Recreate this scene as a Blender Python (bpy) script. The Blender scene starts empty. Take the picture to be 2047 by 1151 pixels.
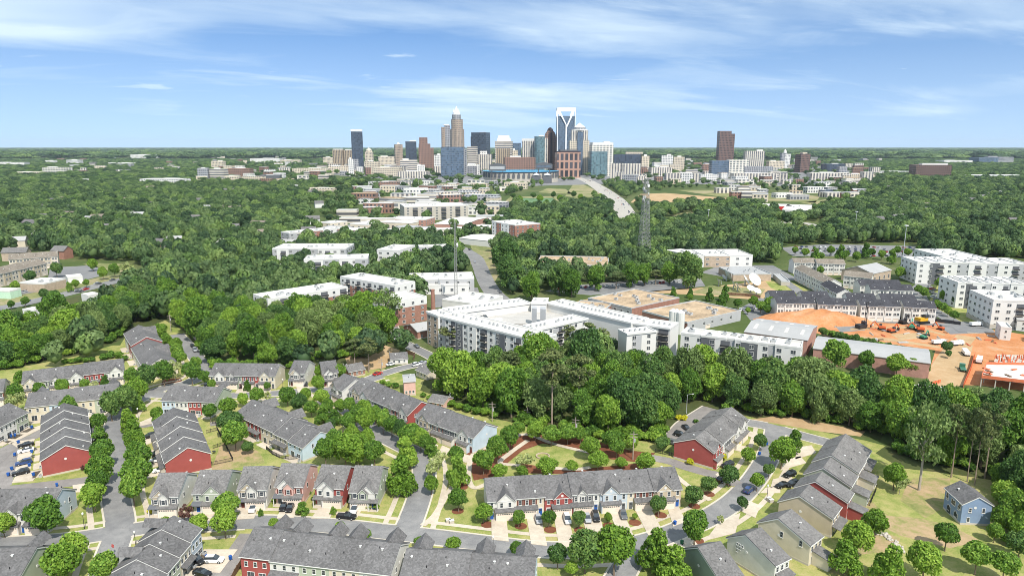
import bpy, math, random
import numpy as np
from mathutils import Vector, Matrix
R = math.radians
random.seed(11)
rng = np.random.default_rng(11)
scene = bpy.context.scene
COL = scene.collection
# ------------------------------------------------------------------ camera geometry (photo measured in its own 2047 x 1151 pixels)
H, F, CX, CY, HOR = 100.0, 1365.0, 1023.5, 575.5, 293.0
PIT = math.atan((CY - HOR) / F)
cp, sp = math.cos(PIT), math.sin(PIT)
def E(px, py, z=0.0):
    """the place at height z that the photo shows at pixel (px, py)"""
    u, v = (px - CX) / F, (CY - py) / F
    dy, dz = cp + v * sp, -sp + v * cp
    t = (z - H) / dz
    return Vector((u * t, dy * t, z))
def proj(x, y, z):
    zc = z - H
    d = y * cp - zc * sp
    return CX + F * x / d, CY - F * (y * sp + zc * cp) / d
def depth(p):
    return p[1] * cp - (p[2] - H) * sp
def z_at(p, py):
    """height above the ground point p that shows at row py"""
    v = (CY - py) / F
    return H + p[1] * (v * cp - sp) / (cp + v * sp)

# ------------------------------------------------------------------ mesh building
class MB:
    def __init__(s): s.v, s.f, s.m = [], [], []
    def poly(s, pts, m=0):
        n = len(s.v); s.v += [tuple(p) for p in pts]; s.f.append(tuple(range(n, n + len(pts)))); s.m.append(m)
    def box(s, x0, x1, y0, y1, z0, z1, m=0, top=None, M=None):
        n = len(s.v)
        p = [(x0, y0, z0), (x1, y0, z0), (x1, y1, z0), (x0, y1, z0), (x0, y0, z1), (x1, y0, z1), (x1, y1, z1), (x0, y1, z1)]
        if M is not None: p = [tuple(M @ Vector(q)) for q in p]
        s.v += p
        for k, q in enumerate(((0, 3, 2, 1), (4, 5, 6, 7), (0, 1, 5, 4), (1, 2, 6, 5), (2, 3, 7, 6), (3, 0, 4, 7))):
            s.f.append(tuple(n + i for i in q)); s.m.append(top if (k == 1 and top is not None) else m)
        return s
    def ext(s, prof, a0, a1, axis='x', m=0, caps=True, edge_m=None):
        """extrude a closed outline: axis x -> outline (y,z); y -> (x,z); z -> (x,y)"""
        n = len(s.v); k = len(prof)
        mk = {'x': lambda a, p: (a, p[0], p[1]), 'y': lambda a, p: (p[0], a, p[1]), 'z': lambda a, p: (p[0], p[1], a)}[axis]
        s.v += [mk(a0, p) for p in prof] + [mk(a1, p) for p in prof]
        ar = sum(prof[i][0] * prof[(i + 1) % k][1] - prof[(i + 1) % k][0] * prof[i][1] for i in range(k))
        flip = (ar < 0) != (a1 < a0)
        if axis == 'y': flip = not flip
        def add(q, mm):
            s.f.append(tuple(reversed(q)) if flip else tuple(q)); s.m.append(mm)
        for i in range(k):
            j = (i + 1) % k
            add((n + i, n + j, n + k + j, n + k + i), edge_m[i] if edge_m else m)
        if caps:
            add(tuple(n + i for i in range(k - 1, -1, -1)), m); add(tuple(n + k + i for i in range(k)), m)
        return s
    def tube(s, p0, p1, r0, r1=None, n=6, m=0, caps=True):
        p0, p1 = Vector(p0), Vector(p1); r1 = r0 if r1 is None else r1
        d = (p1 - p0).normalized(); a = d.orthogonal().normalized(); b = d.cross(a)
        q = len(s.v)
        for p, r in ((p0, r0), (p1, r1)):
            for i in range(n):
                t = 2 * math.pi * i / n
                s.v.append(tuple(p + (a * math.cos(t) + b * math.sin(t)) * r))
        for i in range(n):
            j = (i + 1) % n
            s.f.append((q + i, q + j, q + n + j, q + n + i)); s.m.append(m)
        if caps:
            s.f.append(tuple(q + i for i in range(n - 1, -1, -1))); s.f.append(tuple(q + n + i for i in range(n))); s.m += [m, m]
        return s
    def lathe(s, prof, c=(0, 0, 0), n=12, m=0):
        q = len(s.v)
        for r, z in prof:
            for i in range(n):
                t = 2 * math.pi * i / n
                s.v.append((c[0] + r * math.cos(t), c[1] + r * math.sin(t), c[2] + z))
        for k in range(len(prof) - 1):
            for i in range(n):
                j = (i + 1) % n
                s.f.append((q + k * n + i, q + k * n + j, q + k * n + n + j, q + k * n + n + i)); s.m.append(m)
        s.f.append(tuple(q + (len(prof) - 1) * n + i for i in range(n))); s.m.append(m)
        return s
    def mesh(s, name, mats):
        me = bpy.data.meshes.new(name)
        me.from_pydata(s.v, [], s.f)
        for k in (mats if isinstance(mats, (list, tuple)) else [mats]): me.materials.append(k)
        me.polygons.foreach_set('material_index', s.m)
        me.update()
        return me
    def build(s, name, mats, parent=None, loc=(0, 0, 0), rz=0.0):
        return put(name, s.mesh(name, mats), parent, loc, rz)
def put(name, mesh, parent=None, loc=(0, 0, 0), rz=0.0):
    o = bpy.data.objects.new(name, mesh)
    COL.objects.link(o)
    if parent is not None: o.parent = parent
    o.location = loc
    if rz: o.rotation_euler = (0, 0, rz)
    return o
def tag(o, label=None, cat=None, group=None, kind=None):
    if label: o['label'] = label
    if cat: o['category'] = cat
    if group: o['group'] = group
    if kind: o['kind'] = kind
    return o
def thing(name, label, cat, loc=(0, 0, 0), rz=0.0, group=None):
    o = bpy.data.objects.new(name, None); COL.objects.link(o)
    o.empty_display_size = 0.5
    o.location = loc; o.rotation_euler = (0, 0, rz)
    return tag(o, label, cat, group)
def clone(root, loc, rz, label=None, group=None, scale=None):
    c = root.copy(); COL.objects.link(c); c.location = loc; c.rotation_euler = (0, 0, rz)
    if scale is not None: c.scale = scale
    if label: c['label'] = label
    if group: c['group'] = group
    for ch in root.children:
        k = ch.copy(); COL.objects.link(k); k.parent = c
        for g in ch.children:
            q = g.copy(); COL.objects.link(q); q.parent = k
    return c

# ------------------------------------------------------------------ materials
class NT:
    def __init__(s, name, rough=0.85, spec=0.2):
        s.m = bpy.data.materials.new(name); s.m.use_nodes = True
        s.t = s.m.node_tree; s.b = s.t.nodes['Principled BSDF']
        s.b.inputs['Roughness'].default_value = rough
        s.b.inputs['Specular IOR Level'].default_value = spec
        s._tc = None
    def n(s, kind, **kw):
        x = s.t.nodes.new(kind)
        for k, v in kw.items(): setattr(x, k, v)
        return x
    def l(s, a, b): s.t.links.new(a, b)
    def tc(s, out='Object'):
        if s._tc is None: s._tc = s.n('ShaderNodeTexCoord')
        return s._tc.outputs[out]
    def world(s):
        return s.n('ShaderNodeNewGeometry').outputs['Position']
    def noise(s, scale, detail=3.0, vec=None, rough=0.55):
        x = s.n('ShaderNodeTexNoise'); x.inputs['Scale'].default_value = scale
        x.inputs['Detail'].default_value = detail; x.inputs['Roughness'].default_value = rough
        s.l(vec if vec is not None else s.tc(), x.inputs['Vector'])
        return x.outputs['Fac']
    def math(s, op, a, b=None, c=None):
        x = s.n('ShaderNodeMath', operation=op)
        for i, v in enumerate((a, b, c)):
            if v is None: continue
            if isinstance(v, (int, float)): x.inputs[i].default_value = v
            else: s.l(v, x.inputs[i])
        return x.outputs[0]
    def ramp(s, fac, stops):
        x = s.n('ShaderNodeValToRGB'); e = x.color_ramp.elements
        while len(e) < len(stops): e.new(0.5)
        for k, (p, c) in zip(e, stops): k.position = p; k.color = (*c, 1)
        s.l(fac, x.inputs[0]); return x.outputs[0]
    def mix(s, fac, a, b, mode='MIX'):
        x = s.n('ShaderNodeMix', data_type='RGBA', blend_type=mode)
        for v, i in ((fac, 0), (a, 6), (b, 7)):
            if isinstance(v, (int, float)): x.inputs[i].default_value = v
            elif isinstance(v, tuple): x.inputs[i].default_value = (*v, 1)
            else: s.l(v, x.inputs[i])
        return x.outputs[2]
    def col(s, v):
        if isinstance(v, tuple): s.b.inputs['Base Color'].default_value = (*v, 1)
        else: s.l(v, s.b.inputs['Base Color'])
        return s
    def bump(s, h, dist=0.05, strength=0.6):
        x = s.n('ShaderNodeBump'); x.inputs['Distance'].default_value = dist; x.inputs['Strength'].default_value = strength
        s.l(h, x.inputs['Height']); s.l(x.outputs[0], s.b.inputs['Normal'])
def mul(c, k): return tuple(min(1.0, x * k) for x in c)
_MC = {}
def flat_mat(name, c, var=0.12, scale=0.7, rough=0.8, spec=0.2, metal=0.0):
    """plain paint or stone: weathering at two sizes"""
    key = (name,)
    if key in _MC: return _MC[key]
    t = NT(name, rough, spec); t.b.inputs['Metallic'].default_value = metal
    a = t.noise(scale, 4); b = t.noise(scale * 7, 2)
    f = t.math('ADD', t.math('MULTIPLY', a, 0.7), t.math('MULTIPLY', b, 0.3))
    t.col(t.ramp(f, [(0.3, mul(c, 1 - var)), (0.7, mul(c, 1 + var))]))
    _MC[key] = t.m
    return t.m
def siding(name, c):
    key = ('siding', name)
    if key in _MC: return _MC[key]
    t = NT(name + '_siding', 0.75, 0.25)
    s = t.n('ShaderNodeSeparateXYZ'); t.l(t.tc(), s.inputs[0])
    fr = t.math('FRACT', t.math('MULTIPLY', s.outputs[2], 1 / 0.22))
    lap = t.math('LESS_THAN', fr, 0.16)
    base = t.ramp(t.noise(0.45, 4), [(0.3, mul(c, 0.9)), (0.7, mul(c, 1.06))])
    t.col(t.mix(t.math('MULTIPLY', lap, 0.28), base, mul(c, 0.45)))
    t.bump(fr, 0.02, 0.5)
    _MC[key] = t.m
    return t.m
def shingle(name, c):
    key = ('shingle', name)
    if key in _MC: return _MC[key]
    t = NT(name, 0.92, 0.12)
    v = t.n('ShaderNodeTexVoronoi'); v.inputs['Scale'].default_value = 2.6; t.l(t.tc(), v.inputs['Vector'])
    vs = t.n('ShaderNodeSeparateColor'); t.l(v.outputs['Color'], vs.inputs[0])
    f = t.math('ADD', t.math('MULTIPLY', vs.outputs[0], 0.42), t.math('MULTIPLY', t.noise(0.25, 4), 0.58))
    oi = t.n('ShaderNodeObjectInfo')
    f = t.math('ADD', f, t.math('MULTIPLY', t.math('SUBTRACT', oi.outputs['Random'], 0.5), 0.16))
    t.col(t.ramp(f, [(0.2, mul(c, 0.66)), (0.55, c), (0.85, mul(c, 1.38))]))
    t.bump(t.noise(3.0, 2), 0.03, 0.4)
    _MC[key] = t.m
    return t.m
def brick(name, c, mortar=(0.42, 0.38, 0.34)):
    key = ('brick', name)
    if key in _MC: return _MC[key]
    t = NT(name, 0.9, 0.1)
    f = t.math('ADD', t.math('MULTIPLY', t.noise(0.5, 5), 0.6), t.math('MULTIPLY', t.noise(5.0, 1), 0.4))
    a = t.ramp(f, [(0.3, mul(c, 0.7)), (0.55, c), (0.75, mul(c, 1.3))])
    s = t.n('ShaderNodeSeparateXYZ'); t.l(t.tc(), s.inputs[0])
    lap = t.math('LESS_THAN', t.math('FRACT', t.math('MULTIPLY', s.outputs[2], 4.0)), 0.15)
    t.col(t.mix(t.math('MULTIPLY', lap, 0.35), a, mortar))
    _MC[key] = t.m
    return t.m
def facade(name, wall, glass, bay=3.0, fl=3.6, wu=0.6, wv=0.55, rough=0.7, g_rough=0.12, var=0.5, off=0.0):
    """wall with a grid of windows, each pane with its own tone (used on buildings whose windows are under a pixel or two)"""
    t = NT(name, rough, 0.4)
    s = t.n('ShaderNodeSeparateXYZ'); t.l(t.tc(), s.inputs[0])
    n = t.n('ShaderNodeSeparateXYZ'); t.l(t.tc('Normal'), n.inputs[0])
    u = t.math('SUBTRACT', t.math('MULTIPLY', s.outputs[1], n.outputs[0]), t.math('MULTIPLY', s.outputs[0], n.outputs[1]))
    uu = t.math('ADD', t.math('MULTIPLY', u, 1 / bay), 500.0 + off); vv = t.math('MULTIPLY', s.outputs[2], 1 / fl)
    fu, fv = t.math('FRACT', uu), t.math('FRACT', vv)
    a = t.math('LESS_THAN', t.math('ABSOLUTE', t.math('SUBTRACT', fu, 0.5)), wu / 2)
    b = t.math('LESS_THAN', t.math('ABSOLUTE', t.math('SUBTRACT', fv, 0.52)), wv / 2)
    up = t.math('LESS_THAN', t.math('ABSOLUTE', n.outputs[2]), 0.5)
    msk = t.math('MULTIPLY', t.math('MULTIPLY', a, b), up)
    cell = t.n('ShaderNodeCombineXYZ'); t.l(t.math('FLOOR', uu), cell.inputs[0]); t.l(t.math('FLOOR', vv), cell.inputs[1])
    wn = t.n('ShaderNodeTexWhiteNoise', noise_dimensions='3D'); t.l(cell.outputs[0], wn.inputs['Vector'])
    big = t.noise(0.02, 3)
    gl = t.ramp(t.math('ADD', t.math('MULTIPLY', wn.outputs['Value'], 0.6), t.math('MULTIPLY', big, 0.5)), [(0.15, mul(glass, 1 - var)), (0.9, mul(glass, 1 + var * 1.6))])
    wl = t.ramp(t.noise(0.06, 4), [(0.3, mul(wall, 0.85)), (0.7, mul(wall, 1.1))])
    t.col(t.mix(msk, wl, gl))
    rr = t.math('SUBTRACT', rough, t.math('MULTIPLY', msk, rough - g_rough)); t.l(rr, t.b.inputs['Roughness'])
    return t.m

def ground_mat(name, stops, s1=0.02, s2=0.25, s3=2.0, rough=0.95, w=(0.45, 0.35, 0.2), bump=0.0):
    t = NT(name, rough, 0.1)
    p = t.world()
    f = t.math('ADD', t.math('ADD', t.math('MULTIPLY', t.noise(s1, 4, p), w[0]), t.math('MULTIPLY', t.noise(s2, 4, p), w[1])), t.math('MULTIPLY', t.noise(s3, 2, p), w[2]))
    t.col(t.ramp(f, stops))
    if bump: t.bump(t.noise(s3, 3, p), bump, 0.7)
    return t.m
M = {}
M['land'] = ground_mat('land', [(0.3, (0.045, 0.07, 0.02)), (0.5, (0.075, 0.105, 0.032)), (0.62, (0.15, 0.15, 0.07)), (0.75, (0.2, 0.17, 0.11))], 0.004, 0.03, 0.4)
M['lawn'] = ground_mat('lawn', [(0.36, (0.12, 0.17, 0.035)), (0.46, (0.22, 0.255, 0.07)), (0.53, (0.31, 0.30, 0.105)), (0.62, (0.40, 0.34, 0.16))], 0.05, 0.35, 2.5, w=(0.4, 0.35, 0.25), bump=0.08)
M['field'] = ground_mat('field', [(0.36, (0.11, 0.14, 0.045)), (0.47, (0.20, 0.21, 0.085)), (0.55, (0.29, 0.25, 0.14)), (0.64, (0.36, 0.30, 0.20))], 0.012, 0.05, 0.4)
M['dirt'] = ground_mat('dirt', [(0.3, (0.30, 0.20, 0.11)), (0.5, (0.42, 0.29, 0.16)), (0.7, (0.5, 0.38, 0.24))], 0.05, 0.3, 2.0)
M['clay'] = ground_mat('clay', [(0.34, (0.31, 0.125, 0.055)), (0.45, (0.44, 0.19, 0.08)), (0.54, (0.50, 0.24, 0.115)), (0.62, (0.46, 0.29, 0.18)), (0.68, (0.42, 0.37, 0.31))], 0.025, 0.14, 0.9, w=(.4, .38, .22), bump=0.2)
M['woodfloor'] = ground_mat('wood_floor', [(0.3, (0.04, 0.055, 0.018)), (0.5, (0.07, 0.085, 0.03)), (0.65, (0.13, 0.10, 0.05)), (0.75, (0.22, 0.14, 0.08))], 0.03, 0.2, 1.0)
M['mulch'] = ground_mat('mulch', [(0.3, (0.10, 0.04, 0.022)), (0.5, (0.17, 0.065, 0.036)), (0.7, (0.24, 0.10, 0.06))], 0.1, 0.8, 4.0)
def asphalt_mat(name, stops):
    t = NT(name, .9, .15); p = t.world()
    f = t.math('ADD', t.math('ADD', t.math('MULTIPLY', t.noise(.06, 4, p), .4), t.math('MULTIPLY', t.noise(.35, 4, p), .35)), t.math('MULTIPLY', t.noise(3, 2, p), .25))
    c = t.ramp(f, stops)
    v = t.n('ShaderNodeTexVoronoi', feature='DISTANCE_TO_EDGE'); v.inputs['Scale'].default_value = .13; w = t.n('ShaderNodeVectorMath', operation='ADD'); nz = t.n('ShaderNodeTexNoise'); nz.inputs['Scale'].default_value = .25; t.l(p, nz.inputs['Vector'])
    sc = t.n('ShaderNodeVectorMath', operation='SCALE'); sc.inputs['Scale'].default_value = 6.0; t.l(nz.outputs['Color'], sc.inputs[0]); t.l(p, w.inputs[0]); t.l(sc.outputs[0], w.inputs[1]); t.l(w.outputs[0], v.inputs['Vector'])
    crack = t.math('LESS_THAN', v.outputs['Distance'], .012)
    v2 = t.n('ShaderNodeTexVoronoi'); v2.inputs['Scale'].default_value = .045; t.l(p, v2.inputs['Vector']); sp_ = t.n('ShaderNodeSeparateColor'); t.l(v2.outputs['Color'], sp_.inputs[0])
    patch = t.math('GREATER_THAN', sp_.outputs[0], .8)
    c = t.mix(t.math('MULTIPLY', patch, .09), c, (.06, .06, .062)); c = t.mix(t.math('MULTIPLY', crack, .16), c, (.05, .05, .05))
    t.col(c); return t.m
M['asphalt'] = asphalt_mat('asphalt', [(0.34, (0.155, 0.153, 0.155)), (0.5, (0.215, 0.211, 0.208)), (0.64, (0.285, 0.275, 0.265))])
M['alley'] = asphalt_mat('alley_asphalt', [(0.34, (0.18, 0.165, 0.155)), (0.5, (0.235, 0.215, 0.2)), (0.64, (0.3, 0.275, 0.255))])
M['concrete'] = ground_mat('concrete', [(0.3, (0.36, 0.30, 0.235)), (0.45, (0.48, 0.41, 0.325)), (0.56, (0.55, 0.48, 0.385)), (0.68, (0.62, 0.55, 0.46))], 0.08, 0.6, 3.0)
M['kerb'] = ground_mat('kerb', [(0.3, (0.46, 0.41, 0.33)), (0.7, (0.6, 0.55, 0.46))], 0.1, 0.8, 3.0)
M['parking'] = ground_mat('parking', [(0.3, (0.15, 0.15, 0.155)), (0.5, (0.2, 0.2, 0.2)), (0.7, (0.3, 0.29, 0.27))], 0.02, 0.15, 1.0)
M['highway'] = ground_mat('highway', [(0.3, (0.33, 0.31, 0.28)), (0.7, (0.45, 0.42, 0.37))], 0.02, 0.15, 1.0)
M['turf'] = ground_mat('turf', [(0.3, (0.09, 0.17, 0.08)), (0.7, (0.15, 0.24, 0.12))], 0.02, 0.1, 1.0)
WALLC = {'white': (0.66, 0.645, 0.60), 'cream': (0.62, 0.555, 0.43), 'red': (0.34, 0.082, 0.072), 'blue': (0.46, 0.52, 0.57), 'sage': (0.40, 0.44, 0.34),
         'tan': (0.50, 0.42, 0.31), 'grey': (0.40, 0.41, 0.40), 'beige': (0.60, 0.53, 0.43), 'green': (0.22, 0.27, 0.22), 'deepblue': (0.22, 0.30, 0.43), 'pink': (0.66, 0.42, 0.36),
         'lightblue': (0.50, 0.60, 0.67), 'stone': (0.55, 0.50, 0.43), 'yellow': (0.66, 0.62, 0.38)}
def W(c): return siding(c, WALLC[c])
M['shingle'] = shingle('charcoal_shingles', (0.142, 0.137, 0.135))
M['shingle_brown'] = shingle('weathered_shingles', (0.165, 0.158, 0.152))
M['trim'] = flat_mat('white_trim', (0.64, 0.63, 0.60), 0.06)
M['garage'] = flat_mat('garage_paint', (0.74, 0.63, 0.53), 0.05)
M['glass'] = flat_mat('window_glass', (0.045, 0.055, 0.065), 0.5, 1.5, 0.08, 0.6)
M['darkmetal'] = flat_mat('dark_metal', (0.03, 0.03, 0.032), 0.2, 1.0, 0.5, 0.4)
M['metal'] = flat_mat('galvanised_steel', (0.42, 0.43, 0.43), 0.15, 1.0, 0.5, 0.5)
M['wood'] = flat_mat('weathered_wood', (0.17, 0.105, 0.065), 0.3, 1.2)
M['pole'] = flat_mat('grey_timber', (0.33, 0.28, 0.23), 0.2, 1.0)
M['bark'] = flat_mat('bark', (0.19, 0.145, 0.105), 0.35, 1.5)
M['palebark'] = flat_mat('pale_bark', (0.40, 0.35, 0.29), 0.25, 1.5)
M['redpaint'] = flat_mat('red_paint', (0.5, 0.035, 0.03), 0.1)
M['brownpaint'] = flat_mat('brown_door_paint', (0.16, 0.055, 0.042), 0.1)
M['bluepaint'] = flat_mat('blue_plastic', (0.02, 0.09, 0.33), 0.2)
M['brick'] = brick('red_brick', (0.33, 0.165, 0.12))
M['brick_pink'] = brick('pink_brick', (0.46, 0.25, 0.20))
M['brick_tan'] = brick('tan_brick', (0.46, 0.36, 0.27))
M['roofwhite'] = flat_mat('white_membrane_roof', (0.54, 0.52, 0.485), 0.2, 0.16)
M['roofgrey'] = flat_mat('grey_metal_roof', (0.36, 0.355, 0.345), 0.1, 0.12, 0.55, 0.4)
M['rooftan'] = flat_mat('gravel_roof', (0.40, 0.295, 0.19), 0.5, 0.11)
M['render'] = flat_mat('white_render', (0.66, 0.65, 0.62), 0.05, 0.2)
M['rendergrey'] = flat_mat('grey_render', (0.40, 0.405, 0.41), 0.08, 0.2)
M['panel'] = flat_mat('charcoal_panel', (0.12, 0.125, 0.135), 0.12, 0.3)
M['concwall'] = flat_mat('concrete_wall', (0.46, 0.42, 0.36), 0.12, 0.2)
M['stone'] = flat_mat('cream_stone', (0.62, 0.55, 0.43), 0.1, 0.2)
M['drygrass'] = ground_mat('dry_grass', [(0.38, (0.16, 0.19, 0.06)), (0.47, (0.27, 0.25, 0.10)), (0.53, (0.36, 0.27, 0.15)), (0.62, (0.44, 0.31, 0.19))], .06, .4, 2.5, bump=.08)
M['pinebark'] = flat_mat('pine_bark', (.30, .235, .18), .25, 1.5)
M['foundation'] = flat_mat('foundation_concrete', (.50, .45, .37), .12, .8)
# ------------------------------------------------------------------ foliage
def leaf_mat(name, dark, mid, light, tint=0.35):
    t = NT(name, 0.6, 0.25)
    g = t.n('ShaderNodeNewGeometry'); oi = t.n('ShaderNodeObjectInfo')
    f = t.math('ADD', t.math('MULTIPLY', g.outputs['Random Per Island'], 0.45), t.math('MULTIPLY', t.noise(0.55, 2), 0.35))
    f = t.math('ADD', f, t.math('MULTIPLY', oi.outputs['Random'], tint))
    c = t.ramp(f, [(0.15, dark), (0.55, mid), (0.95, light)])
    t.col(c)
    tr = t.n('ShaderNodeBsdfTranslucent'); t.l(t.mix(0.5, c, (0.25, 0.4, 0.04), 'MULTIPLY'), tr.inputs[0])
    t.l(c, tr.inputs[0])
    mx = t.n('ShaderNodeMixShader'); mx.inputs[0].default_value = 0.28
    out = t.t.nodes['Material Output']
    t.l(t.b.outputs[0], mx.inputs[1]); t.l(tr.outputs[0], mx.inputs[2]); t.l(mx.outputs[0], out.inputs[0])
    return t.m
LEAF = {
    'far': leaf_mat('far_woods_leaves', (0.029, 0.067, 0.024), (0.079, 0.147, 0.048), (0.187, 0.270, 0.095), 0.55),
    'farb': leaf_mat('far_bright_leaves', (0.065, 0.131, 0.035), (0.140, 0.236, 0.060), (0.254, 0.347, 0.105), 0.45),
    'fard': leaf_mat('far_dark_leaves', (0.020, 0.050, 0.022), (0.053, 0.106, 0.042), (0.131, 0.198, 0.073), 0.45),
    'mid': leaf_mat('mid_green_leaves', (0.036, 0.088, 0.015), (0.110, 0.229, 0.029), (0.297, 0.440, 0.065)),
    'bright': leaf_mat('bright_green_leaves', (0.061, 0.132, 0.015), (0.175, 0.310, 0.035), (0.350, 0.488, 0.071)),
    'dark': leaf_mat('dark_green_leaves', (0.030, 0.074, 0.021), (0.081, 0.170, 0.039), (0.217, 0.323, 0.077)),
    'olive': leaf_mat('olive_green_leaves', (0.058, 0.100, 0.027), (0.160, 0.239, 0.068), (0.319, 0.416, 0.136)),
    'pine': leaf_mat('pine_needles', (0.044, 0.076, 0.023), (0.124, 0.170, 0.056), (0.265, 0.292, 0.108)),
    'pale': leaf_mat('pale_green_leaves', (0.160, 0.215, 0.067), (0.354, 0.416, 0.151), (0.601, 0.615, 0.283)),
    'yellow': leaf_mat('yellow_green_leaves', (0.283, 0.307, 0.020), (0.637, 0.615, 0.033), (0.884, 0.799, 0.067)),
    'purple': leaf_mat('bronze_leaves', (0.071, 0.031, 0.030), (0.177, 0.085, 0.067), (0.300, 0.170, 0.117)),
    'wood': leaf_mat('woodland_leaves', (0.024, 0.068, 0.015), (0.091, 0.177, 0.030), (0.283, 0.369, 0.075), 0.55),
}
def leaf_quads(cen, nor, size, rg, jitter=0.55, stretch=1.5):
    n = len(cen)
    nn = nor + rg.normal(0, jitter, (n, 3)); nn /= np.linalg.norm(nn, axis=1)[:, None] + 1e-9
    a = np.cross(nn, rg.normal(0, 1, (n, 3))); a /= np.linalg.norm(a, axis=1)[:, None] + 1e-9
    b = np.cross(nn, a)
    s = size * rg.uniform(0.55, 1.25, n)
    k = 0.5
    pts = np.stack([-a * k * stretch, b * k * 0.9, a * k * stretch, -b * k * 0.9], 1) * s[:, None, None]
    pts[:, 0] += nn * (s * -0.18)[:, None]; pts[:, 2] += nn * (s * -0.18)[:, None]
    return (cen[:, None, :] + pts).reshape(-1, 3)
def quads_mesh(name, v, mat, extra=None):
    me = bpy.data.meshes.new(name)
    n = len(v) // 4
    ev, ef = extra if extra is not None else (np.zeros((0, 3)), [])
    V = np.vstack([v, ev]); 
    me.vertices.add(len(V)); me.vertices.foreach_set('co', V.astype(np.float32).ravel())
    loops = list(range(n * 4)); starts = list(range(0, n * 4, 4)); tot = [4] * n
    for f in ef:
        starts.append(len(loops)); tot.append(len(f)); loops += [n * 4 + i for i in f]
    me.loops.add(len(loops)); me.loops.foreach_set('vertex_index', loops)
    me.polygons.add(len(starts)); me.polygons.foreach_set('loop_start', starts); me.polygons.foreach_set('loop_total', tot)
    me.materials.append(mat); me.update(); me.validate()
    return me
def sphere_pts(n, rg):
    p = rg.normal(0, 1, (n, 3)); return p / np.linalg.norm(p, axis=1)[:, None]
def ico(c, r, sub=1):
    import bmesh
    bm = bmesh.new(); bmesh.ops.create_icosphere(bm, subdivisions=sub, radius=1)
    v = np.array([x.co[:] for x in bm.verts]) * np.array(r) + np.array(c); f = [[q.index for q in p.verts] for p in bm.faces]
    bm.free(); return v, f
def crown(kind, seed, mat, n, size, lobes=16, low=-0.5):
    """leaf faces over many clumps; unit size: radius 1 in plan; z from about -1 to 1 around the crown centre"""
    rg = np.random.default_rng(seed)
    L = []
    if kind == 'round':
        for i in range(lobes):
            d = sphere_pts(1, rg)[0]; d[2] = abs(d[2]) * 1.0 if rg.random() < 0.72 else d[2] * 0.8
            r = rg.uniform(0.30, 0.46)
            L.append((d * (0.98 - r) * rg.uniform(0.75, 1.05) * np.array([1, 1, 1.0]), r))
        L.append((np.zeros(3), 0.62))
    elif kind == 'cone':
        for i in range(lobes):
            z = rg.uniform(-0.85, 1.0); rad = 0.78 * (1 - (z + 0.85) / 2.1) ** 0.7
            t = rg.uniform(0, 6.28); r = rg.uniform(0.26, 0.4) * (1.1 - 0.35 * (z + 0.85) / 1.85)
            L.append((np.array([math.cos(t) * rad, math.sin(t) * rad, z]), r))
        L.append((np.array([0, 0, -0.3]), 0.5)); L.append((np.array([0, 0, 0.4]), 0.36))
    elif kind == 'tall':
        for i in range(lobes):
            d = sphere_pts(1, rg)[0]; d[2] = abs(d[2]) if rg.random() < 0.6 else d[2]
            r = rg.uniform(0.22, 0.40)
            L.append((d * (1.0 - r) * rg.uniform(0.7, 1.12) * np.array([1, 1, 1.15]), r))
        L.append((np.zeros(3), 0.6))
    elif kind == 'loose':
        for i in range(lobes):
            d = sphere_pts(1, rg)[0]; d[2] = d[2] * 0.9 + 0.15
            r = rg.uniform(0.16, 0.30)
            L.append((d * rg.uniform(0.45, 0.95), r))
    elif kind == 'pine':
        for i in range(lobes):
            z = rg.uniform(-0.75, 0.95); t = rg.uniform(0, 6.28); rad = rg.uniform(0.2, 0.85) * math.sqrt(max(0.1, 1 - (z * 0.8) ** 2))
            L.append((np.array([math.cos(t) * rad, math.sin(t) * rad, z]), rg.uniform(0.2, 0.34)))
    C = np.array([c for c, r in L]); Rr = np.array([r for c, r in L])
    w = Rr ** 2; w /= w.sum()
    out_c, out_n = [], []
    idx = rg.choice(len(L), n * 2, p=w)
    d = sphere_pts(n * 2, rg)
    sq = np.array([1, 1, 0.55]) if kind == 'pine' else np.array([1, 1, 0.85])
    p = C[idx] + d * (Rr[idx] * rg.uniform(0.72, 1.08, n * 2))[:, None] * sq
    dist = np.linalg.norm(p[:, None, :] - C[None], axis=2) / Rr[None]
    inner = (dist < 0.62).any(1)
    keep = ~inner & (p[:, 2] > low * 1.9 - 0.05) & ((d[:, 2] > -0.55) | (rg.random(n * 2) < 0.35))
    p, d = p[keep][:n], d[keep][:n]
    nrm = d * 0.75 + p / (np.linalg.norm(p, axis=1)[:, None] + 0.2) * 0.35 + np.array([0, 0, 0.25])
    v = leaf_quads(p, nrm, size, rg, 0.8)
    core = None
    if kind in ('round', 'tall', 'cone'):
        core = ico((0, 0, -0.05), (0.5, 0.5, 0.55), 1)
    return quads_mesh('crown', v, mat, core)
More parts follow.
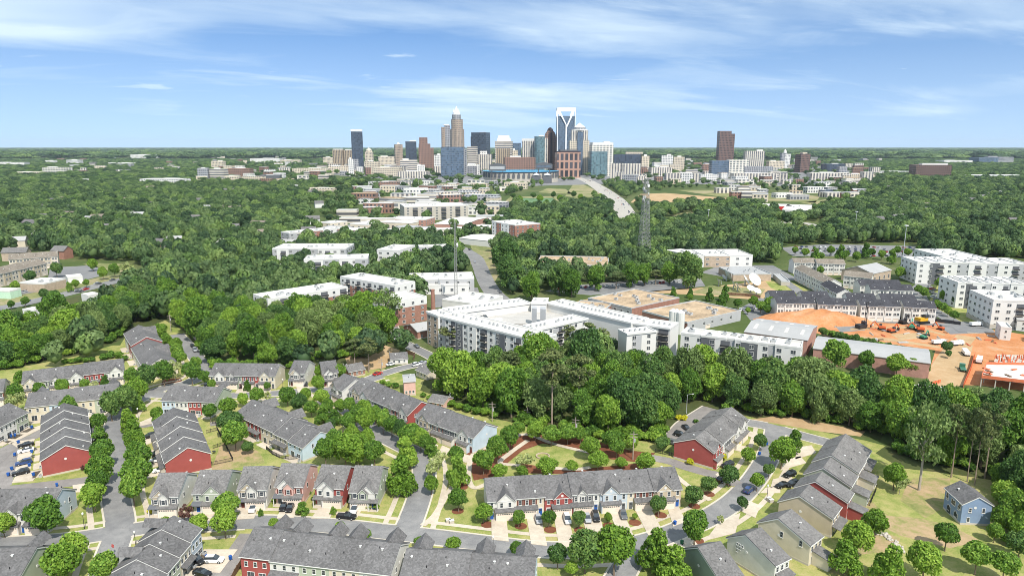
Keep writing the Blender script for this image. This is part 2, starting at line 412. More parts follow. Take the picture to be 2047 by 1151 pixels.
def trunk(seed, h, r, mat, limbs=5, spread=0.55, lean=0.0, top=0.55):
    """unit tree: base at z = 0, branching below height h"""
    rg = random.Random(seed); b = MB()
    p = Vector((0, 0, 0)); rr = r
    for k in range(4):
        q = Vector((lean * (k + 1) / 4 + rg.uniform(-.02, .02), rg.uniform(-.02, .02), h * (k + 1) / 4))
        b.tube(p, q, rr, rr * 0.84, 7, caps=(k == 0)); p = q; rr *= 0.84
    for i in range(limbs):
        t = 6.28 * i / limbs + rg.uniform(-.4, .4)
        s = Vector((lean * .8, 0, h * rg.uniform(0.6, 0.98)))
        e = s + Vector((math.cos(t) * spread * rg.uniform(.6, 1), math.sin(t) * spread * rg.uniform(.6, 1), top * rg.uniform(.6, 1.2)))
        m_ = s.lerp(e, .5) + Vector((0, 0, -.04))
        b.tube(s, m_, rr * .6, rr * .42, 5, caps=False); b.tube(m_, e, rr * .42, rr * .12, 5, caps=False)
    b.tube(p, p + Vector((0, 0, top)), rr, rr * .3, 6, caps=False)
    return b.mesh('trunk', mat)
# every kind: crown meshes (unit radius), crown centre height and vertical half-extent as multiples of the radius, trunk mesh
TREE = {}
def kind(name, shape, leaf, n, size, cz, hz, variants=2, lobes=16, seed=1, bark='bark', trunk_r=0.055, limbs=5, low=-0.5):
    TREE[name] = dict(cz=cz, hz=hz, crowns=[crown(shape, seed * 31 + i, LEAF[leaf], n, size, lobes, low) for i in range(variants)],
                      trunk=trunk(seed, cz * 0.95, trunk_r, M[bark], limbs))
kind('maple', 'round', 'mid', 3300, 0.125, 1.45, 1.21, 3, 26, 1)
kind('elm', 'round', 'bright', 3300, 0.125, 1.40, 1.18, 3, 26, 2)
kind('dusk', 'round', 'dark', 3300, 0.125, 1.45, 1.21, 2, 26, 3)
kind('spire', 'cone', 'mid', 3200, 0.135, 1.75, 1.42, 2, 30, 4)
kind('lime', 'cone', 'bright', 3200, 0.135, 1.75, 1.42, 2, 30, 5)
kind('sparse', 'loose', 'pale', 900, 0.16, 1.45, 1.15, 2, 22, 6, 'palebark', 0.04)
kind('bronze', 'loose', 'purple', 1100, 0.15, 1.3, 1.0, 1, 24, 7)
kind('golden', 'round', 'yellow', 900, 0.2, 0.75, 0.85, 1, 12, 8)
kind('bush', 'round', 'mid', 800, 0.22, 0.62, 0.75, 2, 12, 9)
kind('bushlight', 'round', 'bright', 800, 0.22, 0.62, 0.75, 2, 12, 10)
kind('oak', 'tall', 'mid', 5200, 0.095, 1.35, 1.30, 3, 34, 11, limbs=6)
kind('beech', 'tall', 'bright', 5200, 0.095, 1.35, 1.30, 3, 34, 12, limbs=6)
kind('gum', 'tall', 'dark', 5200, 0.095, 1.35, 1.30, 3, 34, 13, limbs=6)
kind('willow', 'tall', 'olive', 5200, 0.09, 1.35, 1.30, 2, 38, 14, limbs=6)
kind('pine', 'pine', 'pine', 2400, 0.12, 4.3, 1.25, 3, 30, 15, 'pinebark', 0.06, limbs=7)
kind('bare', 'loose', 'olive', 1500, 0.10, 2.0, 1.35, 1, 34, 16, 'palebark', 0.07, limbs=9)
_tc = {}
def tree(name, label, kd, x, y, r, group=None, hk=1.0, rz=None, cat='tree', z=0.0):
    """one tree: an Empty at the foot of the trunk, trunk and crown as parts"""
    T = TREE[kd]; i = random.randrange(len(T['crowns']))
    rz = random.uniform(0, 6.28) if rz is None else rz
    t = thing(name, label, cat, (x, y, z), rz, group)
    c = put('crown', T['crowns'][i], t, (0, 0, T['cz'] * r * hk)); sx_, sy_ = random.uniform(.9, 1.12), random.uniform(.9, 1.12); c.scale = (r * sx_, r * sy_, r * T['hz'] * hk * random.uniform(.94, 1.1)); c.rotation_euler = (random.uniform(-.12, .12), random.uniform(-.12, .12), 0)
    k = put('trunk', T['trunk'], t); k.scale = (r, r, r * hk)
    return t
def at_crown(cx, cy, rp, kd, hk=1.0):
    """foot of a tree whose crown centre shows at (cx, cy) with a radius of rp photo pixels"""
    T = TREE[kd]; hc = 4.0
    for _ in range(6):
        p = E(cx, cy, hc); r = rp * depth(p) / F; hc = T['cz'] * r * hk
    return p.x, p.y, r
ORD = ['first', 'second', 'third', 'fourth', 'fifth', 'sixth', 'seventh', 'eighth', 'ninth', 'tenth', 'eleventh', 'twelfth', 'thirteenth', 'fourteenth', 'fifteenth', 'sixteenth', 'seventeenth', 'eighteenth', 'nineteenth', 'twentieth']
TREES_AT = []
def row_trees(where, items, group, name='street_tree', cat='tree', noun='tree'):
    """items (crown x, crown y, radius px, kind[, height factor]) listed in order along the row; `where` is e.g. 'from the near end of the row ...'"""
    ADJ = {'maple': 'round green', 'elm': 'bright green', 'dusk': 'dark green', 'spire': 'pointed green', 'lime': 'tall bright green', 'sparse': 'sparse pale', 'bronze': 'bronze-leaved', 'golden': 'golden-yellow',
           'bush': 'round green', 'bushlight': 'light green', 'oak': 'big green', 'beech': 'big bright green', 'gum': 'big dark green', 'willow': 'grey-green', 'pine': 'tall', 'bare': 'thin-leaved'}
    for k, it in enumerate(items):
        cx, cy, rp, kd = it[:4]; hk = it[4] if len(it) > 4 else 1.0
        x, y, r = at_crown(cx, cy, rp * (.93 if 'stepped townhouses' in where and group == GS else 1.12 if group == GS else 1.06), kd, hk)
        lab = f"{ADJ[kd]} {noun}, {ORD[k]} {where}" if len(items) > 1 else f"{ADJ[kd]} {noun} {where}"
        tree(name, lab, kd, x, y, r, group, hk, cat=cat); TREES_AT.append((x, y, r))
# ------------------------------------------------------------------ houses
_wm = {}
def window_mesh(w, h, shut=None):
    key = (w, h, shut)
    if key not in _wm:
        b = MB(); mats = [M['trim'], M['glass']]
        b.box(-w / 2, w / 2, -0.07, 0.0, 0, h, 0)
        n = max(1, round(w / 1.0)); pw = (w - 0.12) / n
        for i in range(n):
            x0 = -w / 2 + 0.06 + i * pw
            b.box(x0 + 0.06, x0 + pw - 0.06, -0.09, -0.068, 0.12, h / 2 - 0.04, 1)
            b.box(x0 + 0.06, x0 + pw - 0.06, -0.09, -0.068, h / 2 + 0.04, h - 0.12, 1)
        b.box(-w / 2 - 0.05, w / 2 + 0.05, -0.14, 0.0, -0.1, -0.002, 0)
        if shut:
            mats.append(M[shut])
            for s in (-1, 1):
                a = s * (w / 2 + 0.03); c = s * (w / 2 + 0.42)
                b.box(min(a, c), max(a, c), -0.06, 0, 0.0, h, 2)
        _wm[key] = b.mesh('window', mats)
    return _wm[key]
def shared(key, fn):
    if key not in _wm: _wm[key] = fn()
    return _wm[key]
def garage_mesh(w):
    def f():
        b = MB().box(-w / 2 - .15, w / 2 + .15, -0.05, 0, 0.0, 2.45, 1)
        for i in range(4): b.box(-w / 2, w / 2, -0.09, -0.048, 0.05 + i * .56, 0.57 + i * .56, 0)
        for i in range(int(w / 0.6)): b.box(-w / 2 + .12 + i * .6, -w / 2 + .55 + i * .6, -.1, -.088, 1.85, 2.15, 2)
        return b.mesh('garage_door', [M['garage'], M['trim'], M['glass']])
    return shared(('g', w), f)
def door_mesh(c):
    def f():
        b = MB().box(-.62, .62, -.06, 0, 0, 2.4, 0).box(-.46, .46, -.1, -.058, .05, 2.12, 1).box(-.3, .3, -.115, -.098, 1.35, 1.9, 2)
        return b.mesh('front_door', [M['trim'], M[c], M['glass']])
    return shared(('d', c), f)
def slider_mesh():
    def f():
        b = MB().box(-.95, .95, -.06, 0, 0, 2.15, 0).box(-.85, -.04, -.09, -.058, .1, 2.02, 1).box(.04, .85, -.09, -.058, .1, 2.02, 1)
        return b.mesh('patio_door', [M['trim'], M['glass']])
    return shared('sl', f)
def vent_mesh(): return shared('vent', lambda: MB().box(-.18, .18, -.18, .18, -.15, .28).box(-.26, .26, -.26, .26, .282, .36).mesh('roof_vent', [M['trim']]))
def pipe_mesh(): return shared('pipe', lambda: MB().tube((0, 0, -.15), (0, 0, .55), .1, n=6).mesh('vent_pipe', [M['darkmetal']]))
BUILT = []      # footprints (origin, angle, x0, x1, y0, y1) that trees keep out of
def footprint(o, a, x0, x1, y0, y1): BUILT.append((o.x, o.y, math.cos(a), math.sin(a), x0, x1, y0, y1))
def in_built(x, y, m=0.0):
    for ox, oy, c, s, x0, x1, y0, y1 in BUILT:
        dx, dy = x - ox, y - oy
        u, v = dx * c + dy * s, -dx * s + dy * c
        if x0 - m < u < x1 + m and y0 - m < v < y1 + m: return True
    return False
SHUT = {'white': 'panel', 'cream': 'brownpaint', 'blue': 'trim', 'red': None, 'sage': 'panel', 'tan': 'panel', 'grey': None, 'beige': 'panel', 'pink': 'brownpaint'}
DOORC = ['brownpaint', 'trim', 'redpaint', 'panel', 'bluepaint']
def row(name, label, cat, p1, p2, units, zr=9.0, he=5.7, dF=6.0, dB=6.0, group=None, ends=(None, None), rear='plain', roofm='shingle', detached=False, side_w=True):
    """a terrace or a house: ridge from photo pixel p1 to p2 at height zr, front to the right of that direction.
    units: 'colour:front[:dz[:forward]]', fronts G big gable, g small gable, F flat, D two gables (house), N none"""
    A, B = E(*p1, zr), E(*p2, zr)
    d = B - A; L = math.hypot(d.x, d.y); ang = math.atan2(d.y, d.x)
    root = thing(name, label, cat, (A.x, A.y, 0), ang, group)
    footprint(A, ang, -0.5, L + 0.5, -dF - 2, dB + 1)
    n = len(units); Wd = L / n; rg = random.Random(hash((round(p1[0]), round(p1[1]))) & 0xffff)
    mid = Vector((A.x, A.y, 0)) + Vector((math.cos(ang), math.sin(ang), 0)) * L / 2
    fn = Vector((math.sin(ang), -math.cos(ang), 0))
    seeF = fn.dot(Vector((0, 0, H)) - mid) > -10; seeB = -fn.dot(Vector((0, 0, H)) - mid) > -10
    ax = Vector((math.cos(ang), math.sin(ang), 0))
    seeR = ax.dot(Vector((0, 0, 0)) - (Vector((A.x, A.y, 0)) + ax * L)) > -5; seeL = -ax.dot(-Vector((A.x, A.y, 0))) > -5
    def win(x, y, z, w, h, rz=0.0, shut=None): put('window', window_mesh(w, h, shut), root, (x, y, z), rz)
    slF = (zr - he) / dF; slB = (zr - he) / dB
    prev = None
    for i, u in enumerate(units):
        q = u.split(':') + ['', '', '']
        c, ft, dz, fw = q[0], q[1] or 'F', float(q[2] or 0), float(q[3] or 0)
        x0, x1 = i * Wd, (i + 1) * Wd; yF = -dF - fw
        e, hr = he + dz, zr + dz; eF = e - fw * slF
        prof = [(yF, 0), (dB, 0), (dB, e), (0, hr), (yF, eF)]
        MB().ext(prof, x0 + .012, x1 - .012, 'x').build('wall', W(c), root)
        MB().box(x0 - (.05 if i == 0 else -.02), x1 + (.05 if i == n - 1 else -.02), yF - .05, dB + .05, 0, .55).build('foundation', M['foundation'], root)
        o = .35
        rp = [(yF - o, eF - o * slF + .2), (0, hr + .22), (dB + o, e - o * slB + .2), (dB + o, e - o * slB), (0, hr + .02), (yF - o, eF - o * slF)]
        xa = x0 + .012 - (.28 if i == 0 or (prev is not None and dz > prev) else 0)
        nx = float((units[i + 1].split(':') + ['', '', ''])[2] or 0) if i < n - 1 else -9
        xb = x1 - .012 + (.28 if nx < dz else 0)
        roof_ = MB().ext(rp, xa, xb, 'x', 0).build('roof', M[roofm], root)
        # rake boards where a gable end shows
        for xe, sg, on in ((xa, -1, xa < x0), (xb, 1, xb > x1)):
            if on:
                k = [(yF - o, eF - o * slF - .02), (0, hr), (dB + o, e - o * slB - .02), (dB + o, e - o * slB - .32), (0, hr - .32), (yF - o, eF - o * slF - .32)]
                MB().ext(k, xe + (.03 if sg < 0 else -.10), xe + (.10 if sg < 0 else -.03), 'x').build('rake_board', M['trim'], root)
        if seeF or seeB:
            yy, zz, ss = (yF - o - .06, eF - o * slF + .08, 0) if seeF else (dB + o + .06, e - o * slB + .08, 1)
            MB().box(xa, xb, yy - .05, yy + .05, zz - .08, zz + .08).build('gutter', M['trim'], root)
        for k in range(2):
            yv = rg.uniform(.2, .8) * (dB if (seeB and not seeF) or rg.random() < .4 else -dF)
            zv = hr + .2 - abs(yv) * (slB if yv > 0 else slF)
            put('roof_vent' if k else 'vent_pipe', vent_mesh() if k else pipe_mesh(), roof_, (x0 + Wd * rg.uniform(.15, .85), yv, zv))
        # ---------------- front
        sh = SHUT.get(c); cx = (x0 + x1) / 2
        if ft != 'N' and seeF:
            flip = rg.random() < .5 if not detached else (q[3] == '1')
            gx = x0 + Wd * (.62 if not flip else .38); dx = x0 + Wd * (.14 if not flip else .86)
            gw = min(4.9, Wd * .62)
            gb = 1.1
            bay_ = MB().ext([(yF - gb, 0), (yF - .004, 0), (yF - .004, 3.25), (yF - gb, 2.75)], gx - gw / 2 - .35, gx + gw / 2 + .35, 'x').build('garage_bay', W('stone' if rg.random() < .4 else c), root)
            MB().ext([(yF - gb - .4, 2.66), (yF - .02, 3.3), (yF - .02, 3.46), (yF - gb - .4, 2.82)], gx - gw / 2 - .6, gx + gw / 2 + .6, 'x').build('skirt_roof', M[roofm], root)
            put('garage_door', garage_mesh(round(gw, 1)), bay_, (gx, yF - gb, 0))
            put('front_door', door_mesh(rg.choice(DOORC)), root, (dx, yF, .12))
            if detached:
                pw = 1.5 if Wd > 7 else 1.2
                b = MB().ext([(yF - gb - .5, 2.6), (yF, 3.2), (yF, 3.36), (yF - gb - .5, 2.76)], dx - pw, dx + pw, 'x', 0)
                b.box(dx - pw + .1, dx - pw + .3, yF - gb - .3, yF - gb - .1, 0, 2.65, 1).box(dx + pw - .3, dx + pw - .1, yF - gb - .3, yF - gb - .1, 0, 2.65, 1)
                b.box(dx - pw, dx + pw, yF - gb - .4, yF - .01, 0, .12, 2)
                b.build('porch', [M['panel' if rg.random() < .4 else roofm], M['trim'], M['concrete']], root)
            zs = 3.55
            def gable(xc, w, mat, steep, proud=.35):
                hp = eF + w / 2 * steep; hp = min(hp, hr - .1); yb = -dF * max(0.02, (1 - (hp - e) / (hr - e)))
                yf = yF - proud
                MB().ext([(xc - w / 2, 3.1), (xc + w / 2, 3.1), (xc + w / 2, eF), (xc, hp), (xc - w / 2, eF)], yf, yb, 'y').build('gable_wall', mat, root)
                s2 = (hp - eF) / (w / 2); ov = .3
                pr = [(xc - w / 2 - ov, eF - ov * s2 + .05), (xc, hp + .05), (xc + w / 2 + ov, eF - ov * s2 + .05), (xc + w / 2 + ov, eF - ov * s2 + .25), (xc, hp + .27), (xc - w / 2 - ov, eF - ov * s2 + .25)]
                MB().ext(pr, yf - .3, yb + .6, 'y').build('gable_roof', M[roofm], root)
                pr2 = [(a, z_ - .2) for a, z_ in pr[:3]] + [(a, z_ - .22) for a, z_ in pr[3:]]
                MB().ext(pr2, yf - .27, yf - .2, 'y').build('rake_board', M['trim'], root)
                return yf
            if ft == 'G' or ft == 'D':
                xc = gx if ft == 'G' else x0 + Wd * (.36 if not flip else .64)
                w = Wd * (.58 if ft == 'G' else .56)
                gm = W(c) if (ft == 'G' and rg.random() < .6) else W('white' if c != 'white' else 'tan')
                yf = gable(xc, w, gm, .95)
                put('gable_vent', shared('gv', lambda: MB().tube((0, 0, 0), (0, -.07, 0), .38, n=10).mesh('gable_vent', [M['trim']])), root, (xc, yf, eF + w * .16))
                if ft == 'D':
                    y2 = gable(x0 + Wd * (.50 if not flip else .5), Wd * .34, W('white' if c in ('red', 'tan') else c), 1.0, .75)
                    win(x0 + Wd * .5, y2, zs, 1.1, 1.45, 0, sh)
                    win(x0 + Wd * .2, yf, zs, 1.1, 1.4, 0, sh); win(x0 + Wd * .83, yF, zs, 1.1, 1.4, 0, sh)
                else:
                    for k in (-.5, .5): win(xc + k * w * .5, yf, zs, .95, 1.5)
                    win(dx, yF, zs, .9, 1.5)
            elif ft == 'g':
                yf = gable(gx - .2, Wd * .3, W('white' if c != 'white' else c), 1.1, .2)
                for k in (-.33, 0, .33): win(gx + k * Wd * .75, yF if k else yf, zs, .95, 1.45, 0, sh)
                win(dx, yF, zs, .9, 1.45)
            else:
                for k in (-1, 0, 1): win(gx + k * Wd * .235, yF, zs, .95, 1.5, 0, sh)
                win(dx, yF, zs + .3, .75, 1.3)
        if ft == 'G' and not seeF and not detached and group == G1:
            gw_ = Wd * .62; gx_ = cx + Wd * (.14 if i % 2 else -.14)
            pr = [(gx_ - gw_ / 2, hr - gw_ * .5 + .7), (gx_ + gw_ / 2, hr - gw_ * .5 + .7), (gx_, hr + .65)]
            MB().ext(pr, yF - .3, -.5, 'y').build('gable_roof', M[roofm], root)
        # ---------------- rear
        if seeB:
            for k in (.18, .5, .82): win(x0 + Wd * k, dB, 3.55, .95, 1.35, math.pi)
            win(x0 + Wd * .28, dB, .75, 1.9, 1.4, math.pi)
            put('patio_door', slider_mesh(), root, (x0 + Wd * .68, dB, .1), math.pi)
            if rear == 'skirt' or (rear == 'mix' and i % 2):
                MB().ext([(dB, 3.3), (dB, 3.1), (dB + 1.5, 2.65), (dB + 1.5, 2.8)], x0 + .1, x1 - .1, 'x').build('skirt_roof', M[roofm], root)
            if rear != 'none':
                put('patio_slab', shared(('ps', round(Wd, 1)), lambda: MB().box(-Wd * .36, Wd * .36, 0, 2.8, 0.02, .14).mesh('patio_slab', [M['concrete']])), root, (cx, dB + .005, 0))
                put('air_conditioner', shared('ac', lambda: MB().box(-.4, .4, -.4, .4, 0, .8).lathe([(.3, .802), (.34, .84), (.1, .86)], n=8, m=1).mesh('air_conditioner', [M['metal'], M['darkmetal']])), root, (x0 + Wd * .08 + .3, dB + .75, .0))
        prev = dz
    # ---------------- gable ends
    for xe, rz, see, es in ((L - .012, math.pi / 2, seeR, ends[1]), (.012, -math.pi / 2, seeL, ends[0])):
        if not see: continue
        put('gable_vent', shared('gv', None), root, (xe, .5, he * .82), rz) if 'gv' in _wm else None
        if side_w and es != 'blank':
            for yy, zz in ((-dF * .45, 3.7), (dB * .45, 3.7), (dB * .5, .9)):
                if rg.random() < .75: win(xe, yy, zz, .85, 1.35, rz)
    return root
# ------------------------------------------------------------------ the near housing
G1 = 'terraces of attached townhouses'
G2 = 'detached two-storey houses'
TR, HS = 'townhouse row', 'house'
row('townhouse_row', 'long terrace of seven townhouses, third unit red, with a drive before every garage', TR, (970.5, 955.5), (1347, 932),
    ['white:G:0:.3', 'cream:F', 'red:G:-.35:.3', 'white:g:.05', 'blue:G:.05:.3', 'cream:F:-.35', 'tan:G:-.1:.3'], dF=6.2, dB=6.0, group=G1)
row('townhouse_row', 'grey-roofed terrace seen from behind, its left end unit red, beside a brown alley', TR, (799, 1087.5), (510, 1056),
    ['white:G', 'cream:G', 'sage:G', 'white:G', 'red:G:.3'], dF=6.0, dB=6.8, rear='mix', group=G1)
row('townhouse_row', 'grey-roofed terrace at the lower edge of the photo with a pale blue gable wall', TR, (1070, 1115), (815, 1096.5),
    ['lightblue:G', 'cream:G', 'tan:F:.25', 'white:G'], dF=6.0, dB=7.2, rear='mix', group=G1)
row('townhouse_row', 'stepped terrace with white party-wall edges running diagonally towards the lower edge of the photo', TR, (347.6, 1038.4), (215, 1176),
    ['blue:G:.9', 'cream:F:.45', 'sage:G:0', 'white:F:-.45', 'cream:G:-.9'], dF=5.8, dB=6.6, rear='mix', group=G1)
row('townhouse_row', 'terrace with a sage green gable wall facing right, in the lower left corner', TR, (72, 1094), (-85, 1098),
    ['sage:G', 'cream:F', 'white:G'], dF=6.2, dB=7.2, group=G1)
row('townhouse_row', 'red and white terrace with a slate blue gable wall behind a big lawn tree', TR, (-95, 979), (123, 975.5),
    ['white:G', 'red:G', 'cream:F', 'white:G', 'blue:F'], dF=7.0, dB=5.6, group=G1)
row('townhouse_row', 'five stepped townhouses with a plain red gable wall beside the left car park', TR, (131, 888.4), (129.5, 819),
    ['red:F:0', 'white:F:.6', 'cream:F:1.2', 'white:F:1.8', 'cream:F:2.4'], dF=6.4, dB=6.8, zr=9.2, ends=('blank', None), group=G1)
row('townhouse_row', 'four stepped townhouses with a red gable wall that has two small vents', TR, (347.5, 825), (375, 892.6),
    ['white:F:1.8', 'cream:G:1.2', 'white:F:.6', 'red:F:0'], dF=6.6, dB=6.2, zr=9.2, ends=(None, 'blank'), group=G1)
row('townhouse_row', 'terrace of pale gabled townhouses below the grassy slope, one unit red', TR, (47, 742.5), (245.5, 718.5),
    ['cream:G', 'sage:g', 'white:G', 'red:F:.4', 'white:G:.4'], dF=6.2, dB=5.6, group=G1)
row('townhouse_row', 'white, pale blue and sage terrace seen from behind, below the gabled terrace', TR, (237, 767.5), (59, 785.5),
    ['sage:G:.3', 'cream:F:.3', 'lightblue:F', 'cream:G'], dF=5.6, dB=6.4, rear='plain', group=G1)
row('townhouse_row', 'dark-roofed terrace with a red firewall across its roof at the edge of the woods', TR, (321, 716.3), (277.5, 655),
    ['cream:F:0', 'white:G:0', 'cream:F:0', 'red:F:1.3', 'white:G:1.3'], dF=6.4, dB=6.8, group=G1)
row('townhouse_row', 'cream terrace with a plain cream right gable wall, backing onto the woods', TR, (430.8, 726), (559, 727),
    ['cream:G', 'sage:g', 'red:F', 'cream:G'], dF=6.4, dB=5.6, ends=(None, 'blank'), group=G1)
row('townhouse_row', 'terrace seen from behind with blue, pink-white, red and sage units and a sage gable wall', TR, (446, 774), (342.5, 770.8),
    ['sage:G', 'red:F', 'white:F', 'lightblue:F'], dF=5.8, dB=7.2, ends=('blank', None), group=G1)
row('townhouse_row', 'diagonal terrace with a light blue gable wall and back patios facing the open lawn', TR, (639.7, 857.7), (504.5, 799),
    ['lightblue:G:-.7', 'cream:F:-.35', 'cream:G', 'red:F', 'tan:G'], dF=6.0, dB=7.0, rear='mix', group=G1)
row('townhouse_row', 'far half of the long diagonal terrace, ending in a bare red firewall', TR, (724, 757), (842, 801.5),
    ['white:G:.5', 'cream:G:.25', 'white:F', 'cream:g', 'red:G'], dF=6.4, dB=5.8, group=G1)
row('townhouse_row', 'near half of the long diagonal terrace, ending in a light blue gable wall', TR, (856, 808), (971, 846.5),
    ['white:G:.3', 'cream:g', 'white:F', 'lightblue:G'], dF=6.4, dB=5.8, zr=8.6, ends=(None, 'blank'), group=G1)
row('detached_house', 'white-walled house at the far end of the diagonal terrace', HS, (688, 747), (711, 757), ['white:D'], dF=6.4, dB=6.5, group=G2, detached=True)
row('detached_house', 'white gabled house standing alone beside the cream terrace', HS, (589, 720.5), (619, 721), ['white:D'], dF=7.0, dB=6.0, group=G2, detached=True)
row('detached_house', 'tan gabled house half hidden by a street tree below the pines', HS, (640, 723.5), (670, 720), ['tan:D'], dF=6.5, dB=6.0, group=G2, detached=True)
SIX = [((320, 945.5), (373, 944.5), 'white:D::', 'white house with a blue front door, leftmost of the six facing the camera'), ((402, 940), (463, 939), 'sage:G::', 'sage house with a wide white gable and a dark porch roof'),
       ((489, 932.7), (544, 931.6), 'white:D::', 'white house with a white car on its drive'), ((565, 926), (619, 927), 'pink:D::', 'pink brick house with two black cars on its drive'),
       ((645, 928.3), (700, 931), 'red:D::', 'red-walled house, its right side plain red'), ((711.5, 930.5), (765, 931.6), 'sage:D::1', 'pale house with a long white right wall beside the corner')]
for a, b, u, lab in SIX:
    row('detached_house', lab, HS, a, b, [u], dF=6.6, dB=6.4, zr=9.3, group=G2, detached=True, roofm='shingle_brown')
row('townhouse_row', 'terrace with a red gable wall and small yellow bush, facing the curved right street', TR, (1390, 875.4), (1462, 815.5),
    ['red:G', 'white:F:.2', 'cream:G', 'white:G:.2'], dF=6.2, dB=7.0, zr=8.8, group=G1, ends=('blank', None), roofm='shingle_brown')
EIGHT = [((1675.9, 888.3), (1690.4, 868), 'white', 'white house at the far end of the line of eight along the right street'),
         ((1662, 909), (1677.6, 888), 'beige', 'pale beige house, second from the far end of the line along the right street'),
         ((1646, 934), (1660, 915), 'sage', 'sage house next to the red-walled one'),
         ((1630, 961), (1642.7, 944.2), 'red', 'grey-roofed house with a big red side wall and red back room'),
         ((1598.7, 990), (1617, 969.5), 'tan', 'tan house with a plain wide side wall between the red and the cream house'),
         ((1556, 1035), (1581, 1018.5), 'cream', 'cream house with a one-storey sunroom behind'),
         ((1491, 1068), (1520, 1055), 'white', 'white house with six small stair windows in its side wall'),
         ((1396, 1093), (1439, 1082.5), 'green', 'dark green-sided house nearest the junction, lower right')]
for k, (a, b, c, lab) in enumerate(EIGHT):
    far = k < 3
    rt = row('detached_house', lab, HS, b, a, [c + ':G'], dF=5.2 if not far else 5.0, dB=8.5 if not far else 7.6, zr=9.0, he=5.6, group=G2, roofm='shingle_brown', ends=('blank', 'blank'), rear='none')
    L = (E(*b, 9) - E(*a, 9)).length
    dB = 8.5 if not far else 7.6
    if k in (1, 2, 3, 5):      # one-storey room behind
        b_ = MB().ext([(dB + .01, 0), (dB + 4.2, 0), (dB + 4.2, 2.8), (dB + .01, 3.6)], L * .25, L * .8, 'x')
        b_.build('back_room', W(c), rt)
        MB().ext([(dB + .02, 3.64), (dB + 4.6, 2.78), (dB + 4.6, 2.95), (dB + .02, 3.82)], L * .22, L * .83, 'x').build('back_roof', M['shingle_brown'], rt)
        for q in (.35, .52, .7): put('window', window_mesh(1.0, 1.4), rt, (L * q, dB + 4.2, .9), math.pi)
    else:
        MB().ext([(dB, 3.3), (dB, 3.1), (dB + 2.2, 2.6), (dB + 2.2, 2.8)], .2, L - .2, 'x').build('skirt_roof', M['shingle_brown'], rt)
    if k == 6:
        for (qx, qz) in ((-2.2, 5.2), (-1.4, 5.2), (-.6, 5.2), (-2.2, 4.3), (-1.4, 4.3), (-2.2, 3.4)):
            put('window', window_mesh(.55, .6), rt, (L, qx, qz), math.pi / 2)
    if k == 5:
        for (qx, qz) in ((1.2, 4.3), (6.2, 4.2)): put('window', window_mesh(.9, 1.6), rt, (L, qx, qz), math.pi / 2)
# blue house on the right
bl = row('detached_house', 'blue two-storey house on its own among the trees on the right', HS, (1957, 992), (1921, 961.5), ['deepblue:N'], dF=3.8, dB=3.8, zr=8.4, he=6.2, group=G2, rear='none')
LB = (E(1921, 961.5, 8.4) - E(1957, 992, 8.4)).length
for (x, z) in ((.12, 4), (.42, 3.6), (.55, 3.6), (.85, 4), (.3, 1), (.7, 1)): put('window', window_mesh(.95, 1.6), bl, (LB * x, 3.8, z), math.pi)
# houses at the left edge
row('townhouse_row', 'white and sage terrace end at the left edge of the photo', TR, (17, 806), (-60, 843), ['sage:F', 'white:F', 'white:F'], dF=6, dB=6.6, group=G1)
row('townhouse_row', 'cream gable end at the left edge of the photo below the grassy slope', TR, (-50, 764), (10, 757), ['cream:F', 'cream:F'], dF=6, dB=6, group=G1, ends=(None, 'blank'))
# older low houses between the diagonal terrace and the white apartments
def cottage(label, a, b, col, roof, he, zr, dF, dB, wallm=None):
    r_ = row('cottage', label, HS, a, b, [col + ':N'], zr=zr, he=he, dF=dF, dB=dB, group='older small houses', rear='none', roofm=roof)
    L_ = (E(*b, zr) - E(*a, zr)).length
    if wallm:
        for c_ in r_.children:
            if c_.name.startswith('wall'): c_.data.materials[0] = wallm
    for q in (.2, .5, .8): put('window', window_mesh(1.0, 1.2), r_, (L_ * q, -dF, min(1.0, he - 1.6)))
    return r_
M['roofg'] = M['roofgrey']
cottage('pale pink box house with a shallow metal roof, behind the long diagonal terrace', (806, 753.5), (829, 752), 'pink', 'roofg', 6.0, 6.6, 4.5, 4.5)
cottage('small white cottage with a black roof above the red car', (779, 706), (813, 703.5), 'white', 'shingle', 2.8, 4.6, 4, 4)
cottage('orange brick cottage under the tall pines', (690, 730), (722, 724), 'tan', 'shingle_brown', 2.8, 4.8, 4, 5, M['brick'])
cottage('brown-roofed cottage behind the big yard tree', (846, 727), (868, 736), 'cream', 'shingle_brown', 2.8, 4.6, 4, 4)
cottage('low brown-roofed shed-like cottage beside the hedge', (866, 787), (896, 792), 'pink', 'shingle_brown', 2.6, 4.2, 4, 3.5)
cottage('dark red brick building with a pale metal roof beside the street corner', (820, 648), (862, 641), 'red', 'roofg', 4.2, 6.6, 8, 8, M['brick'])
cottage('small white cottage hidden in the central woods', (1205, 733), (1222, 739), 'cream', 'shingle', 3.0, 4.8, 4, 4)
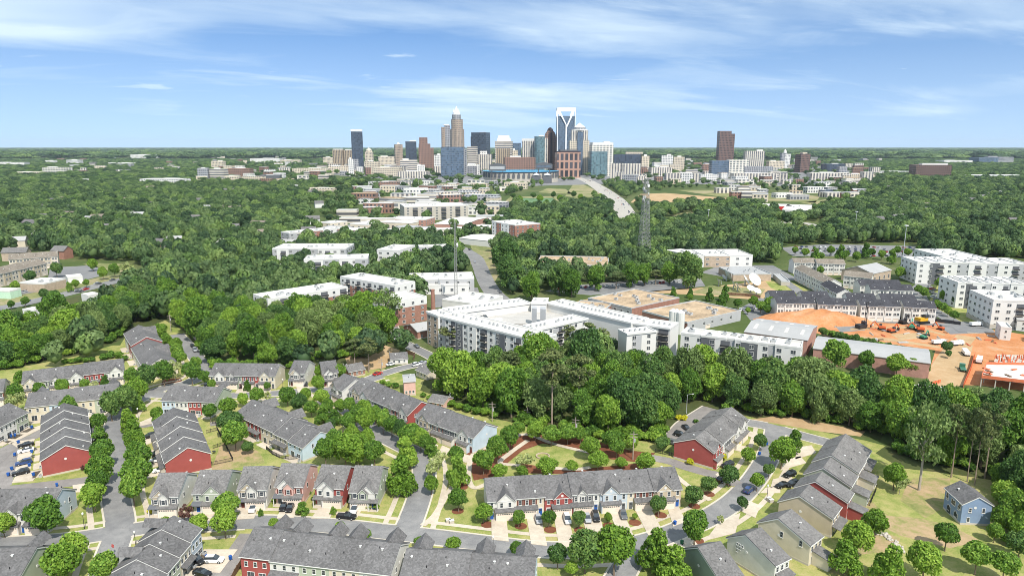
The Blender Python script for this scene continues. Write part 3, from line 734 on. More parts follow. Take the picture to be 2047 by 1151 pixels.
# ------------------------------------------------------------------ ground, streets, lawns
def sheet(name, px, mat, z, kind='structure'):
    b = MB(); pts = [E(x, y, 0) for x, y in px]
    ar = sum(pts[i].x * pts[(i + 1) % len(pts)].y - pts[(i + 1) % len(pts)].x * pts[i].y for i in range(len(pts)))
    if ar < 0: pts.reverse()
    b.poly([(p.x, p.y, z) for p in pts])
    o = b.build(name, mat); tag(o, kind=kind); return o
g = MB(); S = 60000
g.poly([(-S, -300, 0), (S, -300, 0), (S, S, 0), (-S, S, 0)])
tag(g.build('ground', M['land']), kind='structure')
def smooth(pts, n=7):
    P = [Vector((p[0], p[1])) for p in pts]; out = []
    Q = [P[0] * 2 - P[1]] + P + [P[-1] * 2 - P[-2]]
    for i in range(1, len(Q) - 2):
        a, b_, c, d = Q[i - 1:i + 3]
        for k in range(n):
            t = k / n
            out.append(.5 * (2 * b_ + (c - a) * t + (2 * a - 5 * b_ + 4 * c - d) * t * t + (3 * b_ - a - 3 * c + d) * t ** 3))
    out.append(P[-1]); return out
def offs(line, o):
    r_ = []
    for i, p in enumerate(line):
        a = line[max(0, i - 1)]; b_ = line[min(len(line) - 1, i + 1)]; d = (b_ - a).normalized()
        r_.append(p + Vector((-d.y, d.x)) * o)
    return r_
def ribbon(line, o0, o1, z, mb, h=None, keep=None):
    A, B = offs(line, o0), offs(line, o1)
    for i in range(len(line) - 1):
        if keep and not keep((A[i] + B[i] + A[i + 1] + B[i + 1]) / 4): continue
        q = [B[i], A[i], A[i + 1], B[i + 1]]
        ar = sum(q[k].x * q[(k + 1) % 4].y - q[(k + 1) % 4].x * q[k].y for k in range(4))
        if ar < 0: q.reverse()
        mb.poly([(p.x, p.y, z) for p in q])
        if h:
            for k in (0, 1, 2, 3):
                a, b_ = q[k], q[(k + 1) % 4]
                mb.poly([(a.x, a.y, z - h), (b_.x, b_.y, z - h), (b_.x, b_.y, z), (a.x, a.y, z)])
ROADS = []     # (name, world line, width, kerb?, sidewalk side)
def road(name, px, w, mat='asphalt', z=0.024, kerb=True, walk=(), n=7):
    line = smooth([E(x, y) for x, y in px], n)
    ROADS.append((line, w, kerb, walk, name)); z += .0045 * len(ROADS); mb = MB(); ribbon(line, -w / 2, w / 2, z, mb)
    tag(mb.build(name, M[mat]), kind='structure'); return line
def road_gap(p, skip=None, m=0.0):
    best = 1e9
    for line, w, k, wk, nm in ROADS:
        if line is skip: continue
        for i in range(0, len(line) - 1):
            a, b_ = line[i], line[i + 1]; ab = b_ - a; t = max(0, min(1, (p - a).dot(ab) / max(1e-6, ab.length_squared)))
            best = min(best, (p - a - ab * t).length - w / 2)
    return best
# lawn sheets under the housing
NEAR_LAWN = [(-300, 1300), (-260, 740), (0, 742), (150, 738), (240, 690), (262, 655), (330, 640), (372, 664), (430, 748), (560, 760), (700, 742), (760, 735), (850, 760), (990, 838), (1090, 850), (1320, 866), (1345, 840), (1400, 822), (1500, 832), (1640, 862), (1730, 880), (1900, 925), (2200, 960), (2400, 1300)]
sheet('lawn', NEAR_LAWN, M['lawn'], 0.008)
sheet('slope_grass', [(0, 738), (0, 770), (60, 740), (250, 715), (262, 690), (225, 690), (160, 710), (60, 730)], M['lawn'], 0.012)
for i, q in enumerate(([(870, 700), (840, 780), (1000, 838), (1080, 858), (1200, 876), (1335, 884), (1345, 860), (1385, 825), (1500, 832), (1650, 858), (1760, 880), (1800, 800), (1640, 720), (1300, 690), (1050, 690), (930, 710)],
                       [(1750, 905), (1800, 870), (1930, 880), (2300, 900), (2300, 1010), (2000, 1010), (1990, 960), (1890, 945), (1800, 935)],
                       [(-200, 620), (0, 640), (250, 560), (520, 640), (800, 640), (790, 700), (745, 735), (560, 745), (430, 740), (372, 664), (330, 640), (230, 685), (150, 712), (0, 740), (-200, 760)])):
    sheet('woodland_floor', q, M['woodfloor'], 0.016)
sheet('bare_soil', [(1500, 838), (1545, 845), (1640, 862), (1720, 872), (1730, 862), (1620, 840), (1560, 830)], M['dirt'], 0.02)
sheet('dry_lawn', [(1825, 955), (1900, 955), (1895, 1010), (1850, 1035), (1800, 1000), (1810, 975)], M['drygrass'], 0.02)
sheet('dry_lawn', [(1690, 1075), (1760, 1060), (1800, 1075), (1790, 1100), (1700, 1110)], M['drygrass'], 0.02)
sheet('bare_soil', [(690, 715), (770, 690), (800, 700), (770, 735), (700, 745)], M['dirt'], 0.02)
sheet('mulch_bed', [(947, 960), (932, 905), (960, 880), (1030, 868), (1075, 862), (1100, 880), (1045, 900), (1018, 922), (985, 952)], M['mulch'], 0.02)
sheet('mulch_bed', [(1050, 880), (1110, 862), (1180, 878), (1260, 900), (1310, 905), (1290, 925), (1200, 915), (1170, 905), (1110, 890)], M['mulch'], 0.022)
sheet('mulch_bed', [(1040, 925), (1100, 935), (1180, 935), (1280, 925), (1300, 935), (1180, 948), (1040, 945)], M['mulch'], 0.018)
sheet('mulch_bed', [(905, 965), (918, 940), (935, 950), (935, 975), (918, 985)], M['mulch'], 0.02)
sheet('mulch_bed', [(318, 768), (330, 758), (360, 755), (368, 765), (340, 772)], M['mulch'], 0.02)
sheet('park_lawn', [(1060, 900), (1080, 890), (1110, 893), (1150, 905), (1180, 915), (1172, 930), (1120, 935), (1070, 925), (1052, 912)], M['lawn'], 0.026)
# streets
RA = road('street', [(205, 1180), (222, 1110), (240, 1050), (232, 990), (238, 940), (241, 900), (231, 865), (236, 834), (262, 808), (297, 788), (330, 775), (372, 766), (397, 754), (406, 735), (385, 705), (352, 668)], 7.0, walk=(-1, 1))
RB = road('street', [(297, 788), (345, 790), (400, 792), (480, 790), (567, 785), (640, 777), (680, 772), (720, 764), (760, 752)], 6.4, walk=(-1,))
RC = road('street', [(812, 1064), (836, 1000), (848, 950), (838, 912), (800, 890), (765, 872), (730, 848), (700, 822), (672, 798), (650, 779)], 6.8, walk=(-1, 1))
RD = road('street', [(-120, 1100), (0, 1088), (120, 1080), (240, 1062), (330, 1050), (420, 1048), (510, 1043), (590, 1046), (690, 1053), (760, 1061), (870, 1073), (950, 1083), (1060, 1096), (1160, 1099), (1240, 1093), (1310, 1077), (1370, 1054), (1413, 1036), (1465, 1003), (1500, 968), (1526, 930), (1541, 900), (1549, 868), (1550, 850)], 6.8, walk=(-1, 1))
RE = road('street', [(1475, 842), (1530, 851), (1607, 872), (1660, 886)], 6.5)
RF = road('street', [(1292, 1085), (1262, 1115), (1235, 1160), (1215, 1200)], 6.5)
RG = road('street', [(700, 776), (740, 757), (772, 745), (815, 733), (856, 728), (900, 742)], 6.0, walk=())
RH = road('street', [(900, 742), (866, 715), (820, 692), (796, 676), (782, 650)], 6.5)
RJ = road('street', [(1345, 876), (1368, 849), (1395, 831), (1420, 815)], 6.0, 'alley', 0.02)
for nm, px, w in (('alley', [(1300, 914), (1340, 922), (1365, 931), (1410, 944), (1440, 951), (1475, 968)], 4.6),
                  ('alley', [(500, 1066), (480, 1095), (455, 1130), (425, 1175)], 5.4),
                  ('alley', [(96, 855), (76, 868), (50, 880), (20, 895), (-20, 930), (-60, 965)], 5.2),
                  ('alley', [(-60, 985), (20, 978), (90, 970), (160, 962), (225, 952)], 5.4),
                  ('alley', [(246, 850), (290, 850), (320, 842), (330, 828)], 4.4),
                  ('alley', [(420, 848), (448, 843), (470, 838)], 4.0)):
    road(nm, px, w, 'alley', 0.016, kerb=False)
sheet('car_park', [(22, 885), (40, 890), (32, 935), (24, 968), (-20, 985), (-90, 1000), (-90, 930), (-10, 900)], M['alley'], 0.012)
# kerbs, verges' footpaths
kb, fp = MB(), MB()
for ki, (line, w, k, walk, nm) in enumerate(ROADS):
    if not k: continue
    fine = smooth(line, 2)
    for s in (-1, 1):
        ribbon(fine, s * w / 2, s * (w / 2 + .5), 0.13 + .004 * ki, kb, .13 + .004 * ki, keep=lambda p: road_gap(p, line) > 0.05)
    for s in walk:
        ribbon(fine, s * (w / 2 + 2.5), s * (w / 2 + 4.0), 0.034 + .005 * ki, fp, keep=lambda p: road_gap(p, line) > 0.3 and not in_built(p.x, p.y, -1.2))
tag(kb.build('kerb', M['kerb']), kind='structure'); tag(fp.build('footpath', M['concrete']), kind='structure')
def drive(px, z=0.14, name='driveway', mat='concrete'):
    pts = [E(x, y) for x, y in px]
    ar = sum(pts[i].x * pts[(i + 1) % len(pts)].y - pts[(i + 1) % len(pts)].x * pts[i].y for i in range(len(pts)))
    if ar < 0: pts.reverse()
    MB_ = MB().ext([(p.x, p.y) for p in pts], 0.0, z, 'z'); tag(MB_.build(name, M[mat]), kind='structure')
for q in ([(982, 1031), (1012, 1030), (1017, 1082), (983, 1078)], [(1051, 1024), (1079, 1022), (1094, 1091), (1062, 1087)], [(1105, 1020), (1134, 1018), (1150, 1097), (1118, 1095)], [(1158, 1015), (1194, 1014), (1213, 1080), (1180, 1090)],
          [(1212, 1012), (1240, 1010), (1270, 1078), (1246, 1086)], [(1264, 1008), (1296, 1006), (1325, 1062), (1296, 1070)], [(1330, 1003), (1352, 1002), (1371, 1042), (1346, 1052)],
          # six houses
          [(320, 1021), (358, 1018), (345, 1043), (306, 1045)], [(404, 1010), (440, 1008), (425, 1040), (391, 1042)], [(489, 1004), (521, 1002), (508, 1036), (473, 1038)], [(569, 998), (602, 996), (588, 1034), (553, 1036)],
          [(648, 999), (680, 997), (659, 1036), (622, 1036)], [(704, 1003), (734, 1002), (714, 1034), (690, 1036)],
          # left car park side drives
          [(34, 946), (85, 938), (66, 961), (24, 965)], [(34, 922), (62, 917), (62, 936), (30, 942)], [(37, 900), (64, 892), (64, 915), (34, 920)], [(20, 885), (70, 877), (66, 890), (38, 897)], [(0, 880), (60, 856), (90, 848), (80, 858), (20, 888)],
          [(145, 970), (176, 965), (176, 982), (147, 984)],
          # between the two left terraces
          [(285, 948), (335, 935), (337, 944), (289, 958)], [(288, 930), (330, 920), (330, 928), (288, 939)], [(288, 878), (318, 868), (320, 880), (288, 890)], [(285, 904), (325, 895), (325, 904), (285, 914)], [(277, 845), (308, 832), (305, 846), (280, 852)],
          # behind the stepped terrace
          [(408, 1098), (475, 1098), (440, 1145), (380, 1140)],
          # right street
          [(1430, 948), (1450, 936), (1466, 950), (1448, 968)], [(1462, 898), (1480, 890), (1497, 893), (1490, 905)], [(1488, 868), (1500, 862), (1520, 868), (1510, 878)],
          [(1588, 895), (1622, 890), (1632, 905), (1590, 918)], [(1570, 918), (1600, 912), (1612, 925), (1560, 940)], [(1545, 958), (1580, 950), (1588, 962), (1540, 975)], [(1530, 975), (1560, 970), (1560, 985), (1520, 985)],
          [(1495, 1000), (1520, 1010), (1510, 1035), (1478, 1020)], [(1440, 1040), (1480, 1025), (1470, 1065), (1410, 1080)], [(1340, 1090), (1380, 1070), (1400, 1095), (1360, 1110)],
          # diagonal terrace
          [(860, 882), (876, 890), (866, 904), (850, 897)], [(884, 890), (900, 897), (890, 912), (876, 906)], [(918, 905), (942, 911), (932, 925), (912, 918)], [(660, 800), (680, 806), (676, 816), (655, 810)],
          [(566, 776), (586, 776), (584, 786), (562, 786)], [(592, 772), (618, 771), (620, 784), (596, 785)],
          [(450, 768), (462, 776), (440, 784), (425, 784)], [(480, 768), (500, 768), (492, 786), (470, 786)], [(525, 767), (545, 767), (540, 786), (520, 786)]): drive(q)
for q in ([(945, 960), (960, 968), (980, 1000), (930, 1020), (925, 1000), (950, 985)],): pass
path_line = smooth([E(x, y) for x, y in ((845, 1050), (870, 1028), (895, 985), (915, 965))])
mb = MB(); ribbon(path_line, -.9, .9, .11, mb)
for q in ([(975, 966), (950, 975), (938, 962), (938, 930), (950, 905), (1000, 885), (1050, 868), (1100, 885), (1150, 898), (1200, 908)], [(1040, 930), (1000, 925), (1020, 905), (1055, 880)], [(1100, 935), (1150, 938), (1180, 934)], [(1350, 950), (1372, 968), (1395, 985), (1420, 1000)]):
    zq = .115 + .004 * len(mb.f) / 100; ribbon(smooth([E(x, y) for x, y in q]), -.9, .9, zq, mb)
tag(mb.build('footpath', M['concrete']), kind='structure')
sheet('dry_lawn', [(440, 890), (470, 870), (520, 905), (530, 925), (470, 935), (420, 945)], M['drygrass'], .014)
sheet('dry_lawn', [(1700, 960), (1740, 1000), (1775, 1030), (1840, 1035), (1900, 1050), (1960, 1080), (1900, 1095), (1800, 1070), (1720, 1030)], M['drygrass'], .013)
# ------------------------------------------------------------------ trees one can tell apart
GS = 'trees along the housing streets'
row_trees('from the near end beside the five stepped townhouses', [(186, 990, 27, 'elm'), (196, 962, 25, 'maple'), (200, 936, 29, 'maple'), (204, 903, 27, 'maple'), (200, 878, 22, 'spire', .8), (196, 843, 17, 'maple')], GS)
row_trees('from the near end beside the four stepped townhouses', [(264, 974, 32, 'maple'), (270, 942, 31, 'maple'), (274, 909, 28, 'maple'), (271, 882, 23, 'elm'), (265, 862, 20, 'lime', .8), (257, 840, 19, 'lime', .8)], GS)
row_trees('from the left along the bend above the two left terraces', [(220, 808, 22, 'dusk'), (247, 796, 24, 'dusk'), (272, 778, 23, 'elm'), (276, 806, 11, 'spire', .8), (264, 752, 15, 'maple'), (292, 750, 20, 'dusk'), (326, 743, 19, 'maple'), (349, 738, 16, 'sparse'), (382, 742, 18, 'maple'), (391, 727, 12, 'maple'), (408, 753, 11, 'maple')], GS)
row_trees('from the far end beside the dark-roofed terrace by the woods', [(321, 662, 14, 'elm'), (330, 681, 13, 'elm'), (351, 688, 11, 'elm'), (352, 700, 12, 'maple'), (358, 714, 14, 'maple')], GS)
row_trees('from the left in front of the gabled terrace on the slope', [(78, 777, 11, 'maple'), (124, 772, 13, 'elm'), (169, 767, 9, 'maple'), (188, 770, 9, 'sparse'), (209, 761, 7, 'spire'), (39, 752, 10, 'spire', .7)], GS)
row_trees('from the top beside the white and sage terrace', [(30, 782, 14, 'maple'), (34, 802, 17, 'sparse'), (136, 810, 17, 'maple')], GS)
row_trees('from the left behind the four stepped townhouses', [(316, 843, 13, 'maple'), (313, 826, 13, 'elm'), (419, 822, 15, 'maple'), (455, 812, 17, 'elm'), (460, 842, 23, 'dusk'), (469, 868, 24, 'maple'), (495, 893, 11, 'dusk')], 'trees on the open lawn')
row_trees('from the left on the street behind the patio terrace', [(485, 798, 11, 'elm'), (513, 790, 14, 'maple'), (535, 791, 9, 'sparse'), (574, 790, 15, 'maple'), (598, 803, 15, 'dusk'), (622, 815, 13, 'maple'), (642, 793, 14, 'elm'), (645, 828, 13, 'spire', .8), (668, 833, 12, 'spire', .8), (694, 843, 16, 'maple'), (679, 811, 13, 'elm'), (698, 809, 14, 'maple'), (727, 815, 15, 'elm'), (731, 838, 18, 'elm', 1.2)], GS)
row_trees('from the left between the two diagonal terraces', [(610, 790, 12, 'elm', 1.2), (655, 812, 12, 'maple', 1.2), (660, 850, 11, 'dusk', 1.2), (712, 828, 14, 'maple', 1.25), (750, 826, 13, 'elm', 1.2), (765, 838, 15, 'maple', 1.25), (800, 858, 15, 'dusk', 1.2), (828, 862, 14, 'elm', 1.2), (850, 884, 13, 'maple', 1.2), (702, 868, 15, 'elm', 1.2), (668, 880, 16, 'maple', 1.2)], GS)
row_trees('from the left beside the lone white house', [(423, 767, 8, 'elm'), (494, 770, 6, 'spire'), (534, 771, 7, 'maple'), (636, 765, 13, 'elm', 1.1), (642, 742, 12, 'elm'), (679, 742, 14, 'elm')], GS)
row_trees('from the left in the clump beside the light blue gable wall', [(650, 900, 23, 'maple'), (690, 896, 27, 'elm'), (717, 888, 22, 'elm'), (748, 902, 20, 'maple'), (734, 872, 15, 'elm'), (715, 908, 18, 'elm')], 'trees in the clump behind the red house')
row_trees('from the near end left of the centre street', [(803, 948, 25, 'lime', .85), (808, 905, 21, 'lime', .85), (818, 868, 20, 'maple'), (783, 848, 16, 'maple'), (841, 876, 18, 'elm'), (863, 892, 13, 'spire', .8)], GS)
row_trees('from the near end right of the centre street', [(862, 967, 15, 'elm'), (864, 935, 17, 'sparse'), (876, 918, 15, 'sparse'), (914, 938, 21, 'spire', .9), (911, 908, 15, 'maple'), (916, 996, 18, 'maple')], GS)
row_trees('from the left along the front lawns of the seven townhouses', [(967, 1023, 18, 'elm', .9), (1037, 1034, 14, 'maple'), (1097, 1034, 14, 'maple'), (1157, 1034, 14, 'dusk', 1.1), (1216, 1033, 9, 'elm'), (1269, 1031, 6, 'elm'), (1317, 1007, 17, 'dusk', 1.05)], 'small lawn trees in mulch rings')
row_trees('from the left in the little park behind the seven townhouses', [(966, 920, 20, 'maple'), (994, 896, 23, 'maple'), (1018, 872, 20, 'maple'), (1036, 856, 15, 'maple'), (999, 941, 16, 'elm', .8), (1051, 921, 17, 'sparse', .8), (1044, 941, 13, 'elm', .7), (1094, 931, 21, 'elm', .75), (1143, 931, 14, 'elm', .75), (1196, 918, 21, 'elm', .8), (1180, 892, 20, 'elm'), (1233, 893, 16, 'maple'), (1242, 924, 14, 'elm', .7), (1291, 922, 19, 'elm', .75)], 'park trees')
row_trees('from the left along the mulch below the central woods', [(1071, 860, 19, 'elm', .8), (1102, 868, 21, 'maple', .8), (1135, 866, 19, 'maple', .8), (1160, 868, 16, 'maple', .8), (1324, 884, 16, 'dusk', .7), (1262, 884, 17, 'elm', .8), (1218, 876, 17, 'maple', .8)], 'park trees')
row_trees('from the near end along the lower right street', [(1390, 1051, 28, 'maple'), (1386, 988, 18, 'dusk'), (1416, 966, 15, 'dusk'), (1458, 948, 17, 'dusk'), (1496, 909, 14, 'elm'), (1520, 881, 13, 'dusk')], GS)
row_trees('from the far end before the line of eight houses', [(1589, 880, 15, 'spire', .9), (1564, 902, 24, 'elm'), (1538, 938, 12, 'dusk'), (1514, 960, 15, 'elm'), (1484, 1004, 12, 'dusk'), (1440, 1037, 7, 'sparse')], GS)
row_trees('from the left in the clump at the lower edge', [(1115, 1107, 22, 'dusk'), (1170, 1096, 36, 'dusk'), (1229, 1094, 42, 'elm'), (1312, 1098, 33, 'lime', .75), (1350, 1130, 32, 'lime', .75), (1142, 1135, 14, 'elm')], 'big trees at the lower edge')
row_trees('from the left around the lower left junction', [(4, 1046, 20, 'elm'), (88, 1029, 33, 'maple'), (144, 1096, 26, 'elm'), (122, 1123, 33, 'elm'), (208, 1133, 27, 'maple'), (330, 1043, 10, 'elm'), (368, 1024, 14, 'bronze'), (397, 1045, 18, 'elm', .8), (452, 1010, 23, 'maple'), (448, 1041, 25, 'elm')], GS)
row_trees('from the left along the middle of the lower street', [(521, 1023, 5, 'spire', .8), (547, 1045, 11, 'elm', .8), (604, 1014, 11, 'spire', .7), (666, 1019, 6, 'spire', .7), (680, 1051, 11, 'elm', .8), (731, 1067, 12, 'maple', .8), (838, 1083, 11, 'maple', .8), (906, 1086, 15, 'elm', .8), (971, 1099, 9, 'sparse', .8), (1033, 1095, 14, 'maple', .8), (738, 1012, 6, 'sparse', .8), (752, 1012, 6, 'elm', .8)], GS)
row_trees('from the left in the yard below the blue house', [(1690, 1112, 27, 'lime', .8), (1716, 1072, 30, 'elm'), (1750, 1044, 25, 'elm'), (1778, 1128, 30, 'lime', .8), (1849, 1118, 32, 'elm'), (1893, 1068, 24, 'maple'), (1954, 1110, 28, 'maple'), (2009, 1127, 26, 'maple'), (1789, 949, 22, 'elm'), (1800, 968, 14, 'sparse'), (2040, 1085, 24, 'dusk'), (2010, 985, 26, 'elm'), (2032, 1010, 28, 'maple'), (2005, 1035, 22, 'elm'), (2044, 1050, 26, 'elm'), (1990, 1062, 16, 'maple'), (1998, 948, 20, 'maple')], 'yard trees')
GB = 'garden bushes'
row_trees('from the left along the fronts of the six houses', [(301, 1021, 7, 'golden'), (315, 1019, 5, 'bush'), (386, 1010, 7, 'bushlight'), (404, 1008, 6, 'bush'), (484, 1002, 4, 'bush'), (549, 998, 7, 'bushlight'), (563, 997, 5, 'bush'), (628, 995, 7, 'bush'), (642, 998, 6, 'bush'), (697, 1000, 5, 'bush'), (624, 973, 6, 'bushlight'), (616, 985, 7, 'bush')], GB, 'bush', 'bush', 'bush')
row_trees('from the left along the fronts of the seven townhouses', [(1015, 1029, 5, 'bronze'), (1048, 1023, 4, 'bronze'), (1089, 1021, 8, 'bushlight'), (1140, 1018, 7, 'bushlight'), (1195, 1012, 6, 'bushlight'), (1208, 1010, 5, 'bush'), (1249, 1010, 6, 'bushlight'), (1263, 1006, 6, 'bronze'), (1354, 1000, 6, 'bush')], GB, 'bush', 'bush', 'bush')
row_trees('from the near end along the front of the red-ended right terrace', [(1380, 922, 8, 'golden'), (1429, 931, 7, 'bush'), (1446, 912, 8, 'golden', 1.1), (1459, 899, 8, 'golden', 1.1), (1472, 886, 8, 'golden', 1.1), (1442, 923, 4, 'bush')], GB, 'bush', 'bush', 'bush')
row_trees('from the left beside the street end behind the red-ended terrace', [(1357, 834, 7, 'golden'), (1368, 835, 7, 'golden'), (1391, 841, 6, 'bush')], GB, 'bush', 'bush', 'bush')
row_trees('from the left in the hedge on the grassy slope', [(130, 722, 8, 'bush'), (143, 721, 8, 'bush'), (157, 719, 9, 'bush'), (171, 719, 8, 'bush'), (184, 718, 7, 'bush'), (208, 713, 9, 'bush'), (222, 709, 10, 'bush'), (236, 709, 10, 'bush'), (247, 715, 9, 'bush')], 'hedge bushes', 'bush', 'bush', 'bush')
row_trees('from the left in the hedge behind the long diagonal terrace', [(765, 764, 7, 'bushlight'), (778, 768, 8, 'bush'), (791, 770, 8, 'bush'), (846, 789, 7, 'bush'), (860, 794, 8, 'bush'), (874, 800, 8, 'bush'), (888, 806, 9, 'bush'), (902, 806, 10, 'bushlight'), (918, 812, 11, 'bushlight'), (935, 815, 12, 'bush'), (952, 820, 12, 'bush'), (970, 822, 12, 'bushlight'), (988, 828, 11, 'bush')], 'hedge bushes', 'bush', 'bush', 'bush')
row_trees('from the left along the front of the slate-blue-ended terrace', [(38, 1048, 5, 'bush'), (47, 1048, 5, 'bush'), (57, 1047, 5, 'bush'), (165, 934, 5, 'bronze'), (110, 1138, 5, 'bush')], GB, 'bush', 'bush', 'bush')
# single big trees that stand out of the woods
row_trees('in the yard between the old cottages and the white apartments', [(888, 738, 33, 'beech', 1.0)], 'big woodland trees')
row_trees('in front of the tan corner of the white apartments', [(899, 662, 20, 'pine', .45)], 'pines', 'pine_tree')
row_trees('with bare forking limbs beside the blue house', [(1850, 878, 40, 'bare', 1.3)], 'big woodland trees')
row_trees('from the left in the bare-trunked group behind the blue house', [(1916, 846, 25, 'pine', 1.02), (1950, 848, 21, 'pine', 1.3), (1965, 856, 21, 'pine', 1.28), (1986, 838, 25, 'pine', 1.12)], 'pines', 'pine_tree')
row_trees('from the left in the central woods', [(1105, 735, 34, 'pine', .84), (1158, 742, 28, 'pine', .8), (1128, 660, 22, 'pine', .5), (1188, 665, 30, 'pine', .42), (1020, 722, 26, 'pine', .5)], 'pines', 'pine_tree')
row_trees('from the left beside the brick cottage', [(708, 692, 22, 'pine', .45), (735, 694, 23, 'pine', .5), (768, 610, 30, 'bare', .8)], 'pines', 'pine_tree')
row_trees('from the left in the row before the tan-roofed warehouse', [(1063, 572, 22, 'oak'), (1118, 556, 24, 'gum'), (1143, 566, 20, 'oak'), (1190, 556, 18, 'oak'), (1232, 552, 19, 'pine', .3), (1262, 549, 18, 'oak'), (1289, 547, 17, 'oak'), (1312, 546, 17, 'pine', .3), (1340, 545, 17, 'oak'), (1378, 540, 26, 'gum'), (1020, 545, 26, 'gum'), (1012, 512, 26, 'gum')], 'trees along the car park', 'street_tree')
row_trees('from the left behind the tan-roofed warehouse', [(1346, 583, 6, 'spire'), (1380, 585, 6, 'spire'), (1379, 594, 6, 'elm'), (1419, 588, 8, 'spire'), (1450, 586, 9, 'spire'), (1442, 600, 8, 'spire'), (1475, 606, 8, 'maple'), (1506, 602, 10, 'elm'), (1521, 612, 10, 'maple'), (1533, 618, 9, 'maple'), (1495, 620, 6, 'elm')], 'small trees by the warehouse', 'street_tree')
row_trees('from the left before the long grey shed', [(1672, 708, 28, 'maple'), (1732, 718, 18, 'maple'), (1794, 727, 20, 'elm'), (1824, 730, 14, 'elm'), (1845, 735, 12, 'maple'), (1894, 692, 11, 'dusk'), (1896, 706, 7, 'dusk')], 'trees by the grey shed', 'street_tree')
# ------------------------------------------------------------------ woods: polygons of crown tops in the photo, filled with single trees
def inside(poly, x, y):
    c = False; n = len(poly)
    for i in range(n):
        x1, y1 = poly[i]; x2, y2 = poly[i - 1]
        if (y1 > y) != (y2 > y) and x < (x2 - x1) * (y - y1) / (y2 - y1) + x1: c = not c
    return c
WOODS = []
def clear_of(x, y, r, gap, own=0.75):
    if in_built(x, y, gap): return False
    p = Vector((x, y))
    if road_gap(p) < gap: return False
    for a, b_, c in TREES_AT:
        if (a - x) ** 2 + (b_ - y) ** 2 < (own * (r + c)) ** 2: return False
    return True
def wood(poly, n, kinds, rr, label, group, name='woodland_tree', hk=(0.85, 1.15), own=0.62, gap=1.5):
    """poly bounds the tree feet (photo pixels)"""
    xs = [p[0] for p in poly]; ys = [p[1] for p in poly]; done = 0
    W_ = [E(x, y) for x, y in poly]; wx = [p.x for p in W_]; wy = [p.y for p in W_]; wp = [(p.x, p.y) for p in W_]
    for _ in range(n * 40):
        if done >= n: break
        x, y = random.uniform(min(wx), max(wx)), random.uniform(min(wy), max(wy))
        if not inside(wp, x, y): continue
        r = random.uniform(*rr)
        if not clear_of(x, y, r, gap, own): continue
        kd = random.choices([k for k, w in kinds], [w for k, w in kinds])[0]
        if kd == 'pine': tree('pine_tree', 'tall pine standing among the broadleaf trees ' + label, kd, x, y, r * .75, group + ' pines', random.uniform(.55, .68))
        elif kd[:4] == 'bush': tree(name, ('low green' if kd == 'bush' else 'light green') + ' bush ' + label, kd, x, y, r, group, random.uniform(*hk), cat='bush')
        else: tree(name, {'oak': 'full green', 'beech': 'bright green', 'gum': 'dark green', 'willow': 'grey-green', 'bush': 'low green bush-like', 'bushlight': 'low bright green bush-like', 'maple': 'small green', 'elm': 'small bright green', 'dusk': 'small dark'}[kd] + ' broadleaf tree ' + label, kd, x, y, r, group, random.uniform(*hk))
        TREES_AT.append((x, y, r)); done += 1
    return done
MIX = [('oak', 4), ('beech', 3), ('gum', 3), ('willow', 2)]
nw = 0
nw += wood([(905, 775), (880, 795), (985, 828), (1075, 853), (1200, 872), (1325, 878), (1350, 800), (1350, 765), (1180, 748), (1060, 748), (985, 762)], 80, MIX + [('pine', .6)], (4.6, 8.2), 'in the central woods behind the little park', 'central woods')
nw += wood([(1350, 768), (1355, 803), (1400, 815), (1500, 830), (1640, 848), (1745, 870), (1860, 862), (1800, 836), (1640, 806), (1500, 780)], 58, MIX + [('gum', 3)], (5.0, 8.0), 'in the wood between the right terrace and the white apartments', 'right woods')
nw += wood([(1745, 870), (1800, 850), (1870, 840), (2120, 850), (2120, 1100), (2010, 1080), (2010, 955), (1900, 935), (1790, 905)], 40, [('gum', 3), ('oak', 3), ('willow', 1), ('beech', 2)], (4.5, 7.5), 'at the right edge behind the blue house', 'right edge woods', gap=1.0)
nw += wood([(0, 690), (0, 742), (140, 708), (228, 682), (262, 650), (330, 630), (345, 610), (280, 610), (150, 655)], 60, MIX, (4.6, 8), 'in the left woods above the grassy slope', 'left woods')
nw += wood([(358, 655), (425, 733), (560, 738), (640, 715), (690, 712), (735, 712), (790, 690), (775, 640), (640, 640), (520, 640), (390, 625)], 75, MIX, (4.6, 8), 'in the woods behind the cream terrace', 'middle left woods')
nb = 0
for q, lab, gp, n in (([(940, 812), (1000, 832), (1075, 858), (1200, 878), (1335, 886), (1335, 862), (1200, 852), (1075, 834), (960, 806)], 'at the front edge of the central woods', 'undergrowth of the central woods', 80),
    ([(1400, 812), (1500, 827), (1640, 845), (1745, 868), (1850, 868), (1850, 860), (1745, 860), (1640, 837), (1500, 818)], 'at the front edge of the right woods', 'undergrowth of the right woods', 30), ([(1790, 905), (1890, 935), (2010, 950), (2010, 940), (1890, 920), (1790, 892)], 'at the wood edge behind the blue house', 'undergrowth behind the blue house', 26),
    ([(0, 744), (140, 710), (228, 684), (262, 652), (262, 644), (228, 674), (140, 702), (0, 734)], 'at the foot of the left woods', 'undergrowth of the left woods', 36), ([(372, 664), (430, 742), (560, 742), (640, 722), (735, 716), (735, 708), (640, 712), (560, 732), (436, 732), (384, 664)], 'at the wood edge behind the cream terrace', 'undergrowth behind the cream terrace', 46), ([(1990, 960), (2050, 960), (2050, 1090), (2015, 1090)], 'along the right edge of the yard', 'undergrowth at the right edge', 22)):
    nb += wood(q, n, [('bush', 3), ('bushlight', 2)], (1.6, 3.0), lab, gp, 'bush', (.9, 1.4), .45, .6)
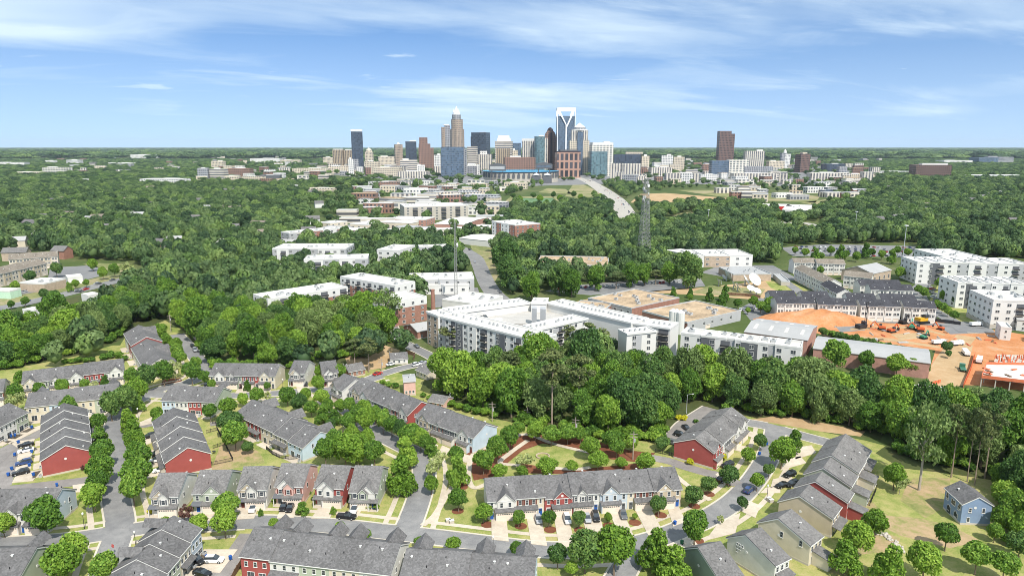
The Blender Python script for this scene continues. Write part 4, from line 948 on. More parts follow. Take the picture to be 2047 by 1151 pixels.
row_trees('from the left among the fields before the motorway', [(1012 + i * 13.5, 384 + (i * 7) % 22, 4.5 + i % 3, ('maple', 'dusk', 'elm')[i % 3]) for i in range(16)], 'trees by the sports fields', 'street_tree')
# ------------------------------------------------------------------ middle distance: flat-roofed buildings
FM = {}
def fm(name, *a, **k):
    if name not in FM: FM[name] = facade(name, *a, **k)
    return FM[name]
def unit_shape(): return shared('rtu', lambda: MB().box(-1.1, 1.1, -.8, .8, 0, 1.3).lathe([(.6, 1.302), (.55, 1.45), (.1, 1.46)], n=8, m=1).mesh('rooftop_unit', [M['metal'], M['darkmetal']]))
def small_unit(): return shared('rtus', lambda: MB().box(-.45, .45, -.45, .45, 0, .95).lathe([(.32, .952), (.3, 1.02), (.05, 1.03)], n=6, m=1).mesh('rooftop_unit', [M['metal'], M['panel']]))
def balcony_mesh(w):
    def f():
        b = MB().box(-w / 2, w / 2, -.02, .0, 0, 2.7, 1).box(-w / 2, w / 2, -1.4, -.021, -.1, .12, 0)
        b.box(-w / 2, w / 2, -1.42, -1.36, .95, 1.05, 2).box(-w / 2, w / 2, -1.41, -1.38, .2, .9, 2)
        return b.mesh('balcony', [M['concwall'], M['panel'], M['darkmetal']])
    return shared(('bal', w), f)
def flat(name, label, a, b, c, h, wall, roof='roofwhite', floors=0, bay=4.0, ww=2.4, wh=1.7, group=None, cat='building', par=.7, base=None, band=None, cols=None, units=3, bals=0, fl=None, sides=True, name_roof='roof', skylights=0, gable=0.0):
    """a, b: left and right end of the camera-side roof edge at height h, c: the roof corner behind b (photo pixels)"""
    A, B, Cc = E(*a, h), E(*b, h), E(*c, h)
    d = B - A; L = math.hypot(d.x, d.y); ang = math.atan2(d.y, d.x)
    e = Cc - B; dep = abs(-e.x * math.sin(ang) + e.y * math.cos(ang)); dep = max(dep, 6)
    root = thing(name, label, cat, (A.x, A.y, 0), ang, group); footprint(A, ang, 0, L, 0, dep)
    rg = random.Random(int(a[0] * 7 + a[1]))
    if gable:
        MB().ext([(0, 0), (dep, 0), (dep, h), (dep / 2, h + gable), (0, h)], 0, L, 'x').build('wall', wall, root)
        MB().ext([(-.3, h + .05), (dep / 2, h + gable + .05), (dep + .3, h + .05), (dep + .3, h + .3), (dep / 2, h + gable + .3), (-.3, h + .3)], -.3, L + .3, 'x').build(name_roof, M[roof], root)
        if skylights:
            sl = gable / (dep / 2)
            for i in range(skylights):
                for s in (.28, .72):
                    y = dep * s; z = h + .3 + (y if s < .5 else dep - y) * sl
                    x = L * (i + .5) / skylights
                    q = [(x - .8, y - dep * .11), (x + .8, y - dep * .11), (x + .8, y + dep * .11), (x - .8, y + dep * .11)]
                    f = lambda yy: h + .38 + (yy if yy < dep / 2 else dep - yy) * sl
                    m_ = MB(); m_.poly([(xx, yy, f(yy)) for xx, yy in q]); m_.build('skylight', M['roofwhite'], root)
    else:
        segs = cols or [(0, 1, wall, 0)]
        for s0, s1, mt, fw in segs:
            x0, x1 = L * s0, L * s1
            MB().box(x0 + .01, x1 - .01, -fw, dep, 0, h - .25, 0).build('wall', mt, root)
            if band: MB().box(x0 - .05, x1 + .05, -fw - .08, dep + .08, h * band[1], h - .251, 0).build('upper_wall', band[0], root)
            # parapet ring
            p = MB(); t = .35
            for bx in ((x0, x1, -fw - .1, -fw + t), (x0, x1, dep - t, dep + .1), (x0, x0 + t, -fw + t + .003, dep - t - .003), (x1 - t, x1, -fw + t + .003, dep - t - .003)): p.box(*bx, h - .249, h + par)
            p.build('parapet', M['trim'] if roof == 'roofwhite' else M['metal'], root)
            MB().box(x0 + .36, x1 - .36, -fw + .36, dep - .36, h - .24, h + .05).build(name_roof, M[roof], root)
            for k in range(max(0, round(units * (s1 - s0)))):
                put('rooftop_unit', unit_shape(), root, (rg.uniform(x0 + 2, x1 - 2), rg.uniform(dep * .2, dep * .8), h + .05), rg.choice((0, 1.57)))
    if base: MB().box(-.12, L + .12, -.12, dep + .12, 0, base[1]).build('base', base[0], root)
    if floors:
        fh = (fl or (h - .6) / floors); cnt = 0
        faces = [('F', L, 0)]
        leftv = (math.cos(ang) * -A.x + math.sin(ang) * -A.y) < 0
        if sides: faces.append(('L', dep, 0) if leftv else ('R', dep, 0))
        for fc, ln, _ in faces:
            nb = max(1, int(ln / bay)); st = ln / nb
            for i in range(nb):
                isb = bals and fc == 'F' and i % bals == bals // 2
                for k in range(floors):
                    if cnt >= 100: break
                    z = k * fh + (fh - wh) * .5 + .3; u = (i + .5) * st
                    fw = 0
                    if cols and fc == 'F':
                        for s0, s1, mt, f_ in cols:
                            if s0 <= u / L < s1: fw = f_
                    ms, nm, zz = (balcony_mesh(round(st * .7, 1)), 'balcony', k * fh + .3) if isb else (window_mesh(ww, wh), 'window', z)
                    if fc == 'F': put(nm, ms, root, (u, -fw - (.081 if band else 0), zz))
                    elif fc == 'L': put(nm, ms, root, (-.05 if band else 0, dep - u, zz), -math.pi / 2)
                    else: put(nm, ms, root, (L + (.05 if band else 0), u, zz), math.pi / 2)
                    cnt += 1
    return root, L, dep
GA = 'apartment buildings in the middle distance'
GW = 'warehouses and low buildings'
# the big white block with the parking deck
def strip_block(name, label, wings, group):
    r_ = None
    for k, (a, b, c, h, fl, bay, bals, cols) in enumerate(wings):
        A, B, Cc = E(*a, h), E(*b, h), E(*c, h)
        if r_ is None: r_ = thing(name, label, 'building', (A.x, A.y, 0), 0, group); O = A
        d = B - A; L = math.hypot(d.x, d.y); ang = math.atan2(d.y, d.x); e = Cc - B; dep = max(6, abs(-e.x * math.sin(ang) + e.y * math.cos(ang)))
        footprint(A, ang, 0, L, 0, dep)
        Mx = Matrix.Translation((A.x - O.x, A.y - O.y, 0)) @ Matrix.Rotation(ang, 4, 'Z')
        hh = h - .02 * k
        rg = random.Random(k + 5)
        def add(nm, mesh, loc, rz=0.0):
            p = Mx @ Vector(loc); put(nm, mesh, r_, p, ang + rz)
        def addm(nm, mb, mt): 
            q = [Mx @ Vector(v) for v in mb.v]; mb.v = [tuple(v) for v in q]; mb.build(nm, mt, r_)
        addm('wing_wall', MB().box(0, L, 0, dep, 0, hh - .3), M['render'])
        for s0, s1, mt, fw in cols or []:
            addm('wall_panel', MB().box(L * s0, L * s1, -fw, -.004, .02, hh - 1.1), M[mt] if isinstance(mt, str) else mt)
        p = MB()
        for bx in ((-.15, L + .15, -.5, .35), (-.15, L + .15, dep - .35, dep + .15)): p.box(*bx, hh - .299, hh + .55)
        for bx in ((-.15, .3, .353, dep - .353), (L - .3, L + .15, .353, dep - .353)): p.box(*bx, hh - .299, hh + .55)
        addm('parapet', p, M['trim'])
        addm('roof', MB().box(.31, L - .31, .36, dep - .36, hh - .3, hh + .02), M['roofwhite'])
        n = int(L / 2.6)
        for i in range(n):
            if rg.random() < .8 and n < 60: add('rooftop_unit', small_unit(), (1.5 + i * 2.6, dep * .5 + (0 if i % 7 else 1.2), hh + .02), 0)
        if fl:
            nb = max(1, int(L / bay)); st = L / nb; fh = (hh - .8) / fl
            for i in range(nb):
                for q in range(fl):
                    u = (i + .5) * st; fw = 0
                    for s0, s1, mt, f_ in cols or []:
                        if s0 <= u / L < s1: fw = f_
                    if bals and i % bals == 2: add('balcony', balcony_mesh(round(st * .75, 1)), (u, -fw, q * fh + .4))
                    else: add('window', window_mesh(1.9, 1.8), (u, -fw, q * fh + 1.1))
    return r_
big = strip_block('apartment_block', 'big white five-storey apartment block wrapped around a rooftop parking deck', [
    ((876, 632), (1075, 682), (1103, 668), 16.5, 5, 4.4, 5, [(.0, .08, 'rendergrey', .3), (.2, .27, 'panel', .25), (.33, .42, 'render', .5), (.46, .5, 'panel', .2), (.62, .7, 'panel', .3), (.8, .92, 'render', .4)]),
    ((853, 623.5), (876, 632), (905, 626), 17.0, 5, 5.0, 0, [(.05, .95, 'brick_tan', .15)]),
    ((905, 627), (1062, 606), (1070, 593), 16.3, 0, 5, 0, None),
    ((1062, 606), (1092, 607), (1104, 597), 17.2, 0, 5, 0, None),
    ((1090, 606), (1262, 646), (1290, 635), 16.4, 0, 5, 0, None),
    ((1075, 660), (1175, 637), (1160, 626), 16.2, 5, 5.2, 4, [(.3, .4, 'rendergrey', .2)]),
    ((1262, 646), (1340, 657), (1352, 645), 16.0, 5, 5, 4, None),
    ((1253, 668), (1312, 662), (1330, 650), 15.7, 5, 5.2, 3, [(.2, .5, 'rendergrey', .2)])], GA)
O_ = big.location
def deck_part(nm, px, z0, z1, mt):
    pts = [E(x, y, z1) for x, y in px]
    ar = sum(pts[i].x * pts[(i + 1) % len(pts)].y - pts[(i + 1) % len(pts)].x * pts[i].y for i in range(len(pts)))
    if ar < 0: pts.reverse()
    MB().ext([(p.x - O_.x, p.y - O_.y) for p in pts], z0, z1, 'z').build(nm, mt, big)
deck_part('parking_deck', [(908, 630), (1062, 610), (1092, 611), (1146, 624), (1070, 648), (985, 645), (944, 642)], 0, 12.2, flat_mat('deck_concrete', (.44, .42, .39), .15, .2))
deck_part('stair_tower', [(1063, 616), (1073, 617), (1073, 612), (1063, 611)], 12, 21, M['rendergrey'])
deck_part('stair_tower', [(1080, 617), (1091, 618), (1091, 613), (1080, 612)], 12, 20.5, M['rendergrey'])
deck_part('plant_room', [(972, 640), (1000, 634), (1006, 638), (980, 644)], 12, 15.5, M['render'])
footprint(E(985, 640), 0, -40, 40, -40, 40)
flat('apartment_block', 'long white apartment block with charcoal panels behind the right woods', (1361, 667), (1601, 697), (1628, 687), 16, M['render'], floors=5, bay=5.6, ww=2.1, wh=1.8, group=GA, bals=6, units=10,
     cols=[(0, .18, M['render'], 0), (.18, .30, M['panel'], .25), (.30, .40, M['render'], 0), (.40, .47, M['rendergrey'], -.6), (.47, .52, M['render'], .3), (.52, .66, M['panel'], .4), (.66, .74, M['render'], .2), (.74, .80, M['rendergrey'], -.4), (.80, 1, M['render'], .3)])
wr, wL, wD = flat('warehouse', 'big flat warehouse with a tan gravel roof and a grey window wall', (1175, 597), (1262.6, 617.6), (1380, 601), 5.4, M['rendergrey'], 'rooftan', 1, 5, 1.6, 2.4, group=GW, units=12, sides=False)
MB().box(wL + .02, wL + .16, .1, wD, 0, 5.6).build('side_cladding', M['brick'], wr)
wr, wL, wD = flat('warehouse', 'tan-roofed warehouse with an orange brick wall beside white silos', (1284, 622.5), (1374, 646), (1491, 624.5), 5.6, M['brick'], 'rooftan', 0, group=GW, units=10)
MB().box(wL + .02, wL + .14, .1, wD, 0, 5.3).build('side_cladding', M['rendergrey'], wr)
for q in (.1, .3, .45, .62, .8): put('window', window_mesh(1.9, 1.8), wr, (wL + .14, wD * q, 2.6), math.pi / 2)
put('loading_door', garage_mesh(4.0), wr, (wL + .14, wD * .37, 0), math.pi / 2)
flat('warehouse', 'small tan-roofed brick annex left of the window wall', (1146, 612), (1212, 618), (1212, 606), 5, M['brick'], 'rooftan', 0, group=GW, units=4)
for k, (x, y) in enumerate(((1344, 664), (1351, 665), (1359, 667))):
    p = E(x, y); t = thing('silo', ['left', 'middle', 'right'][k] + ' one of three white silos at the end of the white block', 'silo', (p.x, p.y, 0), 0, 'white silos')
    MB().lathe([(2.2, 0), (2.2, 12)], n=14).build('tank', M['render'], t); MB().lathe([(2.25, 12.01), (.5, 13.4)], n=14).build('cone_roof', M['render'], t)
flat('warehouse', 'grey metal-roofed hall with rows of skylights and a pink brick front', (1488, 664), (1614, 681), (1642, 653), 8, M['brick_pink'], 'roofgrey', group=GW, gable=2.2, skylights=4)
flat('warehouse', 'long low shed with a plain grey roof beside the building site', (1626, 697), (1859, 727), (1874, 701.5), 7, M['brick_pink'], 'roofgrey', group=GW, gable=1.6)
flat('shop_building', 'low white flat-roofed building at the edge of the building site', (1806, 776), (1850, 792), (1862, 770), 4.5, M['render'], group=GW, units=2)
for args in (('brick apartment block with a white top floor, long side facing the left woods', (535, 600), (695, 574.5), (649.5, 568), 15, 5, 6), ('brick apartment block with curved balconies and a white top floor', (680, 554), (790, 573), (828, 564), 16, 5, 5), ('brick apartment block with a white corner nearest the cream terrace', (680, 604), (716, 617), (836, 589), 14, 4, 6)):
    lab, a, b, c, h, n, bay = args
    flat('apartment_block', lab, a, b, c, h, M['brick'], floors=n, bay=bay, ww=1.9, wh=1.7, group=GA, band=(M['render'], .72), bals=2, units=6)
flat('garage_block', 'low orange brick garage in front of the brick apartments', (585, 632), (632, 624), (612, 616), 4, M['brick'], 'roofgrey', group=GW, units=0)
flat('office_building', 'two-storey pale grey office with a row of dark windows', (817, 560), (948, 557), (946, 545), 9, M['rendergrey'], floors=2, bay=7, ww=2.2, wh=1.8, group=GW, units=6, sides=False)
flat('office_building', 'small white annex below the grey office', (847, 572), (937, 570), (937, 562), 6, M['render'], floors=1, bay=7, ww=2.2, wh=2, group=GW, units=0, sides=False)
flat('warehouse', 'low white-roofed workshop beside the thin lattice mast', (884, 600), (958, 610), (968, 588), 5, M['render'], group=GW, units=5)
GWH = 'white and grey apartments beyond the woods'
flat('apartment_block', 'white and grey apartment block with open balconies above the left woods', (544, 498), (692, 498), (692, 488), 16, M['render'], floors=4, bay=6, ww=2.6, wh=1.9, group=GWH, bals=3, units=8, cols=[(0, .06, M['rendergrey'], 0), (.06, .22, M['render'], .5), (.22, .62, M['rendergrey'], 0), (.62, .92, M['render'], .6), (.92, 1, M['rendergrey'], 0)])
flat('apartment_block', 'nearer white apartment block overlapping the one with open balconies', (607, 520), (735, 517), (733, 509), 17, M['render'], floors=4, bay=6, ww=2.6, wh=1.9, group=GWH, bals=3, units=6, cols=[(0, .3, M['render'], 0), (.3, .55, M['rendergrey'], .4), (.55, .8, M['render'], 0), (.8, 1, M['rendergrey'], .3)])
flat('apartment_block', 'white apartment end wall left of the dark trees', (753, 500), (798, 502), (800, 490), 16, M['render'], floors=4, bay=6, group=GWH, units=3)
flat('apartment_block', 'white apartment wing right of the dark trees, with a grey corner', (838, 494), (896, 492), (896, 489), 16, M['rendergrey'], floors=4, bay=6, group=GWH, units=3)
flat('apartment_block', 'mint, white and brick apartment row climbing to the right', (578, 467), (690, 456), (688, 452), 14, M['render'], floors=4, bay=6, group=GA, units=4, cols=[(0, .14, M['rendergrey'], 0), (.14, .4, M['stone'], 0), (.4, .58, M['brick'], .3), (.58, .85, M['render'], 0), (.85, 1, M['brick'], .3)])
flat('hotel', 'brown and white striped hotel block among trees', (983, 443), (1030, 451), (1066, 445), 20, M['render'], floors=5, bay=6, ww=2, wh=2, group=GA, units=5, cols=[(0, .2, M['render'], 0), (.2, .42, M['brick'], .3), (.42, .75, M['render'], .5), (.75, 1, M['brick'], .2)])
flat('apartment_block', 'wide stone and grey apartment block with stacked balconies', (808, 414), (936, 411), (934, 405), 19, M['concwall'], floors=5, bay=9, ww=3, wh=2.2, group=GA, bals=2, units=8)
flat('shop_building', 'pink brick corner shop with a white upper floor', (775, 438), (850, 440), (848, 434), 8, M['brick_pink'], floors=2, bay=8, group=GW, units=4)
flat('workshop', 'low workshop with a white roof in ridges', (868, 448), (928, 450), (932, 434), 6, M['brick_pink'], group=GW, units=3, gable=1.5)
flat('shop_building', 'white-roofed shop left of the road junction', (700, 448), (735, 450), (733, 442), 6, M['stone'], floors=1, bay=8, group=GW, units=2)
flat('shop_building', 'small shop with three windows beside the colourful apartments', (636, 445), (660, 447), (660, 440), 8, M['stone'], floors=2, bay=8, group=GW, units=1)
flat('warehouse', 'long low white shed beside the striped hotel', (918, 476), (985, 483), (990, 470), 6, M['render'], group=GW, units=0, gable=1.5)
flat('shop_building', 'red-fronted low shop left of the striped hotel', (940, 453), (982, 456), (980, 450), 6, M['redpaint'], group=GW, units=2)
flat('broadcast_building', 'long yellow brick building with a dusty flat roof behind the round trees', (1072, 529), (1218, 532), (1194, 514), 8, M['brick_tan'], 'rooftan', group=GW, units=12)
flat('school_building', 'white and brown two-storey building with a dark left wing', (1384, 512), (1505, 511), (1500, 499), 9.5, M['stone'], floors=2, bay=8, group=GW, units=6, cols=[(0, .2, M['render'], 0), (.2, .62, M['brick_tan'], .4), (.62, 1, M['render'], 0)])
flat('school_building', 'dark grey left wing of the white and brown building', (1331, 501), (1383, 512), (1400, 506), 9, M['panel'], group=GW, units=2, floors=2, bay=7, sides=False)
flat('station_building', 'low brown building with a white-edged roof beside the dishes', (1466, 549), (1542, 548), (1530, 534), 5, M['brick_tan'], 'roofgrey', group=GW, units=4)
flat('covered_walk', 'narrow grey-roofed carport along the small lawn', (1545, 548), (1562, 563), (1575, 561), 3, M['concwall'], 'roofgrey', group=GW, units=0)
GR = 'white apartments at the right'
COLS = [(0, .12, M['render'], 0), (.12, .2, M['panel'], .2), (.2, .36, M['render'], .4), (.36, .46, M['rendergrey'], 0), (.46, .62, M['render'], .4), (.62, .72, M['rendergrey'], 0), (.72, .9, M['render'], .4), (.9, 1, M['rendergrey'], 0)]
flat('apartment_block', 'rearmost white apartment block at the right with a low broad roof', (1828, 499), (1905, 519), (1955, 512), 15, M['render'], floors=4, bay=6, group=GR, units=8)
flat('apartment_block', 'long white apartment block second from the back at the right', (1834, 525), (2060, 529), (2060, 518), 16, M['render'], floors=4, bay=6, ww=2.2, group=GR, bals=4, units=10, cols=COLS)
flat('apartment_block', 'white apartment block with grey balcony bays, third from the back at the right', (1915, 566), (2062, 569), (2062, 556), 16, M['render'], floors=4, bay=6, ww=2.2, group=GR, bals=3, units=8, cols=COLS)
flat('apartment_block', 'nearest white apartment block at the right with a grey stone base', (1986, 601), (2075, 604), (2072, 585), 16, M['render'], floors=4, bay=5, ww=2.2, group=GR, bals=4, units=6, base=(M['concwall'], 2.6))
flat('site_house', 'plain white box house beside the building site', (2001, 655), (2023, 657), (2005, 646), 6.5, M['render'], floors=2, bay=4, ww=1, wh=1.2, group=GW, units=0)
flat('site_house', 'small white house at the right edge behind the building site', (2034, 640), (2060, 642), (2060, 632), 6, M['render'], 'roofgrey', floors=2, bay=4, ww=1, wh=1.2, group=GW, gable=2.5)
# townhouses with black roofs
M['blackroof'] = shingle('black_shingles', (0.06, 0.06, 0.068))
M['brownroof'] = shingle('brown_shingles', (0.22, 0.19, 0.155))
GBK = 'black-roofed townhouse rows'
def blackrow(label, a, b, n, cols=('white', 'white'), roofm='blackroof', zr=12.0, he=9.2, dF=5.2, dB=5.2, group=GBK, fl=3, cut=0):
    us = []
    for i in range(n): us.append(f"{cols[i % len(cols)]}:N:{[0, .02][i % 2]}:{[0, .35][i % 2]}")
    r_ = row('townhouse_row', label, TR, a, b, us, zr=zr, he=he, dF=dF, dB=dB, group=group, rear='none', roofm=roofm, side_w=False)
    L_ = (E(*b, zr) - E(*a, zr)).length; w = L_ / n
    for i in range(n):
        y = -dF - [0, .35][i % 2]
        for k in range(1, fl):
            for q in (.3, .7): put('window', window_mesh(1.5, 1.7), r_, (w * (i + q), y, k * he / fl + .6))
        put('garage_door', garage_mesh(3.0), r_, (w * (i + .5), y, 0))
    return r_
NB = 'front row of black-roofed townhouses, '
blackrow(NB + 'group farthest left', (1548, 593), (1625, 593), 5); blackrow(NB + 'second group from the left', (1632, 595), (1708, 597), 5)
blackrow(NB + 'third group from the left', (1716, 597.5), (1795, 599.5), 5); blackrow(NB + 'group farthest right beside the excavators', (1803, 600), (1866, 602.5), 4)
NB2 = 'middle row of black-roofed townhouses, '
blackrow(NB2 + 'left group beside the small lawn', (1536, 581), (1586, 581), 3); blackrow(NB2 + 'second group from the left', (1600, 582), (1652, 582.5), 4)
blackrow(NB2 + 'third group from the left', (1690, 585.5), (1746, 587), 4); blackrow(NB2 + 'right group', (1757, 587), (1826, 588.5), 5)
blackrow('upper rear row of black-roofed townhouses', (1714, 559), (1796, 560), 5); blackrow('lower rear row of black-roofed townhouses', (1736, 567), (1820, 569), 5)
blackrow('white townhouses with black gables turned sideways', (1656, 560), (1690, 578), 5, dF=5, dB=5)
GGR = 'white townhouses with brown-grey roofs'
for lab, a, b, n in (('left of two rear rows with small dormers', (1583, 516), (1627, 516), 4), ('right of two rear rows with small dormers', (1630, 517.5), (1686, 518.5), 5), ('row before the grey hall', (1690, 541), (1745, 546), 4), ('dark-sided row along the lamp-lit lane', (1603, 529), (1668, 558), 7)):
    blackrow('white brown-roofed townhouses, ' + lab, a, b, n, ('white',), 'brownroof', group=GGR)
flat('church_hall', 'hall with a broad grey pitched roof and tan end wall', (1745, 548), (1782, 540), (1768, 522), 8, M['brick_tan'], 'roofgrey', floors=1, bay=6, ww=2, wh=3, group=GW, gable=4)
# left side
GLT = 'brown-roofed apartments at the left edge'
blackrow('brown-roofed apartment row with brick bays at the left edge', (-30, 540), (75, 517), 7, ('beige', 'tan'), 'brownroof', 13, 9.5, 7, 7, GLT)
blackrow('brown-roofed apartment row behind, ending in a brick gable', (18, 508), (115, 502), 7, ('beige', 'tan'), 'brownroof', 13, 9.5, 7, 7, GLT)
flat('shop_building', 'tan shop with a dark base beside the left main road', (39, 566), (88, 568), (80, 556), 6, M['brick_tan'], group=GW, units=3)
flat('shop_building', 'mint green workshop at the left edge', (-20, 582), (20, 583), (18, 577), 5, flat_mat('mint_paint', (.48, .66, .5)), group=GW, units=0)
flat('petrol_canopy', 'flat white filling-station canopy beside the car park', (135, 556), (165, 553), (155, 549), 5, M['render'], group=GW, units=0)
flat('shop_building', 'white roof showing above the left woods by the main road', (176, 592), (200, 588), (196, 583), 5, M['render'], group=GW, units=0)
flat('shop_building', 'white roof at the lower end of the left main road', (66, 622), (88, 617), (84, 611), 5, M['render'], group=GW, units=0)
flat('church', 'white-roofed church in the distant left woods', (430, 487), (452, 489), (450, 483), 8, M['render'], group=GW, gable=4)
M['mastgrey'] = flat_mat('mast_steel', (.27, .27, .26), .2)
# ------------------------------------------------------------------ masts, chimney, poles
def lattice(name, label, x, yb, yt, w0, w1, n, r=.12, mat='metal', ant=True, dishes=0, z0=0):
    p = E(x, yb); h = z_at(p, yt); t = thing(name, label, 'tower', (p.x, p.y, 0), .3)
    leg, br = [MB() for _ in range(4)], MB()
    f = lambda k: w0 + (w1 - w0) * (k / n) ** .8
    c = [(1, 1), (-1, 1), (-1, -1), (1, -1)]
    for k in range(n):
        z, z2 = h * k / n, h * (k + 1) / n; a, b = f(k) / 2, f(k + 1) / 2
        for i in range(4):
            p0 = (c[i][0] * a, c[i][1] * a, z); p1 = (c[i][0] * b, c[i][1] * b, z2); q0 = (c[(i + 1) % 4][0] * a, c[(i + 1) % 4][1] * a, z); q1 = (c[(i + 1) % 4][0] * b, c[(i + 1) % 4][1] * b, z2)
            leg[i].tube(p0, p1, r * 1.5, n=5, caps=False); br.tube(p0, q1, r, n=4, caps=False); br.tube(q0, p1, r, n=4, caps=False); br.tube(p1, q1, r, n=4, caps=False)
    for l_ in leg: l_.build('leg', M[mat], t)
    br.build('bracing', M[mat], t)
    if ant: MB().tube((0, 0, h), (0, 0, h * 1.05), .15).build('antenna', M['trim'], t)
    for i in range(dishes):
        z = h * (.72 + .27 * i / dishes); a = 1.9 * i
        MB().tube((math.cos(a) * f(n) * .6, math.sin(a) * f(n) * .6, z), (math.cos(a) * (f(n) * .6 + 1), math.sin(a) * (f(n) * .6 + 1), z), 1.2, 1.5, n=10).build('dish', M['trim'], t)
    return t
lattice('radio_mast', 'tall square lattice radio mast with dishes near its top', 1286, 524, 358, 10, 3.0, 22, .115, mat='mastgrey', dishes=8)
lattice('radio_mast', 'thin lattice mast behind the grey office', 912, 604, 445, 2.0, 1.0, 26, .045, mat='mastgrey', dishes=1)
p = E(866, 622); t = thing('chimney_stack', 'free-standing red brick chimney beside the white apartments', 'chimney', (p.x, p.y, 0)); MB().lathe([(1.5, 0), (1.1, 13)], n=10).build('shaft', M['brick'], t); MB().lathe([(1.25, 13.01), (1.25, 13.8)], n=10).build('cap', M['brick'], t)
# ------------------------------------------------------------------ the city centre
GT = 'towers of the city centre'
def tower(name, label, x0, x1, yb, parts, rot=0.0, dr=.8, group=GT, cat='skyscraper'):
    """parts: (x from, x to, y bottom or None for the ground, y top, material, shape, part name), photo pixels; each part a block with its own depth"""
    p = E((x0 + x1) / 2, yb); D = depth(p); k = D / F; t = thing(name, label, cat, (p.x, p.y, 0), rot, group)
    w = (x1 - x0) * k; footprint(p, rot, -w / 2, w / 2, -w * .1, w * dr)
    for j, q in enumerate(parts):
        a, b, y0, y1, mt = q[:5]; shp = q[5] if len(q) > 5 else 'box'; nm = q[6] if len(q) > 6 else 'shaft'; dd = q[7] if len(q) > 7 else dr
        fo = 1 / (abs(math.cos(rot)) + dd * abs(math.sin(rot)))
        wd = (b - a) * k * fo; cx = ((a + b) / 2 - (x0 + x1) / 2) * k; z0 = 0 if y0 is None else z_at(p, y0); z1 = z_at(p, y1)
        dp = wd * dd; cy = (w * dr) / 2 * fo + (-.15 * j)
        m = MB(); X0, X1 = cx - wd / 2, cx + wd / 2
        if shp == 'box': m.box(X0, X1, cy - dp / 2, cy + dp / 2, z0, z1)
        elif shp == 'round': m.lathe([(wd / 2, z0), (wd / 2, z1)], (cx, cy, 0), 24)
        elif shp == 'dome': m.lathe([(wd / 2 * math.cos(a_), z0 + (z1 - z0) * math.sin(a_)) for a_ in [i * math.pi / 14 for i in range(7)]], (cx, cy, 0), 16)
        elif shp == 'pyr': m.lathe([(wd / 2 * 1.2, z0), (wd / 2 * .25, z1)], (cx, cy, 0), 8)
        elif shp == 'spire': m.lathe([(wd / 2, z0), (.2, z1)], (cx, cy, 0), 6)
        elif shp == 'oct': m.lathe([(wd / 2 * 1.05, z0), (wd / 2 * 1.05, z1)], (cx, cy, 0), 8)
        elif shp == 'arch': m.ext([(X0, z0), (X1, z0)] + [(cx + wd / 2 * math.cos(i * math.pi / 10), z0 + (z1 - z0) * math.sin(i * math.pi / 10)) for i in range(1, 10)], cy - dp / 2, cy + dp / 2, 'y')
        elif shp == 'slope': m.ext([(X0, z0), (X1, z0), (X1, z1), (X0, z0 + (z1 - z0) * .6)], cy - dp / 2, cy + dp / 2, 'y')
        elif shp == 'taper': m.lathe([(wd / 2 * 1.41, z0), (wd / 2 * 1.0, z1)], (cx, cy, 0), 4)
        m.build(nm, mt, t)
    return t, p, k
def tf(n, w, g, bay=3., fl=3.6, *a): return fm(n, w, g, bay * 1.9, fl * 1.9, *a)
gb = tf('blue_glass', (.12, .15, .19), (.075, .11, .16), 2.2, 3.8, .82, .7, .35); gd = tf('dark_glass', (.05, .06, .08), (.05, .065, .09), 3, 3.8, .8, .75, .35); gt_ = tf('teal_glass', (.14, .2, .22), (.09, .15, .17), 2.6, 3.5, .8, .8, .3)
rs = tf('rose_granite', (.27, .16, .12), (.05, .05, .055), 3.2, 3.9, .5, .55, .6); cr = tf('cream_stone_windows', (.60, .52, .40), (.09, .09, .10), 3.4, 3.6, .5, .5); wh = tf('white_windows', (.70, .68, .64), (.12, .13, .15), 3.4, 3.5, .55, .5)
vs = tf('white_ribs', (.60, .55, .47), (.13, .13, .14), 4.5, 3.4, .5, .95); br = tf('brown_windows', (.17, .105, .085), (.045, .04, .045), 3.2, 3.7, .55, .6); tn = tf('tan_ribs', (.42, .33, .23), (.10, .09, .085), 4, 3.5, .45, .9)
gy = tf('grey_windows', (.33, .33, .34), (.08, .09, .11), 3.2, 3.6, .6, .55); hz = tf('striped_floors', (.58, .53, .45), (.12, .12, .13), 50, 3.7, 1.0, .5); pkb = tf('pink_granite_bays', (.40, .24, .18), (.055, .05, .055), 8, 14, .62, .78)
bt = tf('beige_tower_windows', (.36, .285, .22), (.11, .10, .10), 3.0, 3.9, .5, .6); ww_ = tf('white_grid', (.66, .62, .54), (.12, .13, .14), 6, 4, .6, .6)
MW = M['render']; DK = M['panel']; GRN = flat_mat('copper_green', (.25, .42, .34)); DM = flat_mat('dark_dome', (.05, .035, .04), .2); STL = flat_mat('white_steel', (.82, .83, .84), .05)
tower('tower', 'dark slab tower with a white crown standing alone at the left of the skyline', 703, 729, 345, [(704, 729, None, 263.5, gd), (703.5, 729, 263, 258.5, MW, 'box', 'crown'), (706, 719, None, 318, gy, 'box', 'podium', 1.4)], R(12), .7)
tower('tower', 'left of the twin ribbed beige slabs beside the dark slab tower', 665, 687, 338, [(665, 687, None, 299.5, tn), (667, 685, 300, 297.8, MW, 'box', 'roof_edge')], R(-10), .5)
tower('tower', 'right of the twin ribbed beige slabs beside the dark slab tower', 688, 706, 338, [(688, 706, None, 300.5, tn), (690, 704, 301, 298.8, MW, 'box', 'roof_edge')], R(-10), .5)
tower('church_tower', 'pinkish domed tower right of the dark slab tower', 729, 746, 336, [(730, 745, None, 304, cr), (731, 744, 304, 297, cr, 'dome', 'dome'), (736, 739, 298, 293, MW, 'spire', 'spire')])
